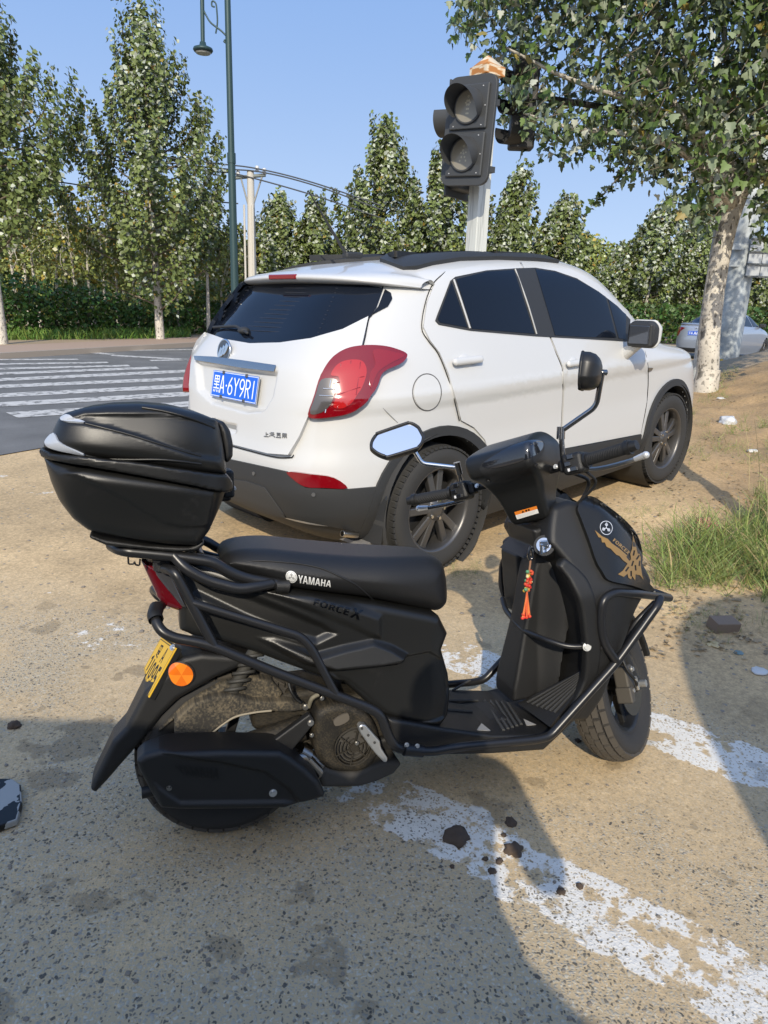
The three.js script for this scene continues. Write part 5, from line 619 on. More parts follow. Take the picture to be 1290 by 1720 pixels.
// rack under the case
bar('rear_rack', Z3, [[330, 662, 0.07], [370, 684, 0.12], [600, 706, 0.13], [770, 732, 0.135], [840, 778, 0.135], [920, 806, 0.135], [1085, 832, 0.135]], 0.13, 0.0135, 0.04);
bar('rear_rack', Z3, [[600, 706, 0.13], [650, 762, 0.145], [740, 812, 0.15], [880, 850, 0.155], [950, 842, 0.152], [1020, 826, 0.14]], 0.15, 0.0135, 0.04);
{ const a = tr(Z3, [[330, 662, 0.07]], 0)[0]; sp('rear_rack', between(a, V(a.x, a.y, -a.z), 0.0135), mTube); for (const x of [0, 0.1]) sp('rear_rack', between(V(a.x + 0.1 + x, a.y - 0.03, 0.12), V(a.x + 0.1 + x, a.y - 0.03, -0.12), 0.010), mTube); }
{ const g = between(sl(...Z3(1040, 836), 0.136), sl(...Z3(1095, 836), 0.135), 0.0175, 0.0175, 16); sp('rack_end_cap', g, mPlastic); sp('rack_end_cap', mirrorZ(g), mPlastic); const b = sl(...Z3(545, 735), 0.08), c = cyl(0.018, 0.020, 0.035, 18); c.translate(b.x, b.y, b.z); sp('rack_spacer', c, mPlastic); }
sp('wire_hook', bent(tr(Z3, [[400, 705], [402, 742], [425, 742], [428, 730], [432, 745], [450, 748], [452, 722]], 0.10), 0.0022, 0.004, 6), mTube);
// top case: tub, lid, shoulder panels, reflectors, back pad
{
  const tc = new THREE.Group(); tc.name = 'top_case'; sc.add(tc);
  const plan = (x, xm, hl) => 1; // fuller in the middle of its length
  const tubO = trO(ZB, [[250, 655, 0.04], [262, 700, 0.06], [285, 800, 0.09], [325, 900, 0.11], [395, 1000, 0.13], [480, 1066, 0.14], [700, 1110, 0.15], [900, 1140, 0.15], [1070, 1140, 0.13], [1130, 1050, 0.10], [1185, 900, 0.06], [1205, 835, 0.05], [1208, 800, 0.04]], 0);
  const wv = trO(ZB, [[330, 760], [420, 780], [540, 830], [660, 890], [780, 970], [900, 1040], [1000, 1060], [1140, 1060], [1180, 840], [500, 720]], 0.2);
  const pln = (x, y, W) => { const xm = -0.105 + (1.03 - y) * 0.02, hl = 0.222, u = clamp(Math.abs(x - xm) / hl); return W * Math.pow(Math.max(1 - Math.pow(u, 3.6), 0.0), 1 / 2.6); };
  const tubF = puff(tubO, (x, y) => pln(x, y, 0.212 - smooth(1.03, 0.86, y) * 0.035) + (1 - smooth(-0.006, 0.004, wv(x, y))) * 0.006, 0.03); obj('tub', net(tubF, [tubO.box[0], tubO.box[1], -0.25], [tubO.box[2], tubO.box[3], 0.25], 0.0055), mMatt, tc);
  const rimO = trO(ZB, [[218, 632, 0.02], [245, 605, 0.04], [300, 640, 0.12], [460, 668, 0.21], [760, 700, 0.21], [1000, 735, 0.2], [1215, 745, 0.06], [1235, 775, 0.03], [1240, 825, 0.03], [1205, 835, 0.06], [1040, 822, 0.2], [780, 775, 0.21], [500, 722, 0.2], [310, 680, 0.12], [250, 660, 0.04]], 0);
  obj('rim_band', net(puff(rimO, (x, y) => pln(x, y, 0.2185), 0.004), [rimO.box[0], rimO.box[1], -0.25], [rimO.box[2], rimO.box[3], 0.25], 0.006), mMatt, tc);
  const lidO = trO(ZB, [[248, 610, 0.04], [258, 575, 0.04], [300, 535, 0.06], [335, 460, 0.06], [372, 425, 0.06], [480, 395, 0.02], [600, 378, 0], [750, 373, 0], [900, 385, 0], [1050, 420, 0.04], [1165, 465, 0.08], [1185, 520, 0.08], [1205, 650, 0.08], [1215, 748, 0.06], [1000, 735, 0.16], [760, 700, 0.18], [460, 668, 0.18], [300, 640, 0.12]], 0);
  const topP = trO(ZB, [[365, 430, 0.1], [465, 485, 0.17], [560, 465, 0.17], [800, 470, 0.17], [1165, 520, 0.12], [1180, 460, 0.1], [1000, 380, 0], [700, 350, 0], [450, 390, 0.04]], 0.1), arc = trO(ZB, [[330, 480], [460, 490], [600, 515], [760, 560], [900, 610], [1040, 660], [1200, 690], [1230, 500], [900, 440], [460, 440]], 0.19);
  const lidF = puff(lidO, (x, y) => pln(x, y, 0.215) - smooth(1.06, 1.20, y) * 0.03 - (1 - smooth(-0.006, 0.004, arc(x, y))) * 0.008, 0.032); obj('lid', net(lidF, [lidO.box[0], lidO.box[1], -0.25], [lidO.box[2], lidO.box[3], 0.25], 0.006), mMatt, tc); const lh = hitter(lidF);
  const sil = M(0.42, 0.45, 0.50, 0.3, { clearcoat: 0.6 }); const r1 = skinS('reflector', lh, spline2(zp(ZB, [[250, 590], [262, 570], [298, 540], [318, 580], [360, 610], [462, 655], [380, 642], [290, 622], [256, 606]]), true, 2), sil, 0.004, 5, tc); obj('reflector', mirrorZ(r1.geometry), sil, tc); const r2 = skinS('reflector', lh, spline2(zp(ZB, [[332, 462], [362, 444], [400, 456], [462, 486], [400, 484], [340, 476]]), true, 2), sil, 0.004, 5, tc); obj('reflector', mirrorZ(r2.geometry), sil, tc);
  surfTube(lh, zp(ZB, [[465, 488], [560, 512], [700, 548], [850, 595], [1000, 640], [1090, 665]]), 0.003, 'lid_crease', mMatt, tc, 0, true); surfTube(lh, zp(ZB, [[462, 660], [560, 678], [700, 684], [860, 684], [980, 694], [1090, 708]]), 0.003, 'lid_crease', mMatt, tc, 0, true);
  surfTube(lh, zp(ZB, [[770, 402], [880, 420], [1000, 450], [1100, 485], [1162, 512]]), 0.004, 'lid_crease', mMatt, tc, 0, true);
  const padO = trO(ZB, [[1165, 470, 0.08], [1200, 470, 0.06], [1235, 520, 0.05], [1250, 590, 0.05], [1248, 660, 0.05], [1225, 692, 0.06], [1200, 690, 0.08]], 0.06); obj('back_pad', net(puff(padO, 0.13, 0.03), [padO.box[0], padO.box[1], -0.18], [padO.box[2], padO.box[3], 0.18], 0.006), mSeat, tc);
  const p = sl(...ZB(1222, 810), 0.0); obj('latch', [box(0.03, 0.07, 0.07, p.x + 0.004, p.y, 0, 0.008), box(0.03, 0.03, 0.05, p.x - 0.004, p.y - 0.03, 0, 0.008)], mPlastic, tc); obj('latch_pin', between(V(p.x + 0.02, p.y - 0.012, -0.02), V(p.x + 0.02, p.y - 0.012, 0.03), 0.004), mAlu, tc);
  const bp = trO(ZB, [[478, 1072, 0.12], [560, 1110, 0.14], [800, 1150, 0.15], [1030, 1160, 0.15], [1100, 1110, 0.12], [1110, 1130, 0.12], [1070, 1182, 0.15], [960, 1190, 0.15], [580, 1150, 0.14], [490, 1100, 0.12]], 0.14); obj('mounting_plate', net(puff(bp, 0.15, 0.01), [bp.box[0], bp.box[1], -0.2], [bp.box[2], bp.box[3], 0.2], 0.006), mPlastic, tc);
}
// ---- steered front: everything below turns about the steering axis
const RAKE = THREE.MathUtils.degToRad(26), STEER = THREE.MathUtils.degToRad(40), axP = V(0.955, 0.90, 0), axD = V(-Math.sin(RAKE), Math.cos(RAKE), 0);
const qS = new THREE.Quaternion().setFromAxisAngle(axD, STEER), turned = g => { g.translate(-axP.x, -axP.y, -axP.z); g.applyQuaternion(qS); g.translate(axP.x, axP.y, axP.z); return g; }, turnP = p => p.clone().sub(axP).applyQuaternion(qS).add(axP);
const axAt = y => axP.clone().addScaledVector(axD, (y - axP.y) / axD.y);
const fwC = axAt(0.232).add(V(0.030, 0, 0));
const fw = new THREE.Group(); fw.name = 'front_wheel'; { const c = turnP(fwC); fw.position.copy(c); fw.quaternion.copy(qS); } sc.add(fw); scWheel(fw, 0.234, 0.115, 30, 5);
{ const c = new THREE.Group(); c.name = 'front_brake'; fw.add(c); const d = new THREE.RingGeometry(0.05, 0.098, 48); const d2 = cyl(0.098, 0.098, 0.004, 48); d2.rotateX(Math.PI / 2); d2.translate(0, 0, 0.062); obj('brake_disc', d2, mSteel, c);
  const cal = [box(0.06, 0.09, 0.045, -0.075, 0.03, 0.075, 0.008), box(0.03, 0.05, 0.05, -0.10, -0.01, 0.078, 0.006)]; obj('caliper', cal, M(0.10, 0.09, 0.075, 0.6, { metalness: 0.3 }), c); for (const [x, y] of [[-0.06, 0.06], [-0.09, 0.0], [-0.05, 0.0]]) bolt(V(x, y, 0.10), V(0, 0, 1), 0.007, c); obj('brake_hose', tube([V(-0.06, 0.0, 0.105), V(-0.09, 0.03, 0.115), V(-0.115, 0.07, 0.105), V(-0.11, 0.13, 0.09), V(-0.09, 0.2, 0.07)], 0.005, 30, 8), mPlastic, c); obj('hose_fitting', between(V(-0.058, -0.002, 0.106), V(-0.095, 0.04, 0.117), 0.0065), mAlu, c); }
for (const s of [1, -1]) { const a = axAt(0.62).add(V(0.03, 0, s * 0.075)), b = fwC.clone().add(V(0, 0, s * 0.075)); sp('fork_leg', turned(merge([between(b, a.clone().lerp(b, 0.45), 0.022, 0.022, 18), between(b, a, 0.015, 0.015, 18), box(0.05, 0.05, 0.04, b.x, b.y, b.z, 0.012)])), M(0.03, 0.03, 0.03, 0.45, { metalness: 0.3 })); { const n = cyl(0.012, 0.012, 0.02, 6); n.rotateX(Math.PI / 2); n.translate(b.x, b.y, b.z + s * 0.03); sp('axle_nut', turned(n), mAlu); } }
{ const o = outline(Array.from({ length: 13 }, (_, i) => { const a = lerp(0.15, 2.5, i / 12); return [fwC.x + 0.262 * Math.cos(a), fwC.y + 0.262 * Math.sin(a)]; }).concat(Array.from({ length: 13 }, (_, i) => { const a = lerp(2.5, 0.15, i / 12); return [fwC.x + 0.246 * Math.cos(a), fwC.y + 0.246 * Math.sin(a)]; })), 0.004); sp('front_fender', turned(net(puff(o, 0.065, 0.004), [o.box[0], o.box[1], -0.09], [o.box[2], o.box[3], 0.09], 0.006)), mPlastic); }
// handlebar cover with instrument glass
{
  const o = outline([[0.79, 0.945], [0.785, 0.985], [0.80, 1.008], [0.86, 1.030], [0.92, 1.045], [0.965, 1.045], [1.0, 1.02], [1.02, 0.97], [1.0, 0.90], [0.985, 0.84], [0.96, 0.80], [0.925, 0.80], [0.90, 0.84], [0.875, 0.89], [0.84, 0.92]], 0.004, 0.4);
  const f = puff(o, (x, y) => piece([0.78, 0.86, 0.91, 0.96, 1.0, 1.05], [0.062, 0.070, 0.085, 0.100, 0.104, 0.086])(y), 0.015, 0.012), qi = qS.clone().invert(), tf = (x, y, z) => { const p = V(x, y, z).sub(axP).applyQuaternion(qi).add(axP); return f(p.x, p.y, p.z); };
  const hc = sp('handlebar_cover', turned(net(f, [0.74, 0.76, -0.18], [1.06, 1.09, 0.18], 0.0055)), mMatt); const hh = hitter(tf);
  skinS('instrument_glass', hh, spline2(zp(ZH, [[600, 375], [700, 300], [850, 225], [1000, 185], [1055, 195], [1060, 235], [1020, 285], [900, 345], [760, 385], [650, 395]]), true, 3), mGloss, 0.004, 6, hc);
  skinS('instrument_surround', hh, spline2(zp(ZH, [[580, 395], [690, 290], [850, 212], [1000, 175], [1070, 190], [1075, 260], [1030, 330], [930, 420], [860, 480], [760, 515], [690, 505], [620, 460]]), true, 3), mPlastic, 0.0015, 6, hc);
  for (const p of [[645, 492], [1010, 378]]) { const h = hh(...ZH(...p)); bolt(h.p, h.n, 0.006, hc, mPlastic, 'screw'); }
  const st = canvasTex(256, 128, c => { c.fillStyle = '#ece9e2'; c.fillRect(0, 0, 256, 128); c.fillStyle = '#e9842b'; c.fillRect(0, 0, 256, 56); c.fillStyle = '#2a1a08'; c.beginPath(); c.moveTo(74, 48); c.lineTo(92, 12); c.lineTo(110, 48); c.fill(); c.fillRect(120, 16, 22, 32); c.fillRect(150, 16, 20, 32); c.fillStyle = '#b9b5ad'; for (let i = 0; i < 4; i++) c.fillRect(14, 66 + i * 15, 220 - i * 12, 4); });
  decal('warning_sticker', hh, [[848, 735], [1020, 687], [1038, 742], [870, 792]].map(p => ZH(...p)), { map: st, alpha: null }, hc, 0.002);
}
// bar, grips, switches, levers, mirrors (local, before turning: z to the right)
{
  const hb = y => 1;
  const L = (x, y, z) => turnP(V(x, y, z)); const bp = [L(0.93, 0.93, -0.10), L(0.91, 0.93, -0.19), L(0.885, 0.935, -0.335)], bq = [L(0.93, 0.93, 0.10), L(0.91, 0.93, 0.19), L(0.885, 0.935, 0.335)];
  for (const [P, s] of [[bp, -1], [bq, 1]]) {
    sp('handlebar', bent(P, 0.011, 0.02), mTube); const g = [], a = P[1].clone().lerp(P[2], 0.18), b = P[2]; g.push(between(a, b, 0.0165, 0.0165, 20)); const dir = b.clone().sub(a).normalize(); for (let i = 0; i < 14; i++) { const c = a.clone().lerp(b, 0.1 + i * 0.06), t = new THREE.TorusGeometry(0.0165, 0.0018, 6, 20); t.rotateX(0.5); t.applyQuaternion(new THREE.Quaternion().setFromUnitVectors(V(0, 0, 1), dir)); t.translate(c.x, c.y, c.z); g.push(t); }
    const gp = sp('grip', g, M(0.016, 0.016, 0.016, 0.7)); obj('grip_end', [between(b, b.clone().addScaledVector(dir, 0.012), 0.020, 0.020, 20), between(b.clone().addScaledVector(dir, 0.012), b.clone().addScaledVector(dir, 0.03), 0.015, 0.013, 20)], mPlastic, gp); obj('grip_flange', between(a, a.clone().addScaledVector(dir, 0.008), 0.022, 0.022, 20), mPlastic, gp);
    const sw = P[1].clone().lerp(P[2], -0.05), sb = new RoundedBoxGeometry(0.055, 0.058, 0.06, 3, 0.012); sb.applyQuaternion(qS); sb.translate(sw.x, sw.y, sw.z); const swm = sp('switch_housing', sb, mPlastic); for (const [dy, dz] of [[0.018, 0], [0, -0.01], [-0.016, 0.004]]) { const q = box(0.008, 0.012, 0.018, -0.030, dy, dz, 0.002); q.applyQuaternion(qS); q.translate(sw.x, sw.y, sw.z); obj('switch_button', q, mGloss, swm); } { const q = box(0.003, 0.008, 0.026, -0.029, -0.016, 0.0); q.applyQuaternion(qS); q.translate(sw.x, sw.y, sw.z); obj('switch_mark', q, M(0.7, 0.7, 0.7, 0.5), swm); }
    const lv = [[0.955, 0.915, s * 0.18], [0.965, 0.905, s * 0.23], [0.945, 0.905, s * 0.32], [0.935, 0.91, s * 0.365]].map(p => L(...p)); const lev = sp('brake_lever', tube(lv, 0.0065, 30, 8), s > 0 ? mMetal : mSteel); { const b = new THREE.SphereGeometry(0.010, 14, 10); b.translate(lv[3].x, lv[3].y, lv[3].z); obj('lever_tip', [b, between(lv[2].clone().lerp(lv[3], 0.3), lv[3], 0.007, 0.0095)], M(0.75, 0.75, 0.74, 0.3, { metalness: 0.5 }), lev); }
    sp('clamp', [(() => { const b = new RoundedBoxGeometry(0.035, 0.035, 0.035, 2, 0.008); b.applyQuaternion(qS); const c = P[0].clone().lerp(P[1], 0.6); b.translate(c.x, c.y, c.z); return b; })()], mPlastic); for (const t of [0.3, 0.75]) { const c = P[0].clone().lerp(P[1], t); bolt(c.add(V(-0.016, 0.006, 0.012)), V(-0.7, 0.3, 0.5).normalize(), 0.005, sc); }
  }
  sp('cable', tube([L(0.97, 0.91, 0.15), L(1.02, 0.88, 0.17), L(1.03, 0.83, 0.13), L(1.0, 0.80, 0.09)], 0.005, 30, 8), mPlastic); sp('cable', tube([L(0.95, 0.91, 0.19), L(0.99, 0.87, 0.20), L(1.0, 0.83, 0.14), L(0.99, 0.80, 0.07)], 0.004, 30, 8), mPlastic);
  // mirrors: stems traced where they stand
  const R = (p, z) => sl(p[0], p[1], z);
  const zr = bq[0].z + 0.03, base = bq[0].clone().lerp(bq[1], 0.5), e1 = R(Z7(857, 372), base.z), e2 = R(Z7(1010, 265), base.z + 0.06), e3 = R(Z7(1036, 118), base.z + 0.08); const mr = new THREE.Group(); mr.name = 'mirror'; sc.add(mr);
  obj('mirror_stem', [between(base, e1, 0.0075, 0.0075), between(e1.clone().add(V(0, -0.022, 0)), e1.clone().add(V(0, 0.012, 0)), 0.0115, 0.0115)], mSteel, mr); obj('mirror_stem', bent([e1, e2, e3], 0.0075, 0.02), mSteel, mr); const pv2 = R(Z7(1015, 125), base.z + 0.08); obj('mirror_pivot', [between(e3, pv2.clone().add(V(-0.03, 0, 0)), 0.006), between(e3, e3.clone().add(V(0.012, 0, 0)), 0.008)], mSteel, mr);
  const headShape = () => { const s = new THREE.Shape(); s.moveTo(-0.085, 0); s.quadraticCurveTo(-0.08, 0.025, -0.05, 0.042); s.lineTo(0.045, 0.048); s.quadraticCurveTo(0.065, 0.046, 0.075, 0.02); s.lineTo(0.078, -0.012); s.quadraticCurveTo(0.07, -0.036, 0.045, -0.045); s.lineTo(-0.045, -0.046); s.quadraticCurveTo(-0.075, -0.03, -0.085, 0); return s; };
  const head = (c, X, Y, N, parent) => { const m = new THREE.Matrix4().makeBasis(X, Y, N).setPosition(c); const sh = headShape(), pts = sh.getPoints(8); const pos = [], idx = [], K = [[1, 0], [1.03, -0.006], [1.02, -0.018], [0.92, -0.032], [0.72, -0.042], [0.4, -0.047], [0.02, -0.048]]; for (const [k, z] of K) pts.forEach(p => pos.push(p.x * k, p.y * k, z)); const n = pts.length; for (let a = 0; a < K.length - 1; a++) for (let i = 0; i < n; i++) { const j = (i + 1) % n, p = a * n + i, q = a * n + j; idx.push(p, q, p + n, q, q + n, p + n); } const g = new THREE.BufferGeometry(); g.setAttribute('position', new THREE.Float32BufferAttribute(pos, 3)); g.setIndex(idx); g.computeVertexNormals(); g.applyMatrix4(m); obj('mirror_shell', g, M(0.014, 0.014, 0.014, 0.4, { side: THREE.DoubleSide }), parent); const f = new THREE.ShapeGeometry(sh, 8); f.scale(0.92, 0.90, 1); f.translate(0, 0, -0.002); f.applyMatrix4(m); obj('mirror_glass', f, M(0.9, 0.92, 0.95, 0.02, { metalness: 1 }), parent); const rp = pts.slice(0, -1).map(p => V(p.x * 0.98, p.y * 0.98, 0).applyMatrix4(m)); obj('mirror_rim', tube(rp, 0.0045, 80, 8, 0.5, true), M(0.014, 0.014, 0.014, 0.45), parent); };
  { const c = R(Z7(952, 115), base.z + 0.08), N = V(-0.78, 0.05, -0.62).normalize(), Y = V(0.03, 1, 0).addScaledVector(N, -V(0.03, 1, 0).dot(N)).normalize(), X = Y.clone().cross(N); head(c, X, Y, N, mr); }
  const lb = bp[0].clone().lerp(bp[1], 0.9), zl = lb.z, l1 = R(Z7(410, 530), zl), l2 = R(Z7(255, 512), zl - 0.03), l3 = R(Z7(222, 458), zl - 0.04), ml = new THREE.Group(); ml.name = 'mirror'; sc.add(ml);
  obj('mirror_stem', [between(lb, l1, 0.007, 0.007), between(l1.clone().add(V(0.006, -0.02, 0)), l1.clone().add(V(-0.004, 0.016, 0)), 0.0105, 0.0105)], mSteel, ml); obj('mirror_stem', bent([l1, l2, l3], 0.007, 0.015), mChrome, ml);
  { const c = R(Z7(150, 410), zl - 0.04), toCam = scC.clone().sub(c).normalize(), upv = V(0, 1, 0).applyQuaternion(scQ), N = toCam.clone().addScaledVector(upv, 0.66).normalize(); const X0 = R(Z7(262, 385), zl - 0.04).sub(R(Z7(38, 430), zl - 0.04)).normalize(), X = X0.addScaledVector(N, -X0.dot(N)).normalize(), Y = N.clone().cross(X); const gm = new THREE.Group(); gm.name = 'mirror_head'; head(c, X, Y, N, ml); }
}
// key fob charm: hangs from the key
const charm = thing('key_charm', 'red and yellow beaded key charm with tassel hanging from the scooter lock', 'key charm'); charm.position.copy(sc.position); charm.quaternion.copy(sc.quaternion);
{ const z = 0.13, rd = rng(5), cols = [[0.55, 0.03, 0.02], [0.6, 0.38, 0.05], [0.10, 0.3, 0.15], [0.6, 0.08, 0.03], [0.7, 0.6, 0.3]].map(c => M(...c, 0.6)), path = tr(ZK, [[352, 330], [345, 400], [335, 470], [325, 560], [318, 660]], z); obj('cord', tube(path, 0.003, 30, 6), M(0.3, 0.15, 0.08, 0.8), charm); obj('clasp', tube(tr(ZK, [[352, 215], [330, 290], [350, 345], [372, 310], [360, 240]], z), 0.004, 30, 6), mGloss, charm);
  for (let i = 0; i < 34; i++) { const a = sl(...ZK(lerp(345, 315, i / 34) + (rd() - 0.5) * 55, lerp(455, 650, i / 34)), z + (rd() - 0.5) * 0.01), g = new THREE.SphereGeometry(0.0042 + rd() * 0.0015, 8, 6); g.translate(a.x, a.y, a.z); obj('bead', g, cols[(rd() * 5) | 0], charm); }
  for (let i = 0; i < 9; i++) { const e = [270 + i * 9 + (rd() - 0.5) * 20, 860 + rd() * 50]; obj('tassel_strand', tube(tr(ZK, [[316, 660], [lerp(316, e[0], 0.4), 760], e], z + (rd() - 0.5) * 0.012), 0.0026, 16, 5), M(0.75, lerp(0.10, 0.28, rd()), 0.05, 0.7), charm); const p = sl(...ZK(...e), z), g = new THREE.SphereGeometry(0.005, 8, 6); g.translate(p.x, p.y, p.z); obj('tassel_knot', g, M(0.7, 0.05, 0.03, 0.6), charm); } }
// ------------------------------------------------------------------ trees, bushes, grass
const barkT = dataTex(512, 512, (u, v) => { const a = tileFbm(u, v, 10, 4, 3), b = tileNoise(u * 1, v, 26, 2), d = tileFbm(u, v, 5, 3, 8), mk = smooth(0.60, 0.68, a) + smooth(0.80, 0.86, b) * 0.9, k = 0.56 + 0.35 * (d - 0.5) - clamp(mk) * 0.30; return [toS(k), toS(k * 0.93), toS(k * 0.80)]; });
const bk = (rx, ry) => { const t = barkT.clone(); t.repeat.set(rx, ry); t.needsUpdate = true; return t; };
const mBark = M(1, 1, 1, 0.9, { map: bk(2, 5), bumpMap: bk(2, 5), bumpScale: 0.012 }), mBarkD = M(0.30, 0.26, 0.20, 0.95, { map: bk(2, 8) }), mTwig = M(0.16, 0.13, 0.09, 0.9), mPale = M(0.50, 0.46, 0.38, 0.9);
function limb(pts, r0, r1, n = 8, seg) { // tapered curved limb
  const c = new THREE.CatmullRomCurve3(pts), S = seg ?? Math.max(3, pts.length * 3), pos = [], nor = [], uv = [], idx = []; let up = V(0.3, 0.1, 0.95); let len = 0, prev = null;
  for (let i = 0; i <= S; i++) { const t = i / S, p = c.getPoint(t), d = c.getTangent(t), b = d.clone().cross(up).normalize(); up = b.clone().cross(d).normalize(); const r = lerp(r0, r1, Math.pow(t, 0.8)); if (prev) len += p.distanceTo(prev); prev = p; for (let k = 0; k <= n; k++) { const a = k / n * 6.2832, q = b.clone().multiplyScalar(Math.cos(a)).addScaledVector(up, Math.sin(a)); pos.push(p.x + q.x * r, p.y + q.y * r, p.z + q.z * r); nor.push(q.x, q.y, q.z); uv.push(k / n, len / 3); } if (i) for (let k = 0; k < n; k++) { const A = (i - 1) * (n + 1) + k, B = A + n + 1; idx.push(A, B, A + 1, B, B + 1, A + 1); } }
  const g = new THREE.BufferGeometry(); g.setAttribute('position', new THREE.Float32BufferAttribute(pos, 3)); g.setAttribute('normal', new THREE.Float32BufferAttribute(nor, 3)); g.setAttribute('uv', new THREE.Float32BufferAttribute(uv, 2)); g.setIndex(idx); return g;
}
function leafGeo(pts, fold, top, under) { // outline points (x,y), folded along y; upper face and pale underside
  const pos = [], col = [], idx = [], add = (s, z, c, flip) => { const b = pos.length / 3, P = [[0, 0], ...pts]; P.forEach(([x, y]) => { pos.push(x, y, z + Math.abs(x) * fold); col.push(...c); }); for (let i = 1; i < P.length - 1; i++) flip ? idx.push(b, b + i + 1, b + i) : idx.push(b, b + i, b + i + 1); };
  add(1, 0.004, top, false); add(1, -0.004, under, true); const g = new THREE.BufferGeometry(); g.setAttribute('position', new THREE.Float32BufferAttribute(pos, 3)); g.setAttribute('color', new THREE.Float32BufferAttribute(col, 3)); g.setIndex(idx); g.computeVertexNormals(); return g;
}
const farLeaf = (() => { const g = new THREE.BufferGeometry(); g.setAttribute('position', new THREE.Float32BufferAttribute([0, -0.5, 0, 0.42, 0.05, 0.12, 0, 0.55, 0, -0.42, 0.05, 0.12], 3)); g.setIndex([0, 1, 2, 0, 2, 3]); g.computeVertexNormals(); return g; })();
const mLeaf = M(1, 1, 1, 0.55, { side: THREE.DoubleSide }), mLeafV = M(1, 1, 1, 0.5, { side: THREE.DoubleSide, vertexColors: true });
const dummy = new THREE.Object3D();
function leaves(name, list, geo, mat, parent) { const m = new THREE.InstancedMesh(geo, mat, list.length), c = new THREE.Color(); list.forEach((l, i) => { dummy.position.copy(l.p); dummy.quaternion.copy(l.q); dummy.scale.setScalar(l.s); dummy.updateMatrix(); m.setMatrixAt(i, dummy.matrix); m.setColorAt(i, c.setRGB(...l.c)); }); m.name = name; m.userData = { kind: 'stuff' }; m.castShadow = m.receiveShadow = true; parent.add(m); return m; }
const rq = rd => new THREE.Quaternion(rd() - 0.5, rd() - 0.5, rd() - 0.5, rd() - 0.5).normalize();
const facing = (rd, ox, oz) => new THREE.Quaternion().setFromUnitVectors(V(0, 0, 1), V((rd() - 0.5) * 1.5 + ox, (rd() - 0.5) * 1.5 + 0.45, (rd() - 0.5) * 1.5 + oz).normalize()).multiply(new THREE.Quaternion().setFromAxisAngle(V(0, 0, 1), rd() * 6.28));
const GREEN = (rd, pale, yel = 0) => { const k = rd(); if (k < pale) { const v = 0.30 + 0.28 * rd(); return [v * 0.93, v, v * 0.80]; } if (k < pale + yel) return [0.20 + 0.1 * rd(), 0.17 + 0.08 * rd(), 0.04]; const v = 0.6 + 0.8 * rd(); return [0.135 * v, 0.175 * v, 0.048 * v]; };
// upright poplar: trunk, rising shoots, leaves along each shoot
function poplar(name, label, base, H, W, o = {}) {
  const rd = rng(o.seed ?? 1), t = thing(name, label, 'tree', base, 0, o.group), low = o.low ?? 0.2, tr0 = o.r ?? H * 0.013, sway = o.sway ?? 0, list = [], wood = [];
  obj('trunk', limb([V(0, -0.3, 0), V(0.01 * H * (rd() - 0.5), H * 0.25, 0), V(0.02 * H * (rd() - 0.5) + sway * 0.3, H * 0.6, 0), V(sway * 0.6, H * 0.93, 0)], tr0, tr0 * 0.12, 8, 14), o.bark ?? mBark, t);
  const n = o.shoots ?? 46; for (let i = 0; i < n; i++) {
    const f = i / n, y0 = H * lerp(low, 0.80, Math.pow(f, 0.9)), az = i * 2.399 + rd(), prof = piece([0, 0.2, 0.45, 0.7, 1], [0.7, 1, 0.78, 0.45, 0.12])(f) , reach = W * 0.5 * prof * (0.65 + 0.5 * rd()), up = H * lerp(0.16, 0.24, rd()) * lerp(1, 0.8, f) * (o.rise ?? 1), a = V(0, y0, 0), b = V(Math.cos(az) * reach * 0.75, y0 + up * 0.35, Math.sin(az) * reach * 0.75), c = V(Math.cos(az) * reach + sway * f, y0 + up, Math.sin(az) * reach); wood.push(limb([a, b, c], tr0 * 0.22, tr0 * 0.05, 4, 6));
    const cv = new THREE.CatmullRomCurve3([a, b, c]), m = Math.round((o.leaf ?? 120) * 1.25 * (0.6 + prof * 0.6)); for (let k = 0; k < m; k++) { const q = Math.pow(rd(), 0.75) * 0.98 + 0.06, p = cv.getPoint(Math.min(1, q)); const sp = W * 0.085 * (1.15 - 0.75 * q) + 0.02; p.x += (rd() + rd() - 1) * sp; p.z += (rd() + rd() - 1) * sp; p.y += (rd() - 0.4) * sp * 1.6 + (q > 1 ? 0.2 : 0); list.push({ p, q: facing(rd, Math.cos(az) * 0.8, Math.sin(az) * 0.8), s: (o.size ?? 0.12) * (0.7 + 0.6 * rd()), c: GREEN(rd, (o.pale ?? 0.22) * (0.35 + 0.9 * (p.y / H)), o.yel ?? 0.03) }); }
  }
  for (let k = 0; k < (o.leaf ?? 120) * 1.4; k++) { const q = lerp(0.70, 1.0, rd()); list.push({ p: V(sway * 0.6 * q + (rd() - 0.5) * W * (0.04 + 0.30 * (1 - q)), H * q * 0.98, (rd() - 0.5) * W * (0.04 + 0.30 * (1 - q))), q: rq(rd), s: (o.size ?? 0.14) * (0.7 + 0.5 * rd()), c: GREEN(rd, (o.pale ?? 0.22) * 1.3) }); }
  const w = obj('branches', wood, mTwig, t); w.userData = { kind: 'stuff' }; leaves('crown', list, farLeaf, mLeaf, t); return t;
}
const G = (px, py) => { const p = onGround(px, py); p.y = groundY(p.x, p.z); return p; };
const TREE_G = 'white poplars lining the far side of the road';
poplar('poplar_tree', 'dark dense poplar cut by the picture edge beside the crossing', G(5, 578), 8.9, 5.0, { seed: 11, shoots: 60, leaf: 260, pale: 0.14, low: 0.24, r: 0.15 });
poplar('poplar_tree', 'tall tapering poplar with white trunk on the pavement beyond the crossing', G(270, 575), 9.2, 5.0, { seed: 23, shoots: 62, leaf: 250, pale: 0.20, low: 0.10, r: 0.15 });
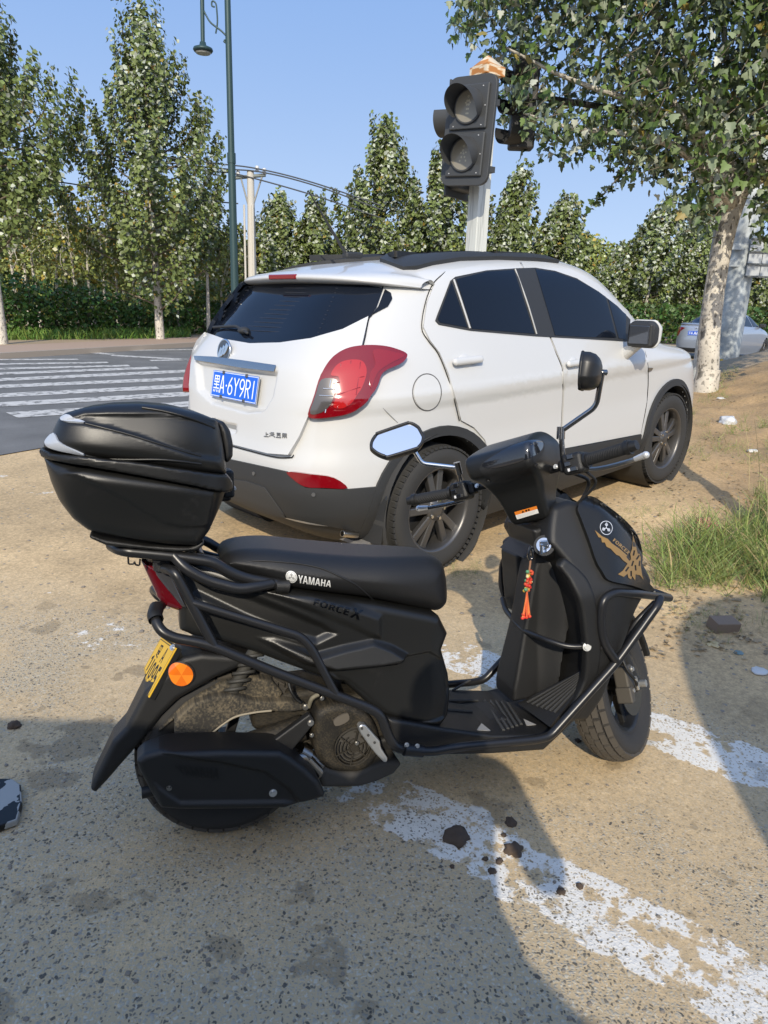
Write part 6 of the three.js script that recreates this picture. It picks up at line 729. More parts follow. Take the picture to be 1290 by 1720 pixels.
const farT = (px, py, d, h, w, seed, o = {}) => { const p = atDepth(px, py, d); p.y = groundY(p.x, p.z); return [p, h, w, { seed, ...o }]; };
const T2 = [['slender pale poplar beside the street lamp, thin bare forked stem', 348, 480, 25, 4.8, 2.2, { low: 0.45, leaf: 60, shoots: 30, pale: 0.15, r: 0.09 }],
  ['leafy poplar behind the utility pole', 470, 480, 27, 5.0, 3.4, { leaf: 190 }], ['short poplar right of the utility pole behind the SUV roof aerial', 530, 480, 27, 5.0, 3.0, { leaf: 180 }], ['tallest poplar above the SUV roof, left of the traffic signal', 640, 480, 24, 6.9, 3.8, { leaf: 230, pale: 0.24 }], ['poplar with twin tops touching the traffic signal housing', 735, 480, 23, 6.2, 2.8, { leaf: 190, pale: 0.24 }], ['poplar directly right of the white signal post', 850, 480, 24, 5.7, 3.0, { leaf: 200, pale: 0.24, sway: 0.3 }], ['leaning poplar above the SUV windscreen', 925, 480, 25, 5.0, 3.2, { leaf: 200, pale: 0.24, sway: 0.4 }]];
T2.forEach(([lb, px, py, d, h, w, o], i) => { const [p, H, W, oo] = farT(px, py, d, h, w, 40 + i * 7, o); poplar('poplar_tree', lb, p, H, W, { size: 0.125, low: 0.12, ...oo }); });
const T3 = [['wind-blown silvery poplar behind the SUV bonnet', 1085, 36, 6.6, 4.0, 0.5], ['wind-blown silvery poplar between the SUV and the near trunk', 1150, 38, 6.8, 4.2, 0.5], ['wind-blown silvery poplar behind the near trunk', 1190, 39, 7.0, 4.0, 0.4], ['dark poplar under the sign back', 1262, 40, 4.8, 4.5, 0.2], ['dark poplar at the end of the row under the sign back', 1330, 42, 5.0, 4.5, 0.2], ['low poplar left of the silvery pair behind the bonnet', 1025, 37, 4.6, 3.4, 0.3]];
T3.forEach(([lb, px, d, h, w, s], i) => { const p = atDepth(px, 520, d); p.y = groundY(p.x, p.z); poplar('poplar_tree', lb, p, h, w, { seed: 90 + i * 5, size: 0.17, leaf: 170, shoots: 44, pale: 0.34, sway: s * 1.6, low: 0.16, r: 0.12 }); });
// woodland behind: pale stems one can tell apart, foliage as one mass
{ const rd = rng(77), wl = []; const WG = 'thin pale stems at the edge of the wood';
  for (let i = 0; i < 22; i++) { const px = 20 + i * 21 + rd() * 12, d = 27 + rd() * 6, p = atDepth(px, 500, d); p.y = 0; const t = thing('birch_stem', 'thin pale stem standing at the shaded wood edge', 'tree', p, 0, WG), h = (px > 330 ? 3.0 : 4.0) + rd() * (px > 330 ? 1.0 : 1.6); obj('trunk', limb([V(0, -0.2, 0), V((rd() - 0.5) * 0.3, h * 0.5, 0), V((rd() - 0.5) * 0.8, h, 0)], 0.06 + rd() * 0.03, 0.02, 6, 8), mPale, t); const br = []; for (let k = 0; k < 5; k++) { const y = h * (0.4 + 0.1 * k); br.push(limb([V(0, y, 0), V((rd() - 0.5) * 1.0, y + 0.5, (rd() - 0.5)), V((rd() - 0.5) * 1.6, y + 1.1, (rd() - 0.5) * 1.4)], 0.025, 0.008, 4, 5)); } obj('branches', br, mPale, t); const lf = []; for (let k = 0; k < 520; k++) { const y = h * lerp(0.4, 1.12, rd()), r = 1.2 * Math.sqrt(rd()) * (1.25 - y / h); const a = rd() * 6.28; lf.push({ p: V(Math.cos(a) * r, y, Math.sin(a) * r), q: rq(rd), s: 0.16 * (0.7 + 0.6 * rd()), c: GREEN(rd, 0.05, 0.10).map((v, i) => v * [1.35, 1.2, 1][i]) }); } leaves('crown', lf, farLeaf, mLeaf, t); }
  // deep foliage: many crowns merged into a mass from left to right, two depths
  const tops = [[-260, 360], [-100, 360], [60, 370], [150, 375], [300, 365], [420, 405], [520, 395], [600, 400], [700, 400], [800, 400], [900, 370], [1000, 395], [1060, 415], [1150, 445], [1300, 455], [1500, 460]];
  const topY = px => { let i = 0; while (i < tops.length - 2 && px > tops[i + 1][0]) i++; return lerp(tops[i][1], tops[i + 1][1], clamp((px - tops[i][0]) / (tops[i + 1][0] - tops[i][0]))); };
  for (let c = 0; c < 760; c++) { const px = lerp(-260, 1480, rd()), right = px > 980, d = (right ? 46 : 33) + rd() * 14, tp = topY(px) + rd() * 40, P = atDepth(px, tp, d), Ht = P.y, n = 190; for (let k = 0; k < n; k++) { const y = Ht * (1 - Math.pow(rd(), 1.3) * 0.98), r = 1.25 * Math.sqrt(rd()) * (0.35 + 0.8 * Math.min(1, (Ht - y) / 2.5)), a = rd() * 6.28; wl.push({ p: V(P.x + Math.cos(a) * r, y, P.z + Math.sin(a) * r), q: facing(rd, Math.cos(a) * 0.6, Math.sin(a) * 0.6 + 0.3), s: 0.21 * (0.7 + 0.7 * rd()), c: GREEN(rd, 0.06, 0.14).map((v, i) => v * [1.35, 1.25, 1][i]) }); } }
  const g = new THREE.Group(); const m = leaves('woodland', wl, farLeaf, mLeaf, scene); m.name = 'woodland'; m.userData = { kind: 'stuff', label: 'dense green wood behind the roadside poplars', category: 'wood' };
  // roadside bushes
  const BG = 'leafy bushes under the roadside poplars'; for (let i = 0; i < 17; i++) { const px = -10 + i * 27 + rd() * 10, p = G(px, 566 - px * 0.02); const b = thing('bush', 'leafy green bush at the foot of the roadside wood', 'bush', p, 0, BG), h = 1.1 + rd() * 0.9, lf = []; for (let k = 0; k < 620; k++) { const a = rd() * 6.28, r = (0.9 + 0.4 * rd()) * Math.sqrt(rd()), y = h * (1 - Math.pow(rd(), 1.2)) * (1 - 0.35 * r * r * 0.6); lf.push({ p: V(Math.cos(a) * r, y, Math.sin(a) * r), q: rq(rd), s: 0.13 * (0.6 + 0.8 * rd()), c: [0.055 + 0.05 * rd(), 0.11 + 0.09 * rd(), 0.028] }); } leaves('foliage', lf, farLeaf, mLeaf, b); const st = []; for (let k = 0; k < 6; k++) st.push(limb([V(0, -0.1, 0), V((rd() - 0.5) * 0.8, h * 0.5, (rd() - 0.5) * 0.8), V((rd() - 0.5) * 1.4, h * 0.95, (rd() - 0.5) * 1.2)], 0.02, 0.006, 4, 4)); obj('stems', st, mTwig, b); }
  for (let i = 0; i < 9; i++) { const px = 1010 + i * 36 + rd() * 10, p = atDepth(px, 530, 33 + rd() * 3); p.y = 0; const b = thing('bush', 'low dark bush in the row beyond the parked silver car', 'bush', p, 0, 'bushes beyond the silver car'), lf = []; for (let k = 0; k < 420; k++) { const a = rd() * 6.28, r = 1.4 * Math.sqrt(rd()), y = 1.7 * (1 - Math.pow(rd(), 1.2)); lf.push({ p: V(Math.cos(a) * r, y, Math.sin(a) * r), q: rq(rd), s: 0.2 * (0.6 + 0.8 * rd()), c: [0.05 + 0.04 * rd(), 0.09 + 0.07 * rd(), 0.028] }); } leaves('foliage', lf, farLeaf, mLeaf, b); }
}
// the near poplar with large two-toned leaves
const bigTree = thing('near_poplar_tree', 'big leafy white-barked poplar growing from the dirt bank beside the SUV', 'tree');
{
  const rd = rng(321), D = 10, base = atDepth(1186, 650, D); base.y = groundY(base.x, base.z); bigTree.position.copy(base);
  const at = (px, py, d = D) => atDepth(px, py, d).sub(base);
  obj('trunk', limb([V(-0.02, -0.3, 0), at(1187, 640), at(1192, 560), at(1203, 470), at(1222, 380), at(1240, 330)], 0.160, 0.110, 18, 40), mBark, bigTree);
  obj('root_flare', limb([V(-0.02, -0.25, 0), V(-0.01, 0.05, 0), V(0, 0.3, 0)], 0.20, 0.150, 18, 10), mBark, bigTree);
  const f0 = at(1230, 350), limbs = [[[1205, 335], [1188, 285], [1150, 200], [1090, 120], [1000, 60], 9.3], [[1255, 300], [1275, 230], [1290, 120], [1300, -60], [1300, -250], 10], [[1215, 330], [1210, 230], [1220, 100], [1200, -50], [1190, -220], 10.6], [[1225, 320], [1170, 220], [1060, 170], [950, 130], [850, 80], 8.8], [[1260, 310], [1310, 260], [1380, 200], [1460, 130], [1540, 60], 10], [[1235, 310], [1190, 170], [1100, 20], [1000, -90], [900, -160], 9.6], [[1215, 325], [1140, 250], [1060, 225], [960, 215], [880, 190], 9.0], [[1250, 320], [1300, 290], [1350, 270], [1420, 250], [1500, 260], 9.4]];
  const wood = [], tips = []; for (const L of limbs) { const e = L[5], p = [f0.clone()]; L.slice(0, 5).forEach((q, i) => p.push(at(q[0], q[1], lerp(D, e, (i + 1) / 5)))); const c = new THREE.CatmullRomCurve3(p); obj('limb', limb(p, 0.085, 0.012, 8, 24), mBark, bigTree); for (let k = 0; k < 26; k++) { const t = 0.18 + 0.82 * rd(), q = c.getPoint(t); tips.push(q); } }
  // crown outline as the photograph shows it, continued above the frame
  const cr = outline([[760, -260], [775, -60], [770, 20], [765, 50], [800, 72], [835, 100], [848, 130], [846, 180], [870, 205], [905, 236], [950, 262], [985, 250], [1015, 254], [1050, 275], [1085, 290], [1125, 296], [1135, 330], [1160, 360], [1178, 405], [1196, 380], [1205, 330], [1225, 318], [1240, 330], [1262, 318], [1290, 400], [1330, 420], [1420, 420], [1560, 330], [1620, 0], [1500, -300], [1150, -420]], 6, 0, 80);
  const prj = p => { const d = p.clone().add(base).sub(camPos), z = d.dot(camF); return [PW / 2 + FOC * d.dot(camR) / z, PH / 2 - FOC * d.dot(camU) / z]; };
  const list = [], shape = [[0.10, -0.02], [0.34, -0.06], [0.50, 0.10], [0.36, 0.26], [0.44, 0.46], [0.22, 0.52], [0.16, 0.78], [0, 1.0], [-0.16, 0.78], [-0.22, 0.52], [-0.44, 0.46], [-0.36, 0.26], [-0.50, 0.10], [-0.34, -0.06], [-0.10, -0.02]];
  // leaf kinds: green with pale felted underside, fresh green, turned silver side up, yellowed
  const kinds = [[[0.065, 0.110, 0.024], [0.14, 0.175, 0.095]], [[0.095, 0.150, 0.034], [0.17, 0.21, 0.11]], [[0.125, 0.180, 0.045], [0.20, 0.24, 0.13]], [[0.42, 0.44, 0.36], [0.40, 0.42, 0.34]], [[0.26, 0.20, 0.045], [0.24, 0.20, 0.06]]].map(([t, u]) => leafGeo(shape, 0.22, t, u));
  const twg = []; let tries = 0; while (list.length < 32000 && tries++ < 120000) { const px = lerp(760, 1600, rd()), py = lerp(-420, 430, rd()), dd = cr(px, py) + (fbm(px * 0.02, py * 0.02, 3) - 0.5) * 40; if (dd > 0) continue; if (fbm(px * 0.016 + 9, py * 0.016, 3) < 0.36 && rd() < 0.75) continue; const c = at(px, py, lerp(8.2, 11.4, Math.pow(rd(), 0.8))); const nm = 2 + (rd() * 4 | 0); twg.push([c, c.clone().add(V(0.05 + rd() * 0.25, 0.05 + rd() * 0.2, (rd() - 0.5) * 0.3))]);
    for (let k = 0; k < nm; k++) { const p = c.clone().add(V((rd() - 0.5) * 0.34, (rd() - 0.5) * 0.34, (rd() - 0.5) * 0.34)); const q = new THREE.Quaternion().setFromEuler(new THREE.Euler(-0.9 + (rd() - 0.5) * 2.0, rd() * 6.28, Math.PI + (rd() - 0.5) * 1.6)); const v = rd(), k2 = v < 0.03 ? 4 : v < 0.11 ? 3 : v < 0.42 ? 0 : v < 0.75 ? 1 : 2; list.push({ p, q, s: 0.070 + 0.05 * rd(), k: k2, c: [1, 1, 1] }); } }
  // the drooping twig
  for (let k = 0; k < 46; k++) { const t = k / 46, p = at(lerp(1062, 992, t) + (rd() - 0.5) * 14, lerp(275, 345, t) + (rd() - 0.5) * 14 + 6, 9.2); list.push({ p, q: rq(rd), s: 0.07 + 0.04 * rd(), k: 0, c: [1, 1, 1] }); }
  obj('limb', limb([at(1085, 240, 9.4), at(1050, 285, 9.2), at(1010, 330, 9.2), at(992, 348, 9.2)], 0.012, 0.004, 5, 10), mTwig, bigTree);
  const tw = obj('twigs', twg.slice(0, 1800).map(([a, b]) => limb([b, a], 0.006, 0.003, 3, 1)), mTwig, bigTree); tw.userData = { kind: 'stuff' };
  const inV = l => { const [x, y] = prj(l.p); return x > 740 && x < 1290 && y > 0 && y < 440; }, near = list.filter(inV).sort((a, b) => b.s / b.p.clone().add(base).distanceTo(camPos) - a.s / a.p.clone().add(base).distanceTo(camPos)).slice(0, 290), set = new Set(near);
  for (const l of near) { const m = obj('leaf', kinds[l.k], mLeafV, bigTree); m.position.copy(l.p); m.quaternion.copy(l.q); m.scale.setScalar(l.s * 1.1); }
  kinds.forEach((g, k) => leaves('crown', list.filter(l => l.k === k && !set.has(l)), g, mLeafV, bigTree));
}
// grass and weeds on the dirt
{
  const rd = rng(909), blade = (() => { const pos = [], idx = []; const n = 4; for (let i = 0; i <= n; i++) { const t = i / n, w = 0.5 * (1 - t * t) * 0.028, x = 0, y = t * (1 - 0.12 * t), z = 0.42 * t * t; pos.push(x - w, y, z, x + w, y, z + 0.01); } for (let i = 0; i < n; i++) { const a = i * 2; idx.push(a, a + 1, a + 2, a + 2, a + 1, a + 3); } const g = new THREE.BufferGeometry(); g.setAttribute('position', new THREE.Float32BufferAttribute(pos, 3)); g.setIndex(idx); g.computeVertexNormals(); return g; })();
  const mk = (name, label, list) => { const m = new THREE.InstancedMesh(blade, M(1, 1, 1, 0.6, { side: THREE.DoubleSide }), list.length), c = new THREE.Color(); list.forEach((l, i) => { dummy.position.copy(l.p); dummy.rotation.set((rd() - 0.5) * l.t, rd() * 6.28, (rd() - 0.5) * l.t); dummy.scale.set(l.h * (l.w ?? 1), l.h, l.h); dummy.updateMatrix(); m.setMatrixAt(i, dummy.matrix); m.setColorAt(i, c.setRGB(...l.c)); }); m.name = name; m.userData = { kind: 'stuff', label, category: 'grass' }; m.castShadow = m.receiveShadow = true; scene.add(m); };
  const gcol = () => { const k = rd(), v = 0.7 + 0.6 * rd(); return k < 0.16 ? [0.34 * v, 0.27 * v, 0.13 * v] : k < 0.45 ? [0.29 * v, 0.33 * v, 0.10 * v] : [0.165 * v, 0.235 * v, 0.06 * v]; };
  const patch = (o, n, h0, h1, dens) => { const r = [], b = o.P, xs = b.map(p => p[0]), ys = b.map(p => p[1]); let tr = 0; while (r.length < n && tr++ < n * 12) { const px = lerp(Math.min(...xs) - 12, Math.max(...xs) + 12, rd()), py = lerp(Math.min(...ys) - 10, Math.max(...ys) + 10, rd()); const d = o(px, py) + (fbm(px * 0.05, py * 0.05, 3) - 0.5) * 60; if (d > 0) continue; if (fbm(px * 0.09 + 4, py * 0.12, 2) < dens) continue; let g = onGround(px, py, 0.1); for (let k = 0; k < 4; k++) g = onGround(px, py, groundY(g.x, g.z)); r.push({ p: V(g.x, groundY(g.x, g.z), g.z), h: lerp(h0, h1, rd() * rd()) * (0.6 + 0.6 * clamp(-d / 40)), t: 1.7, c: gcol(), w: 0.55 + rd() * 0.6 }); } return r; };
  const oo = a => outline(a, 3, 0, 60);
  mk('grass_tuft', 'thick green grass growing on the dirt right of the scooter', patch(oo([[1085, 905], [1130, 880], [1200, 880], [1240, 870], [1290, 830], [1420, 820], [1420, 1010], [1290, 1020], [1220, 985], [1160, 1000], [1110, 1000], [1088, 960]]), 8500, 0.06, 0.32, 0.30));
  mk('weeds', 'sparse weeds scattered over the dirt bank', [...patch(oo([[1215, 700], [1290, 690], [1400, 700], [1400, 780], [1250, 790], [1150, 780], [1130, 760]]), 1300, 0.05, 0.16, 0.48), ...patch(oo([[1040, 850], [1120, 830], [1120, 880], [1050, 890]]), 500, 0.03, 0.08, 0.45), ...patch(oo([[752, 952], [800, 950], [812, 972], [760, 980]]), 420, 0.03, 0.07, 0.2), ...patch(oo([[1165, 640], [1230, 625], [1240, 660], [1170, 690]]), 700, 0.08, 0.22, 0.3), ...patch(oo([[1235, 585], [1290, 560], [1400, 560], [1400, 620], [1250, 620]]), 1200, 0.10, 0.25, 0.3), ...patch(oo([[1000, 790], [1090, 800], [1080, 830], [960, 830]]), 260, 0.03, 0.07, 0.4), ...patch(oo([[1150, 700], [1290, 640], [1420, 640], [1420, 840], [1290, 820], [1180, 800]]), 1500, 0.03, 0.12, 0.52), ...patch(oo([[1080, 1000], [1160, 1010], [1290, 1030], [1400, 1010], [1400, 1080], [1250, 1060], [1150, 1060]]), 500, 0.03, 0.12, 0.45), ...patch(oo([[1130, 1050], [1230, 1040], [1290, 1060], [1200, 1090]]), 200, 0.03, 0.08, 0.45)]);
  const fg = []; for (let i = 0; i < 5200; i++) { const px = lerp(-40, 320, rd()), p = onGround(px, lerp(562, 572, rd()) - px * 0.012); fg.push({ p, h: 0.12 + 0.3 * rd(), t: 1.2, w: 3, c: [0.10 + 0.08 * rd(), 0.19 + 0.1 * rd(), 0.04] }); } mk('verge_grass', 'bright roadside grass under the far poplars', fg);
  { const lt = [], rl = rng(444); for (let i = 0; i < 2600; i++) { const px = lerp(1000, 1420, rl()), py = lerp(660, 1110, rl()); if (fbm(px * 0.03, py * 0.04, 3) < 0.47) continue; let g = onGround(px, py, 0.1); for (let k = 0; k < 4; k++) g = onGround(px, py, groundY(g.x, g.z)); if (g.x < 1.0) continue; lt.push({ p: V(g.x, groundY(g.x, g.z) + 0.012, g.z), q: new THREE.Quaternion().setFromEuler(new THREE.Euler(-1.57 + (rl() - 0.5), 0, rl() * 6.28)), s: 0.012 + 0.018 * rl(), c: (k => [0.34 * k, 0.25 * k, 0.14 * k])(0.5 + 0.7 * rl()) }); } const m = leaves('leaf_litter', lt, farLeaf, mLeaf, scene); m.userData = { kind: 'stuff', label: 'dead brown leaves and crumbs strewn over the dirt bank', category: 'leaf litter' }; }
  // tall dry stalks
  for (const [a, b] of [[[1262, 800], [1228, 700]], [[1280, 830], [1240, 705]], [[1290, 880], [1272, 810]]]) { const p = onGround(a[0], a[1], 0.25), q = p.clone().add(V((b[0] - a[0]) * 0.0035, (a[1] - b[1]) * 0.0040, 0)); p.y = groundY(p.x, p.z); tag(obj('dry_stalk', limb([p, p.clone().lerp(q, 0.5).add(V(0.02, 0, 0)), q], 0.003, 0.0015, 4, 6), M(0.5, 0.42, 0.22, 0.8)), 'thin dry grass stalk bending over the dirt bank', 'stalk', 'dry stalks on the bank'); }
}
// ------------------------------------------------------------------ street furniture
const upPt = (px, base) => base; // (kept simple: heights come from pixels at the thing's own distance)
{ // pedestrian signal on its white post
  const D = 7.3, b = atDepth(781, 700, D), base = V(b.x, groundY(b.x, b.z), b.z); const t = thing('traffic_signal', 'grey two-lens pedestrian signal on a white square post with rusty cap', 'traffic signal', base), at = (px, py, d = D) => atDepth(px, py, d).sub(base);
  const yTop = at(810, 128).y, yaw = -0.30; const post = box(0.145, yTop + 0.3, 0.145, 0, (yTop - 0.3) / 2, 0, 0.006); post.rotateY(0.62); obj('post', post, M(0.72, 0.73, 0.70, 0.5, { map: dataTex(256, 256, (u, v) => { const n = tileFbm(u, v, 8, 4, 2), k = 0.93 - smooth(0.62, 0.75, n) * 0.12; return [k, k, k * 0.98]; }) }), t);
  const rustT = dataTex(256, 256, (u, v) => { const n = tileFbm(u, v, 3, 5, 6), k = smooth(0.36, 0.62, n); return [lerp(0.86, 0.70, k), lerp(0.80, 0.47, k), lerp(0.70, 0.25, k)]; }); const cap = new THREE.CylinderGeometry(0.02, 0.16, 0.10, 4); cap.rotateY(Math.PI / 4 + 0.62); cap.translate(0, yTop + 0.11, 0); const cb = box(0.225, 0.075, 0.225, 0, yTop + 0.03, 0); cb.rotateY(0.62); obj('cap', [cap, cb], M(1, 1, 1, 0.8, { map: rustT }), t);
  const h = new THREE.Group(); h.name = 'signal_head'; { const p = at(789, 222, D - 0.32); h.position.copy(p); h.rotation.y = -0.66; h.rotation.z = -0.05; h.scale.setScalar(0.88); } t.add(h);
  const mH = M(0.05, 0.052, 0.053, 0.5), sh = new THREE.Shape(), w = 0.275, hh = 0.49, r = 0.11; sh.moveTo(-w + r, -hh); sh.lineTo(w - r, -hh); sh.quadraticCurveTo(w, -hh, w, -hh + r); sh.lineTo(w, hh - r); sh.quadraticCurveTo(w, hh, w - r, hh); sh.lineTo(-w + r, hh); sh.quadraticCurveTo(-w, hh, -w, hh - r); sh.lineTo(-w, -hh + r); sh.quadraticCurveTo(-w, -hh, -w + r, -hh);
  obj('backplate', new THREE.ExtrudeGeometry(sh, { depth: 0.03, bevelSize: 0.006, bevelThickness: 0.006, bevelSegments: 2 }), mH, h); obj('housing', [box(0.36, 0.86, 0.16, 0, 0, -0.08, 0.03)], mH, h); obj('door_panel', [box(0.43, 0.40, 0.03, 0, 0.215, 0.05, 0.015), box(0.43, 0.40, 0.03, 0, -0.215, 0.05, 0.015)], mH, h);
  for (const s of [1, -1]) {
    const y = s * 0.215, dots = canvasTex(256, 256, c => { c.fillStyle = '#857f70'; c.fillRect(0, 0, 256, 256); c.fillStyle = '#979080'; for (let i = 0; i < 40; i++) for (let j = 0; j < 40; j++) c.fillRect(i * 6.4, j * 6.4, 4, 4); c.fillStyle = '#c9bf9f'; const man = s > 0 ? [[128, 50, 12], [118, 85, 10], [138, 85, 10], [118, 115, 10], [138, 115, 10], [120, 150, 9], [136, 150, 9], [120, 185, 9], [136, 185, 9], [106, 100, 6], [150, 100, 6]] : [[128, 60, 12], [124, 95, 12], [132, 120, 10], [112, 150, 9], [98, 180, 9], [146, 150, 9], [160, 180, 9], [104, 115, 7], [156, 112, 7]]; for (const [x, yy, rr] of man) for (let a = 0; a < 6; a++) { c.beginPath(); c.arc(x + Math.cos(a * 1.05) * rr * 0.6, yy + Math.sin(a * 1.05) * rr * 0.6, 3.2, 0, 7); c.fill(); } });
    const L = cyl(0.142, 0.150, 0.02, 40); L.rotateX(Math.PI / 2); L.translate(0, y, 0.07); const disc = new THREE.CircleGeometry(0.142, 40); disc.translate(0, y, 0.0825); const lens = obj('lens', L, mH, h); obj('lens_face', disc, M(1, 1, 1, 0.3, { map: dots, clearcoat: 0.4 }), lens); obj('lens_ring', new THREE.TorusGeometry(0.150, 0.012, 8, 40).translate(0, y, 0.075), mH, lens);
    const pos = [], idx = [], n = 40; for (let i = 0; i <= n; i++) { const a = lerp(-0.55, Math.PI + 0.55, i / n), k = Math.sin(clamp((a + 0.55) / (Math.PI + 1.1)) * Math.PI), l = 0.05 + 0.22 * Math.pow(k, 0.7); pos.push(0.165 * Math.cos(a), y + 0.165 * Math.sin(a), 0.06, 0.172 * Math.cos(a), y + 0.172 * Math.sin(a) - l * 0.10, 0.06 + l); } for (let i = 0; i < n; i++) idx.push(i * 2, i * 2 + 2, i * 2 + 1, i * 2 + 1, i * 2 + 2, i * 2 + 3); const g = new THREE.BufferGeometry(); g.setAttribute('position', new THREE.Float32BufferAttribute(pos, 3)); g.setIndex(idx); g.computeVertexNormals(); const vm = mH.clone(); vm.side = THREE.DoubleSide; obj('visor', g, vm, h);
    for (const [x, yy] of [[0.15, y + 0.17], [0.165, y - 0.17], [-0.16, y - 0.17], [0.19, y]]) { const b = cyl(0.006, 0.006, 0.01, 8); b.rotateX(Math.PI / 2); b.translate(x, yy, 0.066); obj('screw', b, M(0.5, 0.5, 0.5, 0.4), h); }
  }
  // second head turned to the side, its visor shows left of the backplate
  const g2 = new THREE.Group(); g2.name = 'side_head'; { const p = at(781, 240, D + 0.05); g2.position.copy(p); g2.rotation.y = -2.15; g2.rotation.z = 0; } t.add(g2); obj('housing', [box(0.34, 0.84, 0.14, 0, 0, 0, 0.03), box(0.46, 0.96, 0.02, 0, 0, 0.06, 0.008)], mH, g2); for (const s of [1]) { const v = new THREE.CylinderGeometry(0.15, 0.13, 0.22, 32, 1, true, Math.PI * 0.5 - 0.4 + 0.0, Math.PI + 0.8); v.rotateX(Math.PI / 2); v.rotateZ(Math.PI); v.translate(0, s * 0.215, 0.16); const vm = mH.clone(); vm.side = THREE.DoubleSide; obj('visor', v, vm, g2); }
  obj('bracket', [box(0.08, 0.05, 0.26, 0, 0, 0).rotateY(0.62).translate(0, at(789, 180).y, 0.1), box(0.08, 0.05, 0.26, 0, 0, 0).rotateY(0.62).translate(0, at(789, 290).y, 0.1)], mH, t);
}
{ // vehicle signal half hidden in the leaves
  const D = 9.6, p0 = atDepth(880, 175, D), t = thing('traffic_signal', 'black traffic signal head half hidden in the near tree leaves', 'traffic signal', V(p0.x + 3.05, groundY(p0.x + 3.05, p0.z), p0.z - 1.2)), c = p0.clone().sub(t.position), m = M(0.03, 0.03, 0.03, 0.55, { side: THREE.DoubleSide });
  obj('post', between(V(0, -0.4, 0), V(0, c.y + 0.3, 0), 0.06, 0.05), M(0.4, 0.42, 0.42, 0.5), t); obj('housing', [box(0.30, 1.0, 0.2, c.x, c.y, c.z, 0.03), between(V(0, c.y + 0.1, 0), V(c.x, c.y + 0.1, c.z), 0.04, 0.035)], m, t); for (const y of [0.32, 0, -0.32]) { const v = new THREE.CylinderGeometry(0.15, 0.14, 0.26, 28, 1, true, Math.PI * 0.4, Math.PI * 1.2); v.rotateX(Math.PI / 2); v.rotateZ(Math.PI); v.rotateY(-1.0); v.translate(c.x - 0.14, c.y + y, c.z + 0.1); obj('visor', v, m, t); }
}
const mLampPole = M(0.032, 0.066, 0.068, 0.45, { metalness: 0.2 });
function streetLamp(label, D, px0, py0, px1, k) { // pole through two pixels, pendant lamp on a scrolled arm
  const b = atDepth(px0, py0, D), base = V(b.x, 0, b.z), t = thing('street_lamp', label, 'street lamp', base, 0, undefined), top = k * 8.4;
  obj('pole', [between(V(0, -0.2, 0), V(0, top * 0.45, 0), 0.075 * k, 0.066 * k, 18), between(V(0, top * 0.45, 0), V(0, top, 0), 0.058 * k, 0.045 * k, 18), between(V(0, 0, 0), V(0, 0.9 * k, 0), 0.12 * k, 0.10 * k, 18), between(V(0, top * 0.44, 0), V(0, top * 0.46, 0), 0.075 * k, 0.075 * k, 18)], mLampPole, t);
  return { t, base, top };
}
{ const D = 14, L = streetLamp('dark green street lamp with curled arm and pendant shade behind the SUV', D, 394, 470, 383, 1.0), at = (px, py) => atDepth(px, py, D).sub(L.base); const lampP = at(341, 82), rod = at(339, -40), pj = at(378, 70);
  obj('pendant_rod', between(lampP.clone().add(V(0, 0.1, 0)), rod, 0.035, 0.035), mLampPole, L.t); obj('arm', tube([rod, rod.clone().add(V(0.02, 0.35, 0)), rod.clone().add(V(0.28, 0.6, 0)), V(0, rod.y + 0.45, 0)], 0.035, 40, 8), mLampPole, L.t);
  const sh = new THREE.LatheGeometry([[0, 0.16], [0.05, 0.16], [0.06, 0.11], [0.16, 0.07], [0.17, 0.04], [0.15, 0.01], [0, 0]].map(p => new THREE.Vector2(...p)), 28); sh.translate(lampP.x, lampP.y - 0.06, lampP.z); obj('lamp_shade', sh, mLampPole, L.t); const ds = cyl(0.13, 0.12, 0.02, 24); ds.translate(lampP.x, lampP.y - 0.065, lampP.z); obj('lamp_glass', ds, M(0.4, 0.4, 0.36, 0.2), L.t);
  const zl = zoomer(0, 0, 0.3876); obj('scroll', tube([[978, 185], [970, 178], [985, 165], [960, 135], [915, 100], [895, 70], [880, 40]].map(p => at(...zl(...p))), 0.016, 40, 6), mLampPole, L.t); obj('scroll', tube([[935, 145], [942, 100], [940, 50], [935, 15], [920, 5], [918, 25], [930, 30]].map(p => at(...zl(...p))), 0.014, 40, 6), mLampPole, L.t); }
{ const D = 42, L = streetLamp('distant green street lamp with its pendant shade showing under the near leaves', D, 1165, 500, 1165, 1.05), at = (px, py) => atDepth(px, py, D).sub(L.base), p = at(1147, 373); obj('pendant_rod', between(p, p.clone().add(V(0, 1.3, 0)), 0.05, 0.05), mLampPole, L.t); const sh = cyl(0.06, 0.22, 0.14, 20); sh.translate(p.x, p.y, p.z); obj('lamp_shade', sh, mLampPole, L.t); obj('arm', tube([p.clone().add(V(0, 1.3, 0)), p.clone().add(V(0.2, 1.7, 0)), V(0, p.y + 1.6, 0)], 0.05, 20, 6), mLampPole, L.t); }
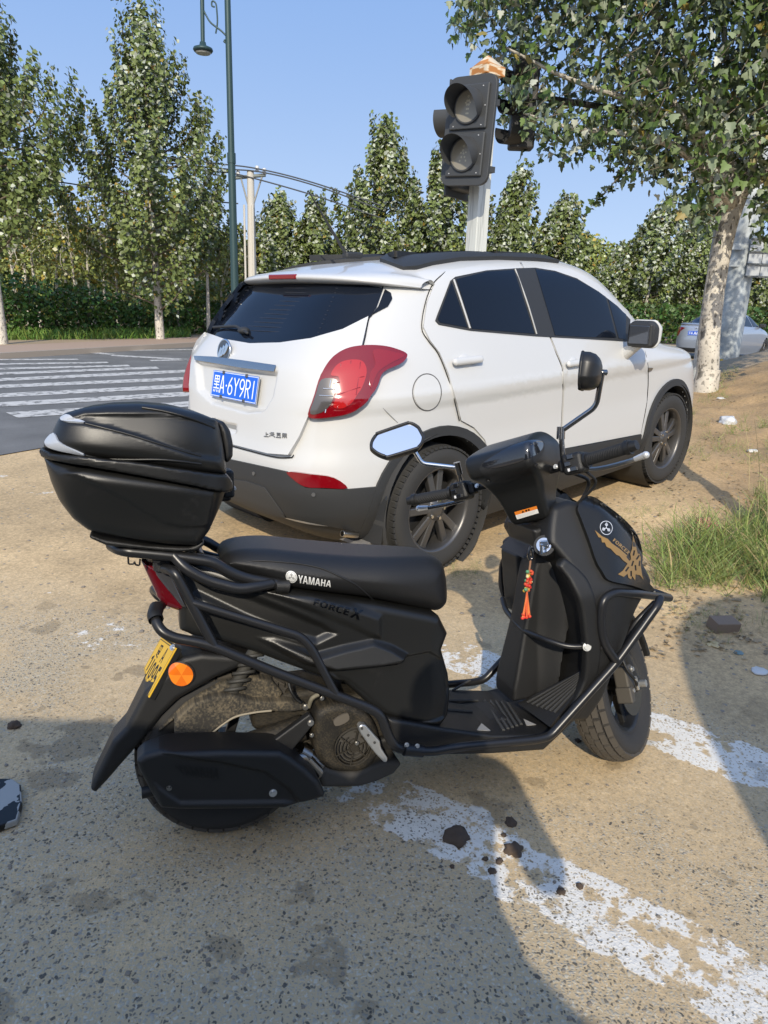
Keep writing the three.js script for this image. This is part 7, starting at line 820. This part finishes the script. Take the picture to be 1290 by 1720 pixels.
{ // utility pole and wires
  const D = 22.5, b = atDepth(424, 470, D), t = thing('utility_pole', 'pale concrete utility pole with crossarm among the trees', 'utility pole', V(b.x, 0, b.z)), at = (px, py) => atDepth(px, py, D).sub(t.position), top = at(426, 288).y, mc = M(0.55, 0.52, 0.46, 0.9); obj('post', between(V(0, -0.3, 0), V(0, top, 0), 0.15, 0.10, 16), mc, t); const a = at(394, 299), c = at(446, 294); obj('crossarm', between(V(a.x, a.y, 0), V(c.x, c.y, 0), 0.05, 0.05, 8), M(0.2, 0.22, 0.2, 0.6), t); obj('brace', [between(V(a.x * 0.6, a.y, 0), V(0, a.y - 1, 0), 0.025), between(V(c.x * 0.8, c.y, 0), V(0, c.y - 1, 0), 0.025)], M(0.3, 0.3, 0.28, 0.6), t); for (const q of [[444, 291], [432, 287], [400, 294]]) { const p = at(...q); const g = cyl(0.05, 0.06, 0.16, 10); g.translate(p.x, p.y + 0.05, 0); obj('insulator', g, M(0.7, 0.7, 0.68, 0.3), t); }
  const la = at(411, 310); for (const s of [0, 1]) obj('ladder_rail', between(V(la.x + s * 0.25, 0, 0.15), V(la.x + s * 0.25, at(411, 345).y, 0.15), 0.03), mc, t);
  const W = [[[-80, 212], [95, 241], [350, 273], [430, 283], [520, 305], [640, 345]], [[-80, 222], [95, 250], [350, 281], [438, 289], [530, 312], [640, 352]], [[-80, 232], [95, 258], [350, 287], [400, 293], [520, 326], [640, 366]], [[-80, 285], [108, 307], [150, 315], [260, 330], [330, 336], [400, 342]]]; const lb = ['uppermost overhead wire sagging to the utility pole', 'second overhead wire from the top of the utility pole line', 'third overhead wire reaching the crossarm end', 'lowest overhead wire disappearing into the roadside trees']; W.forEach((w, i) => tag(obj('overhead_wire', tube(w.map(p => atDepth(p[0], p[1], D - 0.1)), 0.020, 60, 5), M(0.05, 0.055, 0.06, 0.6)), lb[i], 'wire', 'overhead wires')); }
{ // back of a large road sign on a galvanised post
  const D = 16, b = atDepth(1216, 600, D), t = thing('road_sign', 'grey ribbed back of a large road sign on thick galvanised post', 'road sign', V(b.x, groundY(b.x, b.z), b.z)), at = (px, py, d = D) => atDepth(px, py, d).sub(t.position); const gT = dataTex(256, 256, (u, v) => { const n = tileFbm(u, v, 6, 5, 3), k = 0.50 + 0.5 * (n - 0.5); return [toS(k * 0.86), toS(k * 0.93), toS(k * 0.95)]; }); gT.repeat.set(2, 4); const mg = M(1, 1, 1, 0.55, { map: gT, metalness: 0.25 }); obj('post', between(V(0, -0.4, 0), V(0.05, 7.5, 0), 0.30, 0.24, 28), mg, t); obj('base_flange', [between(V(0, -0.1, 0), V(0, 0.06, 0), 0.5, 0.5, 28)], mg, t);
  for (let i = 0; i < 6; i++) { const a = i * 1.047; obj('anchor_bolt', between(V(0.4 * Math.cos(a), 0, 0.4 * Math.sin(a)), V(0.4 * Math.cos(a), 0.16, 0.4 * Math.sin(a)), 0.03), M(0.5, 0.35, 0.05, 0.6), t); }
  const y0 = at(1262, 466).y, y1 = at(1262, 404).y, x0 = at(1244, 430).x, wd = 3.4, mp = M(0.46, 0.48, 0.49, 0.55, { metalness: 0.2 }), rows = 3, cols = 12; for (let j = 0; j < rows; j++) for (let i = 0; i < cols; i++) obj('sign_panel', box(wd / cols - 0.015, (y1 - y0) / rows - 0.03, 0.03, x0 + (i + 0.5) * wd / cols, y0 + (j + 0.5) * (y1 - y0) / rows, 0.35), mp, t); for (let j = 0; j <= rows; j++) obj('sign_rail', box(wd, 0.035, 0.06, x0 + wd / 2, y0 + j * (y1 - y0) / rows, 0.38), M(0.12, 0.13, 0.13, 0.6), t); obj('sign_arm', [box(2.0, 0.12, 0.12, x0 + 0.6, y0 + 0.25, 0.2), box(2.0, 0.12, 0.12, x0 + 0.6, y1 - 0.15, 0.2)], mg, t); }
{ const a = onGround(1060, 559), b = onGround(1340, 566), d = b.clone().sub(a); const L = d.length(); const g = box(L * 1.6, 0.75, 0.25, 0, 0.37, 0); const w = tag(obj('concrete_barrier', g, M(0.50, 0.46, 0.40, 0.9)), 'long low concrete barrier behind the parked silver car', 'barrier'); w.position.copy(a.clone().lerp(b, 0.5)); w.position.z = Math.min(w.position.z, -29); w.position.y = 0; w.position.x = 11; w.rotation.y = 0.15; }
// silver saloon parked beyond the dirt bank
{
  const car = thing('saloon_car', 'silver saloon with blue plate half hidden behind the near tree trunk', 'car'), p = onGround(1172, 601); carFrame(car, THREE.MathUtils.degToRad(46), p.x, 0, p.z + 0.6);
  const B = carBody({ rear: [[0.2, 0.35, 0.6, 0.85, 0.98, 1.03, 1.08, 1.25, 1.36, 1.41, 1.44], [-0.85, -0.95, -0.98, -0.95, -0.92, -0.86, -0.45, 0.0, 0.45, 0.85, 1.3]], front: [[0.2, 0.5, 0.75, 0.9, 0.98, 1.1, 1.3, 1.4, 1.44], [3.4, 3.5, 3.4, 3.0, 2.5, 2.2, 1.8, 1.55, 1.35]], width: [[0.2, 0.5, 0.8, 0.95, 1.05, 1.2, 1.33, 1.40, 1.44], [0.80, 0.88, 0.89, 0.86, 0.80, 0.70, 0.60, 0.46, 0.05]], power: [[0.2, 0.9, 1.2, 1.44], [4.5, 4.3, 4, 3]], xc: 1.3, top: 1.44 }), cast = caster(B, car); const mS = M(0.42, 0.46, 0.52, 0.3, { metalness: 0.5, clearcoat: 0.8 });
  const ys = []; for (let i = 0; i <= 50; i++) ys.push(lerp(0.2, 1.3, i / 50)); for (let i = 1; i <= 16; i++) ys.push(1.3 + 0.14 * (1 - Math.pow(1 - i / 16, 1.8))); obj('body', bodyMesh(B, ys, 160, m => [0, 2.7].some(x => Math.hypot(m.x - x, m.y - 0.33) < 0.36 && Math.abs(m.z) > 0.45)), mS, car);
  for (const x of [0, 2.7]) for (const s of [-1, 1]) wheelParts(car, 'wheel', x, 0.32, s * 0.76, 0.32, 0.2, 0.21, s, 5, mRim);
  const flank = (x, y) => { let a = 0, b = 1.2; for (let i = 0; i < 26; i++) { const m = (a + b) / 2; if (B.G(x, y, m) < 0) a = m; else b = m; } const q = V(x, y, a); return { p: q, n: B.N(q) }; }, rearP = (z, y) => { let a = 1.3, b = -1.2; for (let i = 0; i < 26; i++) { const m = (a + b) / 2; if (B.G(m, y, z) < 0) a = m; else b = m; } const q = V(a, y, z); return { p: q, n: B.N(q) }; };
  const sideP = (n, P, m, o) => { const g = sheet(P, flank, 0.1, o, 0.01); obj(n, g, m, car); obj(n, mirrorZ(g), m, car); }; sideP('side_window', [[0.35, 1.05], [0.75, 1.30], [1.25, 1.34], [1.25, 1.02]], mGlass, 0.006); sideP('side_window', [[1.32, 1.02], [1.32, 1.34], [1.6, 1.30], [2.05, 1.03]], mGlass, 0.006); sideP('arch_lip', Array.from({ length: 12 }, (_, i) => [0.38 * Math.cos(i / 11 * 3.14), 0.33 + 0.38 * Math.sin(i / 11 * 3.14)]).concat(Array.from({ length: 12 }, (_, i) => [0.355 * Math.cos((11 - i) / 11 * 3.14), 0.33 + 0.355 * Math.sin((11 - i) / 11 * 3.14)])), mBlackPl, 0.008);
  const rp = (n, P, m, o) => obj(n, sheet(P, rearP, 0.08, o, 0.01), m, car); rp('rear_window', [[-0.58, 1.08], [-0.46, 1.34], [0.46, 1.34], [0.58, 1.08]], mGlass, 0.006); for (const s of [1, -1]) { rp('tail_lamp', [[s * 0.73, 0.70], [s * 0.74, 0.95], [s * 0.62, 0.98], [s * 0.42, 0.94], [s * 0.56, 0.84], [s * 0.62, 0.70]], mRed, 0.012); } rp('bumper_insert', [[-0.62, 0.24], [-0.62, 0.36], [0.62, 0.36], [0.62, 0.24]], mBlackPl, 0.01); rp('spoiler_lip', [[-0.7, 1.02], [-0.7, 1.05], [0.7, 1.05], [0.7, 1.02]], mS, 0.05);
  const pt = canvasTex(256, 84, (c, w, h) => { c.fillStyle = '#1f57c8'; c.fillRect(0, 0, w, h); c.strokeStyle = '#e8eef8'; c.lineWidth = 3; c.strokeRect(4, 4, w - 8, h - 8); c.fillStyle = '#eef2fa'; for (const [x, y, ww, hh] of [[18, 16, 26, 5], [18, 30, 26, 5], [28, 16, 6, 50], [16, 50, 30, 5]]) c.fillRect(x, y, ww, hh); fit(c, 'A', 54, 68, 30, 50, 'bold 96px sans-serif'); fit(c, 'A61', 100, 68, 130, 50, 'bold 96px sans-serif'); }); const s0 = rearP(-0.06, 0.80), pg = new THREE.Group(); pg.name = 'number_plate'; pg.position.copy(s0.p).addScaledVector(s0.n, 0.02); pg.rotation.y = -Math.PI / 2; car.add(pg); obj('plate_sheet', box(0.44, 0.14, 0.01), mS, pg); const pf = new THREE.PlaneGeometry(0.436, 0.136); pf.translate(0, 0, 0.008); obj('plate_face', pf, M(1, 1, 1, 0.4, { map: pt }), pg);
  const em = rearP(-0.06, 0.955); const eg = [[-0.03, 0.0], [0.03, 0]].map(([x]) => box(0.012, 0.06, 0.012, x, 0, 0)); eg.push(box(0.06, 0.012, 0.012, 0, 0, 0)); const e = merge(eg); e.rotateY(-Math.PI / 2); e.translate(em.p.x - 0.02, em.p.y, em.p.z); obj('emblem', e, mChrome, car);
  const mg = flank(1.95, 1.02); for (const s of [1, -1]) obj('door_mirror', box(0.14, 0.12, 0.2, mg.p.x, 1.06, s * (mg.p.z + 0.1), 0.04), mBlackPl, car);
}
// ------------------------------------------------------------------ litter, stones, clods on the ground
const lump = (r, seed, sq = 0.6) => { const g = new THREE.IcosahedronGeometry(r, 3), p = g.attributes.position; for (let i = 0; i < p.count; i++) { const v = V(p.getX(i), p.getY(i), p.getZ(i)), n = v.clone().normalize(), k = 0.45 + 1.1 * fbm(n.x * 3 + seed, n.z * 3 + n.y * 2.1 + seed * 3, 5); v.multiplyScalar(k); p.setXYZ(i, v.x, v.y * sq, v.z); } const q = mergeVertices(g.deleteAttribute('normal').deleteAttribute('uv')); q.computeVertexNormals(); return q; };
{ const cl = [[768, 1412, 0.052, 'largest dark mud clod lying on the worn white line'], [858, 1385, 0.026, 'flat oval dark mud clod beside the worn white line under the scooter'], [846, 1406, 0.012, 'small round dark mud clod near the oval one'], [862, 1432, 0.036, 'wide crumbling brown mud patch with white paint showing round it'], [815, 1446, 0.012, 'small dark mud clod below the largest one'], [838, 1450, 0.015, 'small brown mud clod below the largest one'], [826, 1467, 0.016, 'oval dark mud clod at the lower rim of the line'], [942, 1501, 0.017, 'dark mud clod on the shadow edge across the line'], [973, 1492, 0.014, 'brown sunlit mud clod on the line'], [759, 1459, 0.010, 'tiny dark mud clod left of the line'], [970, 1247, 0.016, 'brown clod of earth beside the front tyre'], [25, 1222, 0.03, 'dark flat earth clod at the shadow edge behind the scooter']]; cl.forEach(([px, py, r, lb], i) => { const p = onGround(px, py), m = tag(obj('mud_clod', lump(r * 0.66, i * 3.7 + 1, 0.75), M(0.085, 0.060, 0.042, 0.95, { bumpMap: grainT(4, 4), bumpScale: 0.002 })), lb, 'mud', 'mud clods on the ground'); m.position.set(p.x, 0.006, p.z); m.rotation.y = i; });
  const br = onGround(1211, 1066), bm = tag(obj('brick', box(0.12, 0.055, 0.075, 0, 0.0275, 0, 0.004), M(0.27, 0.205, 0.155, 0.95, { bumpMap: grainT(3, 3), bumpScale: 0.002 })), 'broken grey-brown brick lying in the shaded dirt', 'brick'); bm.position.set(br.x, groundY(br.x, br.z), br.z); bm.rotation.set(0.15, 0.2, -0.08);
  const rag = (name, px, py, r, col, lb, cat, sq = 0.5, rough = 0.4) => { const p = onGround(px, py, 0.05); let q = p; for (let k = 0; k < 4; k++) q = onGround(px, py, groundY(q.x, q.z)); const m = tag(obj(name, lump(r, px * 0.13, sq), M(...col, rough)), lb, cat); m.position.set(q.x, groundY(q.x, q.z) + r * 0.2, q.z); return m; };
  rag('plastic_bag', 1222, 712, 0.10, [0.62, 0.64, 0.66], 'crumpled clear plastic bag on the dirt bank', 'plastic bag', 0.7, 0.2); rag('paper_scrap', 1264, 760, 0.045, [0.7, 0.68, 0.62], 'small crumpled white paper in the weeds', 'litter'); rag('paper_scrap', 1209, 675, 0.05, [0.68, 0.66, 0.6], 'white scrap of paper near the tree foot', 'litter', 0.3); rag('wrapper', 1200, 1085, 0.028, [0.55, 0.43, 0.22], 'torn yellow wrapper below the brick', 'litter', 0.3); rag('wrapper', 1240, 1098, 0.02, [0.16, 0.24, 0.25], 'teal scrap of wrapper near the brick', 'litter', 0.3); rag('crumpled_packet', 1185, 890, 0.07, [0.55, 0.22, 0.18], 'faded red and white packet in the thick grass', 'litter', 0.9, 0.5); rag('paper_scrap', 1275, 1130, 0.035, [0.6, 0.6, 0.58], 'dirty white scrap in the shade at the pavement edge', 'litter', 0.3);
  { const P = [[-30, 1322], [20, 1322], [34, 1332], [36, 1362], [28, 1390], [0, 1400], [-30, 1398]].map(p => onGround(...p)), s = new THREE.Shape(P.map(p => new THREE.Vector2(p.x, -p.z))), g = new THREE.ExtrudeGeometry(s, { depth: 0.012, bevelSize: 0.004, bevelThickness: 0.004, bevelSegments: 2 }); g.rotateX(-Math.PI / 2); g.translate(0, 0.012, 0); const t = dataTex(256, 256, (u, v) => { const n = tileFbm(u, v, 4, 4, 5), k = n > 0.52 ? 0.06 : 0.62; return [k, k, k * 0.97]; }); t.repeat.set(6, 6); tag(obj('crushed_plastic', g, M(1, 1, 1, 0.5, { map: t })), 'flattened piece of grimy white plastic on the pavement', 'litter'); }
  const rd = rng(55), st = []; for (let i = 0; i < 420; i++) { const far = i > 240, px = rd() * 1290, py = far ? lerp(780, 1080, rd()) : lerp(1080, 1720, rd()); let q = onGround(px, py); if (q.z < -11) continue; const y = groundY(q.x, q.z), r = (far ? 0.008 : 0.004) * (0.5 + rd() * 1.1), g = new THREE.IcosahedronGeometry(r, 0); g.scale(1, 0.55, 1 + 0.4 * rd()); g.rotateY(rd() * 6); g.translate(q.x, y + 0.004 + r * 0.2, q.z); st.push(g); } const m = obj('pebbles', st, M(0.24, 0.205, 0.16, 0.9)); m.userData = { kind: 'stuff', label: 'small stones strewn over the pavement and dirt', category: 'stones' };
}
// ------------------------------------------------------------------ what stands behind the camera and throws the long shadows
{ // photographer holding a phone
  const P = thing('person', 'standing person in dark jacket and trousers holding up a phone', 'person', [0.09, 0, 0.26]); const bones = [];
  const cap = (a, b, r0, r1) => bones.push([a, b, r0, r1]);
  cap([0, 1.68, 0.02], [0, 1.60, 0], 0.095, 0.075); cap([0, 1.56, 0.01], [0, 1.46, 0.03], 0.055, 0.065); cap([-0.15, 1.40, 0.04], [0.15, 1.40, 0.04], 0.085, 0.085); cap([0, 1.36, 0.03], [0, 1.05, 0.03], 0.155, 0.135); cap([-0.06, 0.98, 0.03], [0.06, 0.98, 0.03], 0.125, 0.125);
  for (const s of [-1, 1]) { cap([s * 0.19, 1.39, 0.04], [s * 0.27, 1.16, -0.02], 0.062, 0.05); cap([s * 0.27, 1.16, -0.02], [s * 0.09, 1.38, -0.16], 0.048, 0.036); cap([s * 0.09, 1.38, -0.16], [s * 0.085, 1.42, -0.19], 0.036, 0.03); for (let k = 0; k < 4; k++) cap([s * 0.085, 1.40 + k * 0.018, -0.19], [s * 0.055, 1.385 + k * 0.020, -0.205], 0.010, 0.008); cap([s * 0.08, 1.40, -0.18], [s * 0.045, 1.43, -0.185], 0.011, 0.009); cap([s * 0.09, 0.95, 0.03], [s * 0.11, 0.52, 0.02], 0.09, 0.06); cap([s * 0.11, 0.52, 0.02], [s * 0.12, 0.10, 0.06], 0.058, 0.04); cap([s * 0.12, 0.06, 0.05], [s * 0.13, 0.04, -0.12], 0.045, 0.035); }
  const f = (x, y, z) => { let d = 1e9; for (const [a, b, r0, r1] of bones) { const ex = b[0] - a[0], ey = b[1] - a[1], ez = b[2] - a[2], wx = x - a[0], wy = y - a[1], wz = z - a[2], t = clamp((wx * ex + wy * ey + wz * ez) / (ex * ex + ey * ey + ez * ez)); const q = Math.hypot(wx - ex * t, wy - ey * t, wz - ez * t) - lerp(r0, r1, t); d = d > 1 ? q : smin(d, q, r0 < 0.02 ? 0.006 : 0.03); } return d; };
  obj('body', net(f, [-0.42, -0.02, -0.26], [0.42, 1.82, 0.26], 0.014), M(0.05, 0.055, 0.07, 0.85), P); obj('hair', (() => { const g = new THREE.SphereGeometry(0.108, 20, 14, 0, 6.3, 0, 1.7); g.scale(0.95, 1.05, 1.02); g.translate(0, 1.675, 0.03); return g; })(), M(0.02, 0.018, 0.016, 0.8), P); const ph = box(0.075, 0.15, 0.008, -0.08, 1.41, -0.205, 0.003); obj('phone', ph, mGloss, P); }
function parkedVan(label, T, yaw, pos, col, wx) { const v = thing('parked_van', label, 'van'); carFrame(v, yaw, ...pos); const B = carBody(T), ys = []; for (let i = 0; i <= 40; i++) ys.push(lerp(0.22, T.top - 0.12, i / 40)); for (let i = 1; i <= 12; i++) ys.push(T.top - 0.12 + 0.12 * (1 - Math.pow(1 - i / 12, 1.8))); obj('body', bodyMesh(B, ys, 120, m => wx.some(x => Math.hypot(m.x - x, m.y - 0.34) < 0.38 && Math.abs(m.z) > 0.45)), M(...col, 0.35, { clearcoat: 0.8 }), v); for (const x of wx) for (const s of [-1, 1]) wheelParts(v, 'wheel', x, 0.33, s * (B.hw(0.5) - 0.12), 0.33, 0.2, 0.2, s, 5, mRim); const flank = (x, y) => { let a = 0, b = 1.3; for (let i = 0; i < 26; i++) { const m = (a + b) / 2; if (B.G(x, y, m) < 0) a = m; else b = m; } const q = V(x, y, a); return { p: q, n: B.N(q) }; }; const yt = T.top - 0.22, yb = T.belt; for (const [x0, x1] of T.win) { const g = sheet([[x0, yb], [x0, yt], [x1 - 0.1, yt], [x1, yb]], flank, 0.12, 0.006, 0.01); obj('side_window', g, mGlass, v); obj('side_window', mirrorZ(g), mGlass, v); } obj('underbody', box(wx[1] + 0.6, 0.04, 1.4, wx[1] / 2, 0.25, 0), M(0.20, 0.19, 0.18, 0.85), v); return v; }
parkedVan('dark grey minivan parked behind the photographer', { rear: [[0.2, 0.5, 1.0, 1.5, 1.9, 2.02, 2.08], [-0.8, -0.9, -0.88, -0.75, -0.55, -0.1, 0.9]], front: [[0.2, 0.5, 0.85, 1.0, 1.06, 1.2, 1.6, 1.95, 2.03, 2.08], [3.55, 3.65, 3.6, 3.35, 2.9, 2.55, 2.1, 1.75, 1.5, 1.1]], width: [[0.2, 0.6, 1.0, 1.5, 1.9, 2.02, 2.08], [0.84, 0.9, 0.88, 0.8, 0.7, 0.5, 0.05]], power: [[0.2, 1, 2.08], [4.5, 4.5, 3.6]], xc: 1.0, top: 2.08, belt: 1.15, win: [[-0.3, 0.6], [0.66, 1.55]] }, 0.0, [-1.95, 0, 1.52], [0.06, 0.065, 0.07], [0, 2.75]);
parkedVan('tall white delivery van parked behind the photographer', { rear: [[0.2, 0.5, 1.5, 2.7, 2.95], [-0.9, -0.95, -0.93, -0.85, -0.6]], front: [[0.2, 0.6, 1.2, 1.8, 2.1, 2.4, 2.65, 2.85, 2.95], [3.02, 3.1, 3.1, 3.08, 3.05, 2.98, 2.86, 2.6, 1.7]], width: [[0.2, 0.6, 1.4, 2.5, 2.8, 2.95], [0.86, 0.95, 0.95, 0.9, 0.75, 0.1]], power: [[0.2, 1, 2.95], [6, 6, 5]], xc: 1.0, top: 2.95, belt: 1.5, win: [[1.9, 2.8]] }, Math.PI, [4.02, 0, 1.55], [0.7, 0.7, 0.68], [0, 2.4]);
{ const g = between(V(0, -0.3, 0), V(0, 1.75, 0), 0.07, 0.06, 16); const p = V(2.38, 0, -3.6), b = tag(obj('marker_post', g, M(0.6, 0.6, 0.58, 0.6)), 'short round white marker post standing on the dirt outside the frame', 'post'); b.position.copy(p); }
shade(scene);
renderer.render(scene, camera);
